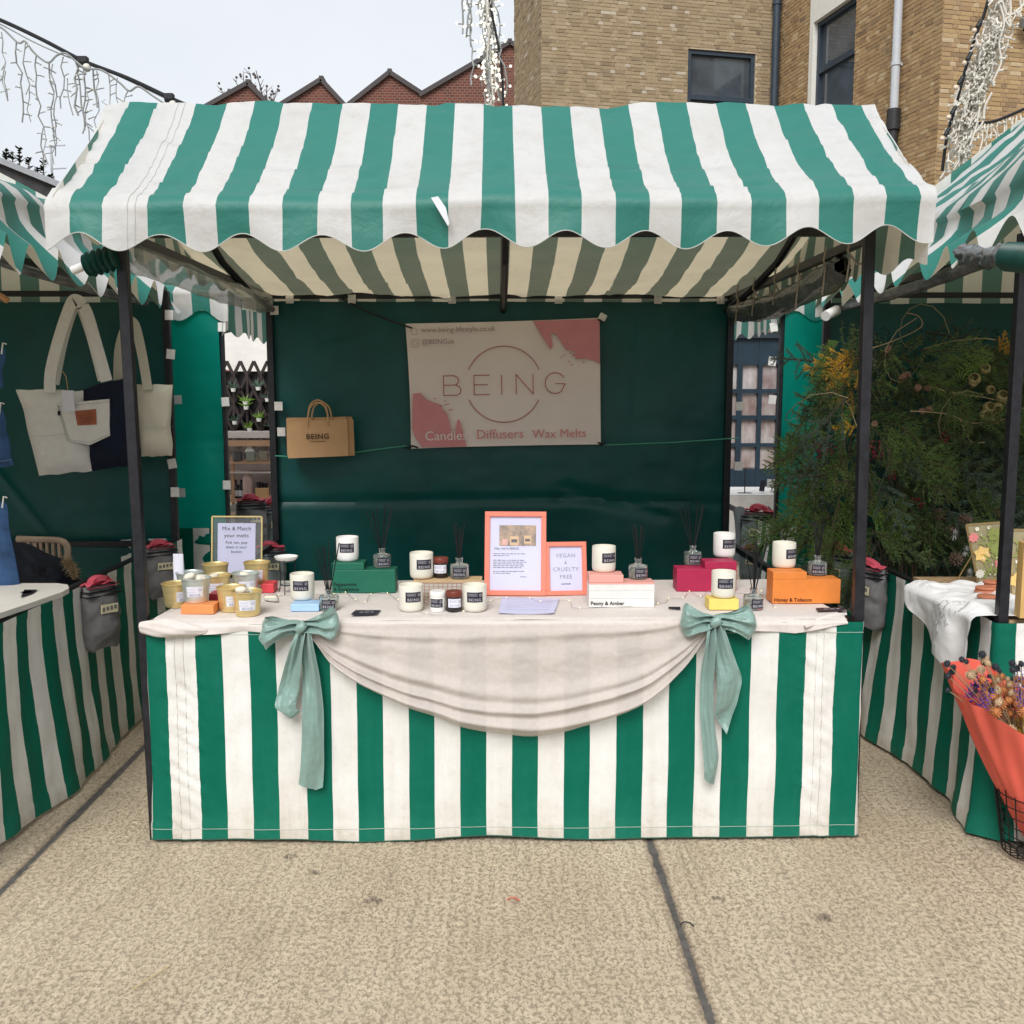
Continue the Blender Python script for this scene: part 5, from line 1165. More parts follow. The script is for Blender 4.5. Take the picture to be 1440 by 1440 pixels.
ribbon(curve3([q(a, b, -.03) for a, b in ((166, 540), (168, 490), (180, 455), (190, 458), (200, 500), (208, 548))]), .045, .005).build('handle', m_beige, t, smooth=True)
st = MB(); st.bar(q(197, 602, -.037), q(243, 600, -.037), .002, .001); st.build('stitching', m_seam, t)
m_denim = M('blue_denim', (.03, .075, .17), .85, var=.35, vs=12, bump=.25, bs=300)
for quad, lab in (([(-70, 555), (4, 545), (8, 492), (-70, 468)], 'blue denim piece hanging highest at the left edge'), ([(-70, 668), (20, 654), (5, 576), (-70, 562)], 'blue denim piece hanging in the middle at the left edge'), ([(-70, 868), (34, 846), (9, 708), (-70, 690)], 'longest blue denim piece hanging lowest at the left edge')):
    c = at_y(quad[2][0], quad[2][1], .62); t = thing('denim_garment', lab, 'denim garment', c); q = bagpt(.62, c)
    pillow([q(*s_) for s_ in quad], .06, seed=quad[0][1]).build('cloth', m_denim, t, smooth=True)
    a, b = q(quad[0][0], quad[0][1]-8, -.03), q(quad[1][0]-3, quad[1][1]-8, -.03); MB().bar(a, b, .002, .002).build('stitching', M('denim_stitch', (.1, .17, .28), .8) if 'denim_stitch' not in bpy.data.materials else bpy.data.materials['denim_stitch'], t)
    MB().tube([q(quad[2][0]-6, quad[2][1]+6, -.02), q(quad[2][0]-4, quad[2][1]-10, -.02), q(quad[2][0]+1, quad[2][1]-8, -.02)], .003, 6).build('hook', MT['white'], t)
c = at_y(-20, 416, .62); t = thing('coat_hanger', 'end of a curved wooden coat hanger at the left edge', 'hanger', c); q = bagpt(.62, c)
MB().tube(curve3([q(-60, 400), q(-20, 408), q(0, 416), (q(12, 424))]), [.012]*18+[.004], 8).build('arm', M('peach_wood', (.6, .3, .14), .5), t, smooth=True)
# counter board, chair and coat
m_boardc = M('white_board_cover', (.7, .66, .6), .6, var=.04)
O = [at_z(x, y, .775) for x, y in ((-90, 896), (0, 862), (45, 847), (88, 832), (97, 827), (95, 822), (80, 820), (30, 820), (-90, 822))]; c = O[4].copy(); c.z = .755
t = thing('display_board', 'white rounded board lying over the near end of the left counter', 'board', c); mb = MB(); n = len(O)
P0 = [o-c for o in O]; P1 = [p-Vector((0, 0, .02)) for p in P0]; mb.poly(P0); mb.poly(P1[::-1])
for i in range(n): mb.poly([P0[i], P1[i], P1[(i+1) % n], P0[(i+1) % n]])
mb.build('board', m_boardc, t, bevel=.004)
c = at_z(40, 834, .778); t = thing('card', 'black card with a white oval mark on the white board', 'card', c)
MB().poly([at_z(*s_, .780)-c for s_ in ((29, 840), (46, 834), (53, 829), (34, 829))]).build('sheet', MT['ink'], t); MB().lathe([(0, .003), (.02, .003)], 16, tuple(at_z(37, 833.5, .779)-c)).build('mark', MT['white'], t)
c = at_y(62, 830, 1.35); t = thing('slatted_chair', 'pale wooden slatted chair back behind the left counter', 'chair', (c.x, c.y, 0)); o = Vector((c.x, c.y, 0)); q = lambda px, py, dy=0: at_y(px, py, 1.35+dy)-o
m_chair = M('pale_chair_wood', (.45, .33, .24), .55, var=.15)
MB().tube(curve3([q(24, 758), (q(55, 759)), q(82, 760), q(92, 765), q(95, 775), q(94, 800)]), .016, 8).build('frame', m_chair, t, smooth=True)
for k in range(7): MB().bar(q(32+8.5*k, 761), q(36+8.5*k, 830), .018, .012).build('slat', m_chair, t)
for x in (24, 94):
    a = q(x, 800); MB().bar(a, (a.x, a.y+.03, 0), .03).bar((a.x, a.y+.02, .44), (a.x, a.y-.4, .44), .03).bar((a.x, a.y-.4, .44), (a.x, a.y-.42, 0), .03).build('leg', m_chair, t)
a, b = q(24, 800), q(94, 800); MB().box(((a.x+b.x)/2, a.y-.19, .45), (b.x-a.x, .4, .02)).build('seat', m_chair, t)
c = at_y(65, 822, 1.22); t = thing('coat', 'dark padded coat with a fur trimmed hood slung over the chair', 'coat', c); q = bagpt(1.22, c)
m_coat = M('black_coat', (.006, .008, .016), .7, var=.3, vs=14, bump=.2, bs=30)
prof = [(18, 764), (32, 762), (48, 768), (66, 778), (84, 784), (98, 792), (106, 806)]
def coatf(u, v):
    x = lerp(10, 112, u); yt = interp(prof, x); y = lerp(856, yt, v); d = math.sin(PI*u)**.5*math.sin(PI*min(1, v*.95+.03))**.5
    return q(x, y, -.11*d-.03*fbm(u*5, v*5, 2)*d)
MB().quadgrid(coatf, 30, 20).quadgrid(lambda u, v: q(lerp(10, 112, u), lerp(856, interp(prof, lerp(10, 112, u)), v), .05*math.sin(PI*u)), 30, 10, flip=True).build('shell', m_coat, t, smooth=True)
fur = MB(); rf = random.Random(6)
for k in range(420):
    u = rf.random(); px, py = lerp(93, 106, u)+rf.uniform(-5, 5), lerp(788, 812, u)+rf.uniform(-5, 4); p = q(px, py, -.08+rf.uniform(-.03, .02)); d = Vector((rf.uniform(-.4, 1), rf.uniform(-1, .2), rf.uniform(-.3, 1))).normalized()*.032
    s_ = Vector((d.z, 0, -d.x)).normalized()*.0016; fur.poly([p-s_, p+s_, p+d])
tag(fur.build('fur_trim', M('tan_fur', (.33, .24, .14), .8, var=.4, vs=30), t), kind='stuff')

# ================================================================== WEIGHT BAGS STRAPPED TO THE STALL RAILS
m_wbag = M('grey_cordura', (.15, .145, .148), .7, var=.15, vs=30, bump=.25, bs=260); m_wbag2 = M('slate_cordura', (.17, .2, .205), .75, var=.12, vs=20, bump=.25, bs=240); m_redw = M('red_webbing', (.5, .075, .11), .6, var=.15, bump=.2, bs=300); m_patch = M('cream_patch', (.62, .56, .38), .6, var=.1, vs=60)
def weight_bag(mb_):
    t = thing('weight_bag', '', 'weight bag')
    def f(u, v):
        a = 2*PI*u; z = -.245+.255*v; w_ = .078*(1+.07*math.sin(PI*v))*(1 if v > .06 else .82+3*v); d = .046*(math.sin(PI*min(1, v*.72+.22)))**.7+.004
        c_, s_ = math.cos(a), math.sin(a); e = lambda k: math.copysign(abs(k)**.78, k)
        return (w_*e(c_)+.009*nz1(v*4, u*3), -.03+d*e(s_)+.011*fbm(u*5, v*5, 2), z-.016*abs(c_)*(1-v)+.006*nz1(u*4, v*3, 7))
    MB().quadgrid(f, 36, 26, closed_u=True).poly([(-.075, -.05, .006), (.075, -.05, .006), (.075, -.01, .006), (-.075, -.01, .006)]).build('sack', mb_, t, smooth=True)
    MB().box((0, -.034, -.012), (.164, .068, .006)).box((0, -.034, -.03), (.166, .072, .004)).build('zip_band', MT['black'], t)
    MB().quadgrid(lambda u, v: ((u-.5)*.15, -.035+(v-.5)*.062, .014+.016*nz1(u*3.3, v*3)+.01*math.sin(PI*u)), 12, 6).quadgrid(lambda u, v: ((u-.5)*.15, -.035+(v-.5)*.062, .004), 12, 6, flip=True).build('top_flap', m_redw, t, smooth=True)
    ribbon(curve3([(-.036, -.03, .012), (-.034, -.036, .03), (-.018, -.045, .04), (.012, -.046, .036), (.03, -.036, .024), (.036, -.03, .012)]), .022, .034).build('handle', m_redw, t, smooth=True)
    pt = MB().box((.004, -.0815, -.085), (.082, .003, .036), Matrix.Rotation(.06, 3, 'Y')).build('patch', m_patch, t)
    pm = MB()
    for k in range(4): pm.box((-.026+.019*k, -.0838, -.085+.001*k), (.012, .001, .016))
    pm.build('print', m_wbag, pt)
    ribbon(curve3([(.03, -.012, .01), (.03, .012, .02), (.03, .03, -.02)]), .03, .004).build('strap', MT['black'], t); return t
wb0 = weight_bag(m_wbag); wb1 = weight_bag(m_wbag2); GW = 'weight bags strapped to the stall rails'
def wx(px, X, z): d = ray(px, 800); p = CAM+d*((X-CAM.x)/d.x); return Vector((X, p.y, z))
for i, (f, loc, rz, sc_, lab) in enumerate([
    (wb0, wx(131, -1.655, .745), R(52), 1, 'grey weight bag with red handle hanging outside the left striped skirt'),
    (wb0, wx(222, -1.66, .78), R(35), .95, 'grey weight bag with red handle behind the left front pole'),
    (wb1, at_y(381, 772, 1.88), R(10), .95, 'grey weight bag with red handle at the foot of the left rear pole'),
    (wb1, wx(1183, 1.655, .77), R(-42), 1, 'grey weight bag with red handle left of the right front pole'),
    (wb0, wx(1231, 1.655, .765), R(-55), 1, 'grey weight bag with red handle right of the right front pole'),
    (wb1, at_y(1071, 722, 2.9), R(-20), 1.3, 'slate weight bag with a cream patch in the right hand gap'),
    (wb1, at_y(1056, 773, 2.1), R(-25), .7, 'weight bag with red top low behind the white candle on the magenta box'),
    (wb0, at_y(352, 706, 3.0), R(30), 1.15, 'weight bag with a red top in the left hand gap below the bottle'),
    (wb1, at_y(380, 712, 3.2), R(30), 1.3, 'slate weight bag beside the left rear pole in the gap')]):
    o = place(f, 0 if i in (0, 2) else 1, loc, rz, lab, GW); o.scale = (sc_,)*3

# ================================================================== RIGHT STALL: FOLIAGE DISPLAY
rg = random.Random(12)
m_fir = M('fir_needles', (.06, .105, .04), .5, var=.4, vs=6, col2=(.14, .2, .08), transl=.35); m_blue = M('blue_spruce', (.1, .16, .12), .55, var=.3, transl=.35); m_cyp = M('bright_cypress', (.15, .3, .045), .5, var=.3, vs=9, col2=(.28, .44, .08), transl=.35)
m_yel = M('golden_fern', (.62, .33, .03), .55, var=.25); m_dleaf = M('dark_glossy_leaf', (.03, .05, .026), .35, var=.5, vs=20, transl=.25); m_berry = M('red_berries', (.16, .018, .03), .35, var=.3); m_seed = M('poppy_seed_head', (.2, .11, .075), .7, var=.3, vs=30); m_dry = M('dried_stem', (.33, .26, .15), .8); m_cone = M('pine_cone', (.13, .085, .06), .8, var=.4, vs=50); m_stem = M('brown_stem', (.07, .05, .03), .8)
def needle(mb, p, d, ln, wd, m=0, up=Vector((0, -1, 0))):
    s_ = d.cross(up); s_ = s_.normalized()*wd if s_.length > 1e-4 else Vector((wd, 0, 0)); mb.poly([p-s_, p+s_*.9, p+d*ln*.6+s_*.5, p+d*ln, p+d*ln*.6-s_*.5], m)
def fir_mesh(seed, mat_, ln=.34, side=9, nl=.024, droop=.25):
    r_ = random.Random(seed); mb = MB()
    def axis(p, d, L, n, dr):
        pts = [p]
        for k in range(n): d = (d+Vector((r_.uniform(-.1, .1), r_.uniform(-.1, .1), -dr/n+r_.uniform(-.06, .06)))).normalized(); pts.append(pts[-1]+d*L/n)
        return pts
    mainp = axis(Vector((0, 0, 0)), Vector((1, 0, .1)), ln, 6, droop); mb.tube(mainp, [.004, .0035, .003, .0025, .002, .0018, .001], 4, 1)
    twigs = [mainp]
    for k in range(side):
        t = (k+1)/(side+1); i = int(t*6); p = mainp[i].lerp(mainp[min(i+1, 6)], t*6-i); sgn = 1 if k % 2 else -1
        tw = axis(p, Vector((.75, r_.uniform(-.35, .35), sgn*.7)), ln*.42*(1.15-t), 3, droop*.5); twigs.append(tw); mb.tube(tw, [.002, .0016, .0012, .0008], 3, 1)
    for tw in twigs:
        for i in range(len(tw)-1):
            seg = tw[i+1]-tw[i]; n = max(2, int(seg.length/.0052)); d = seg.normalized()
            for j in range(n):
                p = tw[i].lerp(tw[i+1], (j+r_.random())/n)
                for sgn in (-1, 1):
                    nd = (d*.75+Vector((r_.uniform(-.2, .2), r_.uniform(-.7, .5), sgn*r_.uniform(.5, .9)))).normalized(); needle(mb, p, nd, nl*r_.uniform(.7, 1.3), .0024)
    return mb.mesh('fir_branch', [mat_, m_stem])
def frond_mesh(seed, mat_, ln=.34, n=15):
    r_ = random.Random(seed); mb = MB(); pts = [Vector((ln*k/8, .05*math.sin(k*.35), -.1*(k/8)**2)) for k in range(9)]; mb.tube(pts, [.003]*8+[.001], 4, 1)
    for k in range(n):
        t = (k+.5)/n; i = int(t*8); p = pts[i].lerp(pts[min(i+1, 8)], t*8-i); L = ln*.36*math.sin(PI*min(1, t*.8+.2))*r_.uniform(.75, 1.2)
        for sgn in (-1, 1):
            d = Vector((.75+r_.uniform(-.15, .25), r_.uniform(-.45, .45), sgn*r_.uniform(.5, .8))).normalized(); q = p+d*L-Vector((0, 0, L*.12)); mb.tube([p, q], [.0012, .0006], 3, 1)
            for j in range(5):
                a = p.lerp(q, (j+.4)/5)
                for s2 in (-1, 1): needle(mb, a, (d+Vector((r_.uniform(.1, .5), r_.uniform(-.5, .5), s2*.6*sgn))).normalized(), L*.3*(1.1-j/6)*r_.uniform(.8, 1.4), .0024)
            needle(mb, q-d*L*.12, d, L*.22, .003)
    return mb.mesh('cypress_frond', [mat_, m_stem])
def sprig_mesh(seed, mat_):
    r_ = random.Random(seed); mb = MB(); p = Vector((0, 0, 0)); d = Vector((1, 0, .2)); pts = [p]
    for k in range(7): d = (d+Vector((0, r_.uniform(-.3, .2), r_.uniform(-.35, .3)))).normalized(); pts.append(pts[-1]+d*.035)
    mb.tube(pts, .0016, 4, 1)
    for k in range(16):
        a = pts[1+k*6//16]; needle(mb, a, Vector((r_.uniform(-.3, 1), r_.uniform(-.9, .3), r_.uniform(-1, 1))).normalized(), r_.uniform(.02, .036), .007)
    return mb.mesh('leafy_sprig', [mat_, m_stem])
firs = [fir_mesh(k, m_fir, .36, 10, .022, .3) for k in range(3)]+[fir_mesh(9, m_blue, .3, 9, .018, .4), fir_mesh(10, m_blue, .34, 9, .018, .2)]
cyps = [frond_mesh(1, m_cyp), frond_mesh(2, m_cyp)]; m_cyp2 = M('mid_green_cypress', (.09, .17, .04), .5, var=.3, vs=7, col2=(.17, .26, .075), transl=.3); cyps2 = [frond_mesh(5, m_cyp2, .38, 17), frond_mesh(6, m_cyp2, .38, 17)]; yels = [frond_mesh(3, m_yel, .26, 13), fir_mesh(4, m_yel, .26, 8, .02, .1)]; spr = [sprig_mesh(k, m_dleaf) for k in range(3)]
bmb = MB(); r_ = random.Random(2)
for k in range(16): bmb.ball((r_.uniform(-.05, .05), r_.uniform(-.03, .02), r_.uniform(-.035, .035)), .0075, 7, 5)
bmb.tube([(-.06, .02, 0), (.06, 0, 0)], .0015, 4, 1); berry = bmb.mesh('berry_sprig', [m_berry, m_stem], True)
seed_me = MB().lathe([(0, -.018), (.012, -.014), (.019, 0), (.017, .014), (.013, .02), (.02, .023), (.014, .026), (.008, .02), (0, .019)], 14).tube([(0, 0, -.016), (.004, 0, -.12)], .0015, 4, 1).mesh('seed_head', [m_seed, m_stem], True)
cmb = MB()
for k in range(42):
    a = k*2.4; z = k/42; rr = .026*math.sin(PI*(z*.85+.12)); d = Vector((math.cos(a), math.sin(a), .35)); needle(cmb, Vector((d.x*rr*.5, d.y*rr*.5, -.03+.06*z)), d.normalized(), rr*.8, .007, 0, Vector((0, 0, 1)))
cmb.ball((0, 0, 0), .014, 8, 6, (1, 1, 2)); cone_me = cmb.mesh('pine_cone', [m_cone])
wmb = MB()
for k in range(46):
    a, b = k*2.4, math.acos(1-2*(k+.5)/60); d = Vector((math.sin(b)*math.cos(a), -math.cos(b), math.sin(b)*math.sin(a))); needle(wmb, d*.006, d, .03, .0045, 0, Vector((.3, .2, .9)))
white_me = wmb.mesh('white_flower', M('silver_white_petal', (.5, .5, .47), .6, var=.2))
curl = []
for k in range(3):
    pts = [Vector((math.cos(a*.5+k)*.16*(1-a/14), .02*math.sin(a), math.sin(a*.5+k)*.2*(1-a/14))) for a in range(12)]; curl.append(MB().tube(pts, [.002-.00013*i for i in range(12)], 5).mesh('curled_stem', m_dry, True))
ring_me = MB().lathe([(.022, 0), (.03, .012), (.026, .03), (.018, .036), (.02, .028), (.024, .012), (.018, .002)], 16).mesh('dried_cup', M('dried_cup', (.27, .23, .1), .6, var=.3, vs=40), True)
fd = thing('foliage_display', 'wall of mixed evergreen branches, golden fern and dried seed heads in the right stall', 'foliage', at_y(1280, 780, 1.85)); F0 = fd.location.copy()
tag(fd, None, None)
left_edge = [(455, 1168), (480, 1160), (510, 1142), (545, 1128), (600, 1126), (632, 1108), (660, 1128), (690, 1118), (730, 1100), (760, 1108), (790, 1150), (815, 1180)]
def inside(px, py): return px > interp(left_edge, py)+14 and not (py < 520 and 1235 < px < 1330 and rg.random() < .75) and not (py < 490 and px > 1210 and rg.random() < .7)
def orient(px, py, spread=.8):
    dx = (px-1235)/150; ang = rg.gauss(0, .5)                 # branches fan out from the middle, tips drooping
    d = Vector((clamp(dx, -1, 1)*1.1+rg.uniform(-.5, .5), -rg.uniform(.25, .8), rg.uniform(-.75, .25))).normalized()
    return d.to_track_quat('X', 'Z').to_euler()
cnt = 0
while cnt < 150:
    px, py = rg.uniform(1100, 1440), rg.uniform(455, 815)
    if not inside(px, py): continue
    Y = 1.8-rg.uniform(0, .42)-(.22 if px < 1230 else 0); e = orient(px, py)
    inst('fir_branch', firs[rg.choice((0, 1, 2, 0, 3, 4, 4))], fd, at_y(px, py, Y)-F0, e, rg.uniform(.8, 1.35)); cnt += 1
for k in range(46):
    while True:
        px, py = rg.uniform(1105, 1400) if k % 2 else rg.uniform(1105, 1225), rg.uniform(480, 800)
        if inside(px, py): break
    inst('cypress_frond', cyps2[k % 2], fd, at_y(px, py, 1.4-rg.uniform(0, .22))-F0, orient(px, py), rg.uniform(.6, 1.0))
for k in range(34):
    while True:
        px, py = rg.uniform(1110, 1440), rg.uniform(520, 815)
        if inside(px, py): break
    inst('leafy_sprig', rg.choice(spr), fd, at_y(px, py, 1.5-rg.uniform(0, .15))-F0, (rg.uniform(-2, 2), rg.uniform(-2, 2), rg.uniform(-3, 3)), rg.uniform(.9, 1.5))
def aim(nm, me, a, b, Y, s_=1.0, dy=-.05, ln=.34):
    p, q = at_y(*a, Y), at_y(*b, Y+dy); d = q-p; inst(nm, me, fd, p-F0, d.to_track_quat('X', 'Z').to_euler(), d.length/ln*s_)
for a, b, k in (((1160, 622), (1080, 630), 0), ((1150, 632), (1092, 652), 1), ((1165, 610), (1098, 618), 0), ((1215, 720), (1276, 722), 0), ((1225, 722), (1273, 762), 1), ((1178, 700), (1198, 768), 0), ((1184, 712), (1230, 690), 1), ((1350, 510), (1322, 502), 0), ((1400, 500), (1345, 506), 1), ((1235, 745), (1262, 770), 0), ((1400, 515), (1395, 520), 1), ((1250, 600), (1290, 660), 0), ((1175, 515), (1128, 540), 0), ((1170, 560), (1118, 600), 1), ((1180, 480), (1145, 500), 1), ((1165, 660), (1105, 690), 0), ((1160, 690), (1096, 725), 1), ((1190, 640), (1150, 680), 0), ((1205, 570), (1170, 600), 1), ((1175, 740), (1130, 775), 0), ((1290, 520), (1330, 540), 0), ((1300, 640), (1345, 655), 1)): aim('cypress_frond', cyps[k], a, b, 1.3, 1.2)
for a, b, k in (((1210, 505), (1122, 525), 1), ((1205, 495), (1140, 515), 0), ((1215, 520), (1160, 545), 1), ((1200, 530), (1150, 530), 0), ((1195, 545), (1188, 590), 0), ((1205, 600), (1168, 604), 1), ((1188, 600), (1185, 575), 1), ((1412, 500), (1430, 455), 0), ((1405, 495), (1420, 460), 1), ((1190, 560), (1165, 575), 1)): aim('golden_fern', yels[k], a, b, 1.25, .85, -.04, .26)
for px, py in ((1150, 630), (1165, 633), (1140, 660), (1128, 664), (1222, 632), (1232, 640), (1225, 625), (1255, 670), (1330, 615), (1180, 655), (1290, 705)): inst('berry_sprig', berry, fd, at_y(px, py, 1.24)-F0, (rg.uniform(-1, 1), rg.uniform(-1, 1), rg.uniform(-1, 1)), rg.uniform(.5, .8))
for px, py in ((1165, 550), (1175, 552), (1246, 495), (1250, 490), (1275, 526), (1268, 531), (1290, 547), (1303, 546), (1305, 575), (1295, 578), (1230, 597), (1205, 545)): inst('seed_head', seed_me, fd, at_y(px, py, 1.26)-F0, (R(75)+rg.uniform(-.5, .5), rg.uniform(-.6, .6), rg.uniform(-.8, .8)), rg.uniform(.55, .85))
for px, py in ((1365, 540), (1370, 535), (1385, 520), (1391, 548), (1388, 575), (1402, 572), (1408, 560), (1384, 583), (1398, 590)): inst('dried_cup', ring_me, fd, at_y(px, py, 1.24)-F0, (R(80)+rg.uniform(-.8, .8), rg.uniform(-.8, .8), 0), rg.uniform(.7, 1.0))
for px, py in ((1335, 745), (1345, 785), (1357, 730), (1320, 725), (1408, 722)): inst('pine_cone', cone_me, fd, at_y(px, py, 1.22)-F0, (rg.uniform(0, 2), rg.uniform(0, 2), 0), 1.2)
for px, py in ((1342, 752), (1363, 808), (1358, 775), (1322, 690)): inst('white_flower', white_me, fd, at_y(px, py, 1.2)-F0, (0, 0, rg.uniform(-.5, .5)), rg.uniform(.7, 1.0))
for px, py, rx, k in ((1290, 470, 0, 0), (1140, 580, 1.2, 1), (1285, 500, .6, 2), (1150, 600, 0, 0), (1350, 600, .3, 1)): inst('curled_stem', curl[k], fd, at_y(px, py, 1.24)-F0, (rx, 0, rg.uniform(-.3, .3)), rg.uniform(.8, 1.1))
for pts in (((1225, 490), (1260, 478), (1295, 460), (1292, 445), (1275, 440)), ((1300, 490), (1340, 480), (1380, 476), (1400, 478)), ((1310, 545), (1345, 553), (1390, 560), (1440, 575)), ((1280, 578), (1330, 582), (1370, 595), (1425, 588)), ((1350, 590), (1365, 620), (1385, 622))): MB().tube(curve3([at_y(*s_, 1.24)-F0 for s_ in pts]), .0022, 5).build('dried_stem', m_dry, fd, smooth=True)
mass = MB()
for k in range(5200):
    px, py = rg.uniform(1100, 1446), rg.uniform(460, 830)
    if px < interp(left_edge, py)+24 or (py < 500 and rg.random() < .6): continue
    p = at_y(px, py, 1.9-rg.uniform(0, .16))-F0; needle(mass, p, Vector((rg.uniform(-1, 1), rg.uniform(-1, .2), rg.uniform(-1, .6))).normalized(), rg.uniform(.03, .06), rg.uniform(.003, .007))
tag(mass.build('foliage_mass', m_dleaf, fd), kind='stuff')
tw = MB()
for k in range(26): x = rg.uniform(1225, 1320); tw.tube([at_y(x, 860, 1.5)-F0, at_y(x+rg.uniform(-6, 6), 800, 1.52)-F0, at_y(x+rg.uniform(-14, 14), 745, 1.6)-F0], .003, 4)
tag(tw.build('twig_bundle', m_stem, fd), kind='stuff')

# ------------------------------------------------ right counter: cloth, pressed flower frames, coasters
m_wlin = M('white_linen', (.84, .83, .83), .85, var=.03, bump=.3, bs=500, spec=.15)
def towel(u, v):
    Y = lerp(.58, .0, u); inner = .46; hang = interp([(0, .03), (.25, .13), (.5, .2), (.75, .26), (1, .25)], u)+.012*math.sin(u*17)
    s_ = lerp(-inner, hang, v)
    wz = .03*max(0, fbm(u*3, v*3, 5))+.016*abs(nz1(u*7+v*3, v*6))
    if s_ < 0: return (1.665-s_, Y+.03*nz1(v*3, 1), .772+wz+.004)
    k = min(1, s_/.03); f = .032*math.sin(u*13+2*nz1(v*2, u*2))*min(1, s_/.12)+.01*abs(noise.noise(Vector((u*9, v*11, 3))))*min(1, s_/.05)+.02*nz1(u*5, v*4, 2)*min(1, s_/.1)
    return (1.665-.034*math.sin(k*PI/2)-f*.6-.012, Y-.04*u*s_*2, .776-max(0, s_-.01))
tw_ = thing('towel', 'white linen towel draped over the edge of the right counter', 'towel', (0, 0, 0))
MB().quadgrid(towel, 90, 80).build('cloth', m_wlin, tw_, smooth=True, angle=85)
em = MB(); re_ = random.Random(4)
for k in range(34):
    u, v = .62+re_.gauss(0, .09), .72+re_.gauss(0, .06); a = Vector(towel(u, v)); b = Vector(towel(u+re_.uniform(-.03, .03), v+re_.uniform(-.03, .03))); o = Vector((-.0035, 0, .001)); em.bar(a+o, b+o, .003, .0012)
em.build('printed_drawing', M('grey_drawing', (.33, .33, .34), .8), tw_)
m_tint = M('amber_tinted_glass', (.55, .47, .28), .05, var=.1); add_transparency(m_tint, .55); m_lead = M('brass_came', (.45, .32, .15), .4, metal=.5)
m_fl = [M('pressed_yellow', (.8, .55, .2), .7), M('pressed_pink', (.75, .25, .25), .7), M('pressed_white', (.8, .76, .66), .7), M('pressed_green', (.3, .34, .1), .7)]
def pressed(label, Q, Y, flowers, seed):
    O = [at_y(*q_, Y+(.05 if i < 2 else 0)) for i, q_ in enumerate(Q)]; c = (O[2]+O[3])/2; t = thing('flower_frame', label, 'pressed flower frame', c); O = [o-c for o in O]
    b = MB().poly(O[::-1]); b.poly([o+Vector((0, .006, 0)) for o in O]); b.build('pane', m_tint, t)
    e = MB()
    for i in range(4): e.bar(O[i], O[(i+1) % 4], .007)
    e.build('edge', m_lead, t)
    def P(px, py): 
        v = (py-Q[0][1])/(Q[3][1]-Q[0][1]); return at_y(px, py, Y+.05*(1-v)-.008)-c
    for px, py, r_, k, n in flowers:
        mb = MB(); o = P(px, py)
        for j in range(n):
            a = 2*PI*j/n+px; d = Vector((math.cos(a), -.08, math.sin(a))); s_ = Vector((-d.z, 0, d.x))*r_*.42; mb.poly([o, o+d*r_*.55+s_, o+d*r_, o+d*r_*.55-s_][::-1])
        mb.ball(o, r_*.16, 6, 4); mb.build('pressed_flower', m_fl[k], t)
    g = MB(); r2 = random.Random(seed)
    for k in range(70):
        px, py = r2.uniform(Q[3][0]+8, Q[1][0]-4), r2.uniform(Q[0][1]+8, Q[3][1]-4); needle(g, P(px, py), Vector((r2.uniform(-1, 1), 0, r2.uniform(-1, 1))).normalized(), .03, .005)
    tag(g.build('pressed_leaves', m_fl[3], t), kind='stuff')
    w_ = MB()
    for k in range(12): w_.ball(P(r2.uniform(Q[3][0]+4, Q[1][0]-4), r2.uniform(Q[0][1]+4, Q[3][1]-4)), .004, 6, 4)
    w_.build('pressed_bud', m_fl[2], t)
    MB().tube([(O[0]+O[3])/2, (O[0]+O[3])/2+Vector((-.045, .07, -.16))], .003, 5).build('stand_wire', m_lead, t)
pressed('tall glass frame of pressed flowers leaning left of the right front pole', [(1359, 738), (1413, 734), (1412, 820), (1376, 821)], .62, [(1369, 756, .022, 1, 7), (1381, 779, .036, 0, 6), (1406, 792, .024, 1, 6), (1378, 807, .02, 2, 9), (1398, 752, .03, 3, 9), (1404, 770, .03, 3, 8), (1374, 744, .01, 2, 6), (1391, 742, .009, 2, 6)], 3)
pressed('small glass frame of pressed flowers cut off by the right edge', [(1420, 745), (1470, 745), (1470, 836), (1424, 836)], .35, [(1429, 816, .03, 0, 6), (1431, 790, .01, 2, 6)], 8)
m_terra = M('terracotta', (.55, .2, .11), .8, var=.15, vs=20, bump=.1)
for k, (px, py, n, lab) in enumerate(((1384, 833, 2, 'back stack of terracotta coasters at the foot of the glass frame'), (1396, 829, 3, 'stack of terracotta coasters nearest the right pole'), (1388, 840, 1, 'single terracotta coaster lying in front of the stacks'))):
    p = at_z(px, py, .785); t = thing('coaster_stack', lab, 'coasters', p, 0, 'terracotta coasters on the white towel')
    for j in range(n): MB().lathe([(0, .012*j), (.034, .012*j), (.036, .005+.012*j), (.034, .0095+.012*j), (0, .0095+.012*j)], 20, (.004*(j % 2), .003*j, 0), sy=.9).build('coaster', m_terra, t, smooth=True, angle=40)
t = thing('wood_block', 'upright pale wooden block at the right edge', 'wood block', at_z(1440, 868, .775)); MB().box((0, 0, .13), (.05, .04, .26)).build('block', M('honey_wood', (.6, .38, .14), .5, var=.15, stretch=(8, 8, 1)), t, bevel=.002)

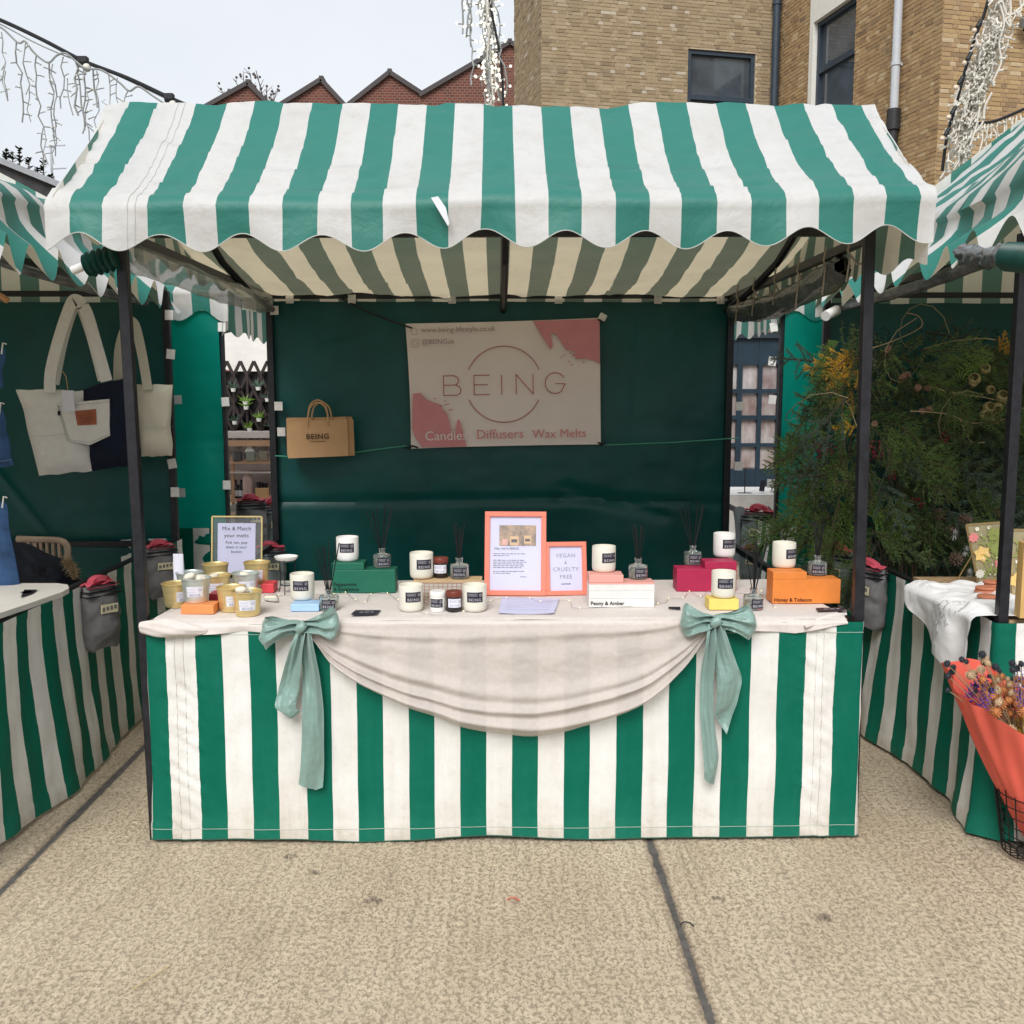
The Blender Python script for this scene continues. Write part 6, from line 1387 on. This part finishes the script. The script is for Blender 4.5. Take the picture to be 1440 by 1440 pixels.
# ------------------------------------------------ bouquet in a wire basket
m_wrap = M('coral_wrap', (.74, .125, .085), .6, var=.06, vs=5, bump=.05, bs=20); m_bwire = M('black_basket_wire', (.01, .01, .011), .45)
B0_ = at_z(1462, 1205, 0); bk = thing('wire_basket', 'tapered black wire basket holding the coral wrapped bouquet', 'basket', B0_)
rt0, rb0, hb = .165, .115, .33
for k in range(26):
    a = 2*PI*k/26; MB().tube([(rt0*math.cos(a), rt0*math.sin(a), hb), (rb0*math.cos(a), rb0*math.sin(a), .02), (rb0*.3*math.cos(a), rb0*.3*math.sin(a), .006)], .0022, 5).build('upright_wire', m_bwire, bk)
for k in range(10):
    z = .02+(hb-.02)*k/9; r_ = lerp(rb0, rt0, k/9); MB().tube([(r_*math.cos(a), r_*math.sin(a), z) for a in [2*PI*j/40 for j in range(41)]], .004 if k == 9 else .002, 5).build('ring_wire', m_bwire, bk)
MB().tube([(.07*math.cos(a), .07*math.sin(a), .008) for a in [2*PI*j/30 for j in range(31)]], .002, 5).build('ring_wire', m_bwire, bk)
bq = thing('bouquet', 'dried flower bouquet wrapped in coral paper, standing in the wire basket', 'bouquet', B0_+Vector((0, 0, .04))); Q0 = bq.location.copy()
def wp(px, py, Y=-.2): return at_y(px, py, Y)-Q0
A, T = Vector((.02, 0, .02)), wp(1420, 985, -.2); ax = (T-A); axn = ax.normalized(); e1 = Vector((0, 0, 1)).cross(axn).normalized() if abs(axn.z) < .95 else Vector((1, 0, 0)); e1 = (Vector((1, 0, 0))-axn*axn.x).normalized(); e2 = axn.cross(e1)
def wrapf(u, v):
    a = R(70)+2*PI*u*1.0; r_ = lerp(.05, .165, v**.8)*(1+.05*math.sin(3*a+v*2)+.05*v*math.sin(7*a+3*v)+.03*v*math.sin(17*a-4*v)+.06*nz1(math.cos(a)*2, math.sin(a)*2, v*2)); lip = .15*math.cos(a-R(150))+.012*math.sin(5*a)
    return A+ax*v+axn*lip*v*v+(e1*math.cos(a)+e2*math.sin(a))*(r_+.012*u)
MB().quadgrid(wrapf, 140, 40).build('wrap', m_wrap, bq, smooth=True, angle=80)
def wrap2(u, v):
    a = R(-120)+2*PI*u*.55; r_ = lerp(.055, .15, v)*(1+.1*math.sin(4*a)); return A+ax*v*.95+axn*(.06*math.cos(a+1))*v+(e1*math.cos(a)+e2*math.sin(a))*(r_-.02*(1-u))+Vector((.05*v, -.03*v, -.05*v))
MB().quadgrid(wrap2, 40, 30).build('wrap_fold', m_wrap, bq, smooth=True, angle=80)
rq = random.Random(9); fm = {'orange_head': M('peach_strawflower', (.5, .2, .07), .8, var=.3, vs=50), 'yellow_head': M('mustard_yarrow', (.5, .33, .05), .8, var=.3, vs=60), 'purple_spike': M('purple_statice', (.13, .06, .36), .7, var=.3, vs=60), 'thistle': M('dark_thistle', (.03, .035, .045), .7, var=.4, vs=50), 'cream_head': M('cream_head', (.5, .36, .22), .8, var=.2, vs=50)}
def head(kind, r_):
    mb = MB()
    if kind == 'purple_spike':
        for k in range(40): a = k*2.4; z = k/40; d = Vector((math.cos(a), math.sin(a), .5)).normalized(); needle(mb, Vector((d.x*.006, d.y*.006, z*.11-.05)), d, .018*(1.2-z), .004, 0, Vector((0, 0, 1)))
    else:
        for k in range(54): a, b = k*2.4, math.acos(1-2*(k+.5)/54); d = Vector((math.sin(b)*math.cos(a), math.sin(b)*math.sin(a), math.cos(b))); needle(mb, d*r_*.4, d, r_*.65, r_*.2, 0, Vector((.3, .5, .8)))
        mb.ball((0, 0, 0), r_*.7, 8, 6)
    return mb.mesh(kind, fm[kind])
hm = {k: head(k, .017 if k != 'thistle' else .012) for k in fm}
stems = MB()
for kind, lst in (('thistle', ((1332, 934), (1342, 938), (1332, 952), (1338, 945), (1333, 972), (1351, 926), (1357, 932), (1383, 922), (1384, 933), (1398, 940), (1382, 958), (1424, 932), (1430, 940), (1437, 934), (1426, 941), (1395, 970), (1370, 965), (1404, 945))), ('purple_spike', ((1370, 966), (1374, 975), (1379, 985), (1382, 978), (1385, 990), (1433, 965), (1437, 975), (1430, 972), (1434, 985))), ('cream_head', ((1383, 926), (1388, 933), (1366, 950), (1372, 945), (1403, 958), (1378, 940), (1421, 1028), (1424, 1005), (1405, 990))), ('orange_head', ((1395, 962), (1390, 975), (1402, 978), (1412, 972), (1418, 985), (1408, 990), (1425, 978), (1385, 965), (1415, 996), (1430, 992), (1437, 1000), (1398, 985), (1422, 965), (1410, 1002), (1400, 1000), (1440, 960))), ('yellow_head', ((1430, 1012), (1437, 1018), (1428, 1022), (1440, 1008), (1434, 1030), (1440, 1026), (1424, 1015)))):
    for px, py in lst:
        p = wp(px+rq.uniform(-2, 2), py+rq.uniform(-2, 2), -.26+rq.uniform(-.03, .1)); inst(kind, hm[kind], bq, p, (rq.uniform(-.5, .5), rq.uniform(-.6, .2), rq.uniform(0, 6)), rq.uniform(.8, 1.25)); stems.tube([A+ax*.3, p.lerp(A+ax*.7, .4), p], .0016, 4)
for k in range(60):
    px, py = rq.uniform(1362, 1446), rq.uniform(950, 1020)
    if py > 955+(px-1340)*.9: continue
    p = wp(px, py, -.2+rq.uniform(-.05, .1)); inst(rq.choice(('orange_head', 'cream_head', 'orange_head', 'thistle')), hm[rq.choice(('orange_head', 'cream_head', 'orange_head', 'thistle'))], bq, p, (rq.uniform(-.5, .5), rq.uniform(-.5, .5), 0), rq.uniform(.6, 1))
stems.build('stems', m_dry, bq)

# ================================================================== STRING LIGHTS OVERHEAD
m_cable = M('black_cable', (.012, .012, .014), .5); m_icw = M('grey_white_wire', (.3, .3, .29), .6, var=.1); m_icw2 = M('cream_wire', (.66, .62, .55), .6, var=.08); m_bulbw = M('warm_led_tip', (1, .92, .78), .3, emit=.35)
rl_ = random.Random(21)
def strand(mb, bulbs, p, length, r_, wander=.02, tick=.06, lean=(0, 0)):
    pts = [Vector(p)]; n = max(3, int(length/.05)); x = 0
    for k in range(n):
        pts.append(Vector((p.x+lean[0]*(k+1)/n+rl_.uniform(-wander, wander), p.y+lean[1]*(k+1)/n+rl_.uniform(-wander, wander), p.z-length*(k+1)/n)))
    mb.tube(pts, r_, 4)
    for k in range(int(length/tick)):
        t = (k+.5)*tick/length*n; i = min(int(t), n-1); q = pts[i].lerp(pts[i+1], t-i); d = Vector((rl_.choice((-1, 1))*rl_.uniform(.5, 1), rl_.uniform(-.6, .6), rl_.uniform(-.6, .4))).normalized(); e = q+d*rl_.uniform(.025, .045)
        mb.tube([q, e], r_*.9, 4); bulbs.append(e)
def bulbs_mesh(bulbs, r_):
    mb = MB()
    for b in bulbs: mb.ball(b, r_, 6, 4)
    return mb
# left run: black catenary with an icicle curtain
LY = 2.6; A_ = at_y(-60, 4, LY)
il = thing('icicle_lights', 'icicle light curtain hanging from a black cable at the upper left', 'string lights', at_y(118, 86, LY)); o = il.location.copy(); q = lambda px, py, dy=0: at_y(px, py, LY+dy)-o
MB().tube(curve3([q(-900, -420), q(-500, -220), q(-240, -80), q(-80, -4), q(0, 28), q(60, 56), q(118, 86), q(180, 110), q(238, 137), q(275, 153), q(330, 176), q(700, 300)]), .011, 7).build('cable', m_cable, il, smooth=True)
MB().tube(curve3([q(-40, 18, .01), q(0, 34, .01), q(45, 58, .01), q(90, 78, .01), q(160, 104, .01), q(232, 138, .01)]), .004, 5).build('wire', m_icw, il)
sub = curve3([q(-20, 30, -.02), q(3, 40, -.02), q(25, 60, -.02), q(35, 58, -.02), q(46, 72, -.02), (q(58, 83, -.02)), q(69, 88, -.02), q(80, 78, -.02), q(92, 75, -.02), q(104, 84, -.02), q(120, 96, -.02), q(140, 98, -.02), q(155, 106, -.02), q(170, 118, -.02), q(182, 128, -.02), q(195, 122, -.02), q(215, 135, -.02), q(235, 148, -.02)]); MB().tube(sub, .006, 5).build('wire', m_icw, il)
bl = []
for px, y0, y1, r_ in ((2, 45, 138, .006), (8, 100, 140, .004), (23, 60, 168, .007), (36, 60, 130, .006), (41, 120, 170, .005), (51, 78, 228, .0065), (62, 180, 230, .0045), (69, 88, 190, .0075), (74, 90, 215, .006), (78, 170, 230, .005), (89, 80, 150, .006), (95, 110, 160, .005), (106, 84, 160, .009), (110, 90, 185, .007), (117, 95, 180, .007), (122, 96, 195, .006), (131, 98, 150, .008), (136, 100, 180, .006), (153, 106, 150, .006), (165, 110, 150, .006), (180, 128, 150, .006), (148, 140, 150, .004)):
    mb = MB(); strand(mb, bl, q(px, y0, rl_.uniform(-.03, .03)), (y1-y0)*mpp(o), r_*.62, .016, .07, (rl_.uniform(-.02, .02), 0)); mb.build('strand', m_icw, il)
bulbs_mesh(bl, .006).build('bulb', m_icw2, il)['kind'] = 'stuff'
for px, py in ((117, 86), (238, 138)): MB().ball(q(px, py+2), .03, 8, 6, (1, .8, .8)).box(q(px, py-2), (.05, .04, .03)).build('lamp_holder', m_cable, il); MB().ball(q(px+5, py+9), .024, 10, 8).build('lamp', m_icw2, il, smooth=True)
# centre bundle hanging above the ridge
CY = 3.0; ic = thing('icicle_lights', 'lit bundle of icicle lights hanging above the awning ridge against the sky', 'string lights', at_y(700, 0, CY)); o = ic.location.copy(); q = lambda px, py, dy=0: at_y(px, py, CY+dy)-o
bl = []
for k in range(15):
    x0 = rl_.uniform(676, 694)+k*.2; x1 = rl_.uniform(678, 722); y1 = rl_.uniform(110, 175)
    p = q(x0, -20, rl_.uniform(-.06, .06)); mb = MB(); strand(mb, bl, p, (y1+20)*mpp(at_y(700, 70, CY)), .0045, .016, .05, ((x1-x0)*mpp(at_y(700, 70, CY)), 0)); mb.build('strand', m_icw if k % 3 else m_icw2, ic)
for x0, y0, y1, ln in ((665, -20, 48, -10), (652, -10, 45, -3), (658, -10, 62, 5), (662, 30, 116, 2), (672, -20, 35, 4)):
    mb = MB(); strand(mb, bl, q(x0, y0), (y1-y0)*mpp(at_y(700, 70, CY)), .0055, .012, .07, (ln*mpp(at_y(700, 70, CY)), 0)); mb.build('strand', m_icw, ic)
bulbs_mesh(bl, .009).build('bulb', m_bulbw, ic)['kind'] = 'stuff'
MB().tube(curve3([q(684, -30), q(692, 20), q(700, 60), q(706, 100), q(708, 150), q(712, 190)]), .008, 6).build('cable', m_cable, ic)
# dense white cascade on the right
RY = 2.7; ir = thing('icicle_lights', 'dense white cascade of icicle lights in front of the brick corner', 'string lights', at_y(1390, 30, RY)); o = ir.location.copy(); q = lambda px, py, dy=0: at_y(px, py, RY+dy)-o; S_ = mpp(at_y(1370, 120, RY))
spine = [(1418, -40), (1408, 0), (1398, 45), (1384, 90), (1372, 130), (1358, 175), (1347, 215), (1338, 255)]
sx = lambda y: interp([(b, a) for a, b in spine], y)
bl = []
for k in range(74):
    y0 = rl_.uniform(-40, 170); y1 = min(y0+rl_.uniform(60, 130), 262); off = rl_.gauss(0, 9)+lerp(0, 6, y0/200); mb = MB(); pts = []
    n = 9
    for j in range(n+1):
        y = lerp(y0, y1, j/n); pts.append(q(sx(y)+off+rl_.uniform(-4, 4), y, rl_.uniform(-.07, .07)))
    mb.tube(pts, .0048, 4)
    for j in range(12):
        t = rl_.uniform(0, n-.01); i = int(t); a = pts[i].lerp(pts[i+1], t-i); e = a+Vector((rl_.uniform(-1, 1), rl_.uniform(-.5, .5), rl_.uniform(-.7, .4))).normalized()*.03; mb.tube([a, e], .0042, 4); bl.append(e)
    mb.build('strand', m_icw2, ir)
for pts in (((1402, -5), (1412, 30), (1405, 60), (1408, 85), (1403, 100), (1396, 115)), ((1420, -10), (1421, 20), (1414, 28), (1420, 38)), ((1432, -10), (1436, 12), (1430, 20)), ((1395, 130), (1385, 150), (1382, 172), (1368, 190)), ((1378, 150), (1372, 180), (1364, 205)), ((1440, 0), (1438, 8), (1428, 16)), ((1409, 0), (1416, 20), (1428, 18))): MB().tube(curve3([q(*s_, -.05) for s_ in pts]), .006, 5).build('strand', m_icw2, ir)
for pts in (((1412, 52), (1422, 54)), ((1408, 70), (1413, 66)), ((1405, 82), (1414, 82)), ((1403, 100), (1411, 98)), ((1420, 26), (1421, 37)), ((1427, 17), (1433, 17)), ((1396, 115), (1398, 121))): a, b = q(*pts[0], -.05), q(*pts[1], -.05); MB().tube([a, b], .007, 6).build('bulb', m_icw2, ir)
bulbs_mesh(bl, .0075).build('bulb', m_icw2, ir)['kind'] = 'stuff'
MB().tube(curve3([q(1400, -40), q(1384, 20), q(1374, 45), q(1362, 82), q(1352, 118), q(1342, 155), q(1332, 190), q(1325, 240)]), .01, 6).build('cable', m_cable, ir)
m_glb = M('frosted_lamp', (.75, .58, .45), .3)
for px, py in ((1377, 34), (1363, 80), (1351, 114), (1341, 156), (1332, 186)):
    MB().tube([q(px+3, py-6, -.08), q(px-3, py+4, -.08)], .012, 8).build('lamp_holder', m_cable, ir); MB().ball(q(px-7, py+9, -.08), .014, 10, 8).build('lamp', m_glb, ir, smooth=True)
sw = thing('icicle_lights', 'short string of icicle lights above the right awning', 'string lights', at_y(1400, 165, 4.5)); o = sw.location.copy(); q = lambda px, py, dy=0: at_y(px, py, 4.5+dy)-o
MB().tube(curve3([q(1352, 178), q(1375, 174), q(1400, 170), q(1425, 160), q(1470, 140)]), .012, 6).build('cable', m_cable, sw); bl = []
for px in range(1360, 1440, 5):
    mb = MB(); y0 = 174-(px-1375)*.2 if px > 1375 else 175; strand(mb, bl, q(px, y0), rl_.uniform(18, 48)*mpp(o), .006, .02, .07); mb.build('strand', m_icw2, sw)
bulbs_mesh(bl, .01).build('bulb', m_icw2, sw)['kind'] = 'stuff'

# ================================================================== FAR STALL GOODS SEEN THROUGH THE GAPS
FY = 5.3; m_shelf = M('pink_grey_shelf', (.6, .52, .5), .6); m_pine = M('pine_shelf', (.5, .3, .19), .6, var=.15); m_lat = M('dark_lattice', (.035, .025, .025), .7, var=.3); m_wcan = M('white_gazebo_canvas', (.75, .71, .66), .7, var=.06, bump=.1, bs=8, transl=.3)
gz_ = thing('gazebo', 'white gazebo roof edge glimpsed in the left hand gap', 'gazebo', (at_y(350, 500, 6.5).x, 6.5, 0)); o = gz_.location.copy(); q = lambda px, py, Y: at_y(px, py, Y)-o
MB().quadgrid(lambda u, v: q(lerp(250, 430, u), lerp(lerp(512, 540, u), lerp(452, 480, u), v), lerp(6.3, 7.4, v))+Vector((0, 0, .02*math.sin(u*20)*(1-v))), 40, 10).build('canopy', m_wcan, gz_, smooth=True)
for px in (300, 400): a = q(px, 530, 6.4); MB().bar(a, (a.x, a.y, 0), .03).build('pole', MT['white'], gz_)
lt = thing('lattice_screen', 'dark wooden lattice screen with little hanging plants in the left gap', 'screen', at_y(350, 605, 5.6)); o = lt.location.copy(); q = lambda px, py, dy=0: at_y(px, py, 5.6+dy)-o
a, b = q(290, 606), q(420, 522); MB().box(((a.x+b.x)/2, .06, (a.z+b.z)/2), (b.x-a.x, .02, b.z-a.z)).build('backing', M('black_backing', (.012, .01, .012), .8), lt)
for px in range(290, 430, 19):
    for sgn in (-1, 1):
        for py in range(528, 610, 40): MB().bar(q(px-9, py+sgn*20), q(px+10, py-sgn*20), .02, .025).build('lath', m_lat, lt)
    MB().bar(q(px+1, 606, -.01), q(px+1, 522, -.01), .016, .02).build('lath', m_lat, lt)
rh = random.Random(5)
for k, (px, py) in enumerate(((328, 546), (345, 564), (363, 544), (346, 571), (330, 592), (364, 588), (376, 560), (351, 602), (383, 600))):
    t = thing('hanging_planter', ['tiny planter at the top left of the dark lattice', 'tiny planter in the middle of the dark lattice, upper one', 'tiny planter at the top right of the dark lattice', 'tiny planter in the middle of the dark lattice, just under another', 'tiny planter at the lower left of the dark lattice', 'tiny planter at the lower right of the dark lattice', 'tiny planter by the rear pole, high on the lattice', 'lowest tiny planter on the dark lattice', 'tiny planter by the rear pole, low on the lattice'][k], 'planter', at_y(px, py, 5.52), 0, 'tiny white planters on the lattice')
    MB().lathe([(0, -.03), (.018, -.03), (.024, .0), (.02, .0), (0, -.004)], 10).build('pot', MT['white'], t, smooth=True); g = MB()
    for j in range(14): needle(g, Vector((0, 0, 0)), Vector((rh.uniform(-1, 1), rh.uniform(-1, .5), rh.uniform(.1, 1))).normalized(), rh.uniform(.05, .1), .008)
    g.build('sprig', m_cyp if k % 2 else m_blue, t)
sh = thing('shelf_unit', 'pale shelf unit with mugs and bottles in the left hand gap', 'shelves', (at_y(350, 700, FY).x, FY, 0)); o = sh.location.copy(); q = lambda px, py, dy=0: at_y(px, py, FY+dy)-o
def plank(px0, px1, py, th, dp, mat_, nm): a, b = q(px0, py), q(px1, py); MB().box(((a.x+b.x)/2, dp/2-.05, a.z), (b.x-a.x, dp, th)).build(nm, mat_, sh)
plank(300, 420, 611, .055, .1, m_shelf, 'fascia'); plank(300, 420, 623, .05, .08, m_pine, 'fascia'); plank(325, 420, 650, .02, .22, m_pine, 'shelf'); plank(325, 420, 664, .012, .2, m_shelf, 'shelf'); plank(300, 420, 703, .025, .35, m_pine, 'shelf')
for px in (327, 418): a, b = q(px, 640), q(px, 705); MB().bar(a, (b.x, b.y, 0), .025).build('upright', m_pine, sh)
a, b = q(300, 705), q(420, 610); MB().box(((a.x+b.x)/2, .4, a.z/2+b.z/2), (b.x-a.x, .02, b.z-a.z)).build('back_panel', M('taupe_panel', (.16, .13, .12), .8), sh)
for k, (px, py, r_, h_, col, lab) in enumerate(((334, 648, .042, .075, (.1, .1, .11), 'dark grey mug on the pale shelf in the left gap'), (353, 648, .042, .082, (.28, .3, .26), 'grey green mug with a white card on the pale shelf'), (371, 647, .04, .08, (.3, .25, .21), 'brown glazed mug on the pale shelf near the rear pole'), (388, 646, .04, .07, (.2, .24, .2), 'green mug behind the left rear pole'))):
    t = thing('mug', lab, 'mug', at_y(px, py, FY-.02)); mm = M('mug_glaze', col, .35, var=.2, vs=20)
    MB().lathe([(0, 0), (r_*.92, 0), (r_, .006), (r_, h_), (r_*.92, h_), (r_*.9, .01), (0, .009)], 20).build('cup', mm, t, smooth=True, angle=40); MB().tube([(r_*.9+.03*math.sin(a), -.01, h_/2-.026*math.cos(a)) for a in [PI*j/8 for j in range(9)]], .006, 6).build('handle', mm, t, smooth=True)
t = thing('price_card', 'folded white card standing on a mug in the left gap', 'card', at_y(351, 635, FY-.03)); MB().poly([(-.045, 0, 0), (.045, 0, 0), (.0, 0, .06)]).poly([(-.045, .02, 0), (0, .02, .06), (.045, .02, 0)]).build('sheet', MT['white'], t)
t = thing('bottle', 'pink flask standing on the lower shelf in the left gap', 'bottle', at_y(349, 702, FY)); MB().lathe([(0, 0), (.04, 0), (.042, .006), (.042, .17), (.034, .2), (.022, .21), (.022, .245), (.0, .248)], 20).build('flask', M('pink_flask', (.55, .38, .36), .4), t, smooth=True, angle=40)
for px, lab in ((332, 'dark bottle left of the pink flask'), (340, 'slim dark bottle just left of the pink flask')):
    t = thing('bottle', lab, 'bottle', at_y(px, 702, FY+.04)); MB().lathe([(0, 0), (.034, 0), (.034, .1), (.012, .14), (.012, .17), (0, .17)], 16).build('glass_body', m_amber, t, smooth=True, angle=40); MB().lathe([(.0345, .03), (.0345, .08)], 16).build('label', m_wlabel, t, smooth=True)
t = thing('box', 'small brown box with jars right of the pink flask', 'box', at_y(369, 702, FY)); MB().box((0, 0, .05), (.1, .08, .1)).build('carton', m_kraft, t, bevel=.003); MB().lathe([(0, .1), (.028, .1), (.028, .15), (0, .15)], 14, (-.02, 0, 0)).lathe([(0, .1), (.024, .1), (.024, .14), (0, .14)], 14, (.028, .01, 0)).build('jar', m_amber, t, smooth=True, angle=40)
t = thing('cloth_heap', 'crumpled pale cloths under the shelf in the left hand gap', 'cloth', at_y(345, 730, 3.9)); o = t.location.copy(); q = lambda px, py, dy=0: at_y(px, py, 3.9+dy)-o
MB().quadgrid(lambda u, v: q(lerp(300, 400, u), lerp(800, 706+6*math.sin(u*9), v), -.05*math.sin(PI*u*3)*math.sin(PI*v)+.06*fbm(u*4, v*4, 3)), 40, 30).build('cloth', M('greige_cloth', (.42, .39, .35), .85, var=.15, vs=6), t, smooth=True)
# table with a white cloth and a card stand behind the right hand gap
t = thing('far_table', 'white clothed table in the right hand gap before the blue doors', 'table', (at_y(1062, 700, 5.4).x, 5.4, 0)); o = t.location.copy(); a, b = at_y(1010, 697, 5.4), at_y(1120, 697, 5.4)
MB().box(((a.x+b.x)/2-o.x, .3, a.z-.02), (b.x-a.x, .7, .04)).build('tabletop', m_pine, t)
MB().quadgrid(lambda u, v: (lerp(a.x, b.x, u)-o.x, -.07+.02*math.sin(u*26)*(1-v), lerp(.1, a.z+.01, v)), 60, 14).quadgrid(lambda u, v: (lerp(a.x, b.x, u)-o.x, -.07+.75*v, a.z+.012), 20, 4).build('cloth', M('white_table_cloth', (.72, .69, .66), .85), t, smooth=True)
for sx_ in (a.x+.1, b.x-.1): MB().bar((sx_-o.x, .3, 0), (sx_-o.x, .3, a.z), .04).build('leg', MT['black'], t)
t = thing('card_stand', 'thin black stand on the far white table', 'stand', at_y(1047, 696, 5.5)); MB().box((0, 0, .01), (.12, .06, .02)).tube([(0, 0, .02), (0, 0, .24)], .005, 6).build('stand', MT['black'], t); MB().bar((-.06, 0, .24), (.1, 0, .24), .006).build('bar', MT['black'], t)
t = thing('tablet', 'dark tablet propped on the far white table', 'tablet', at_y(1072, 691, 5.5)); MB().box((0, 0, .05), (.045, .01, .1), Matrix.Rotation(.15, 3, 'Y')).build('screen', m_label, t); MB().bar((0, .01, .06), (0, .06, 0), .02, .005).build('prop', MT['black'], t)
t = thing('grey_cloth', 'grey cloth hanging over the rail in the right hand gap', 'cloth', at_y(1050, 715, 3.0)); o = t.location.copy(); q = lambda px, py, dy=0: at_y(px, py, 3.0+dy)-o
MB().quadgrid(lambda u, v: q(lerp(1030, 1062, u)+4*math.sin(v*3), lerp(790, 712+14*(u-.3)**2*4, v), -.04*math.sin(PI*u*2+v)-.05*math.sin(PI*u)), 24, 30).build('cloth', M('slate_grey_cloth', (.16, .18, .19), .85, var=.12, vs=7), t, smooth=True)
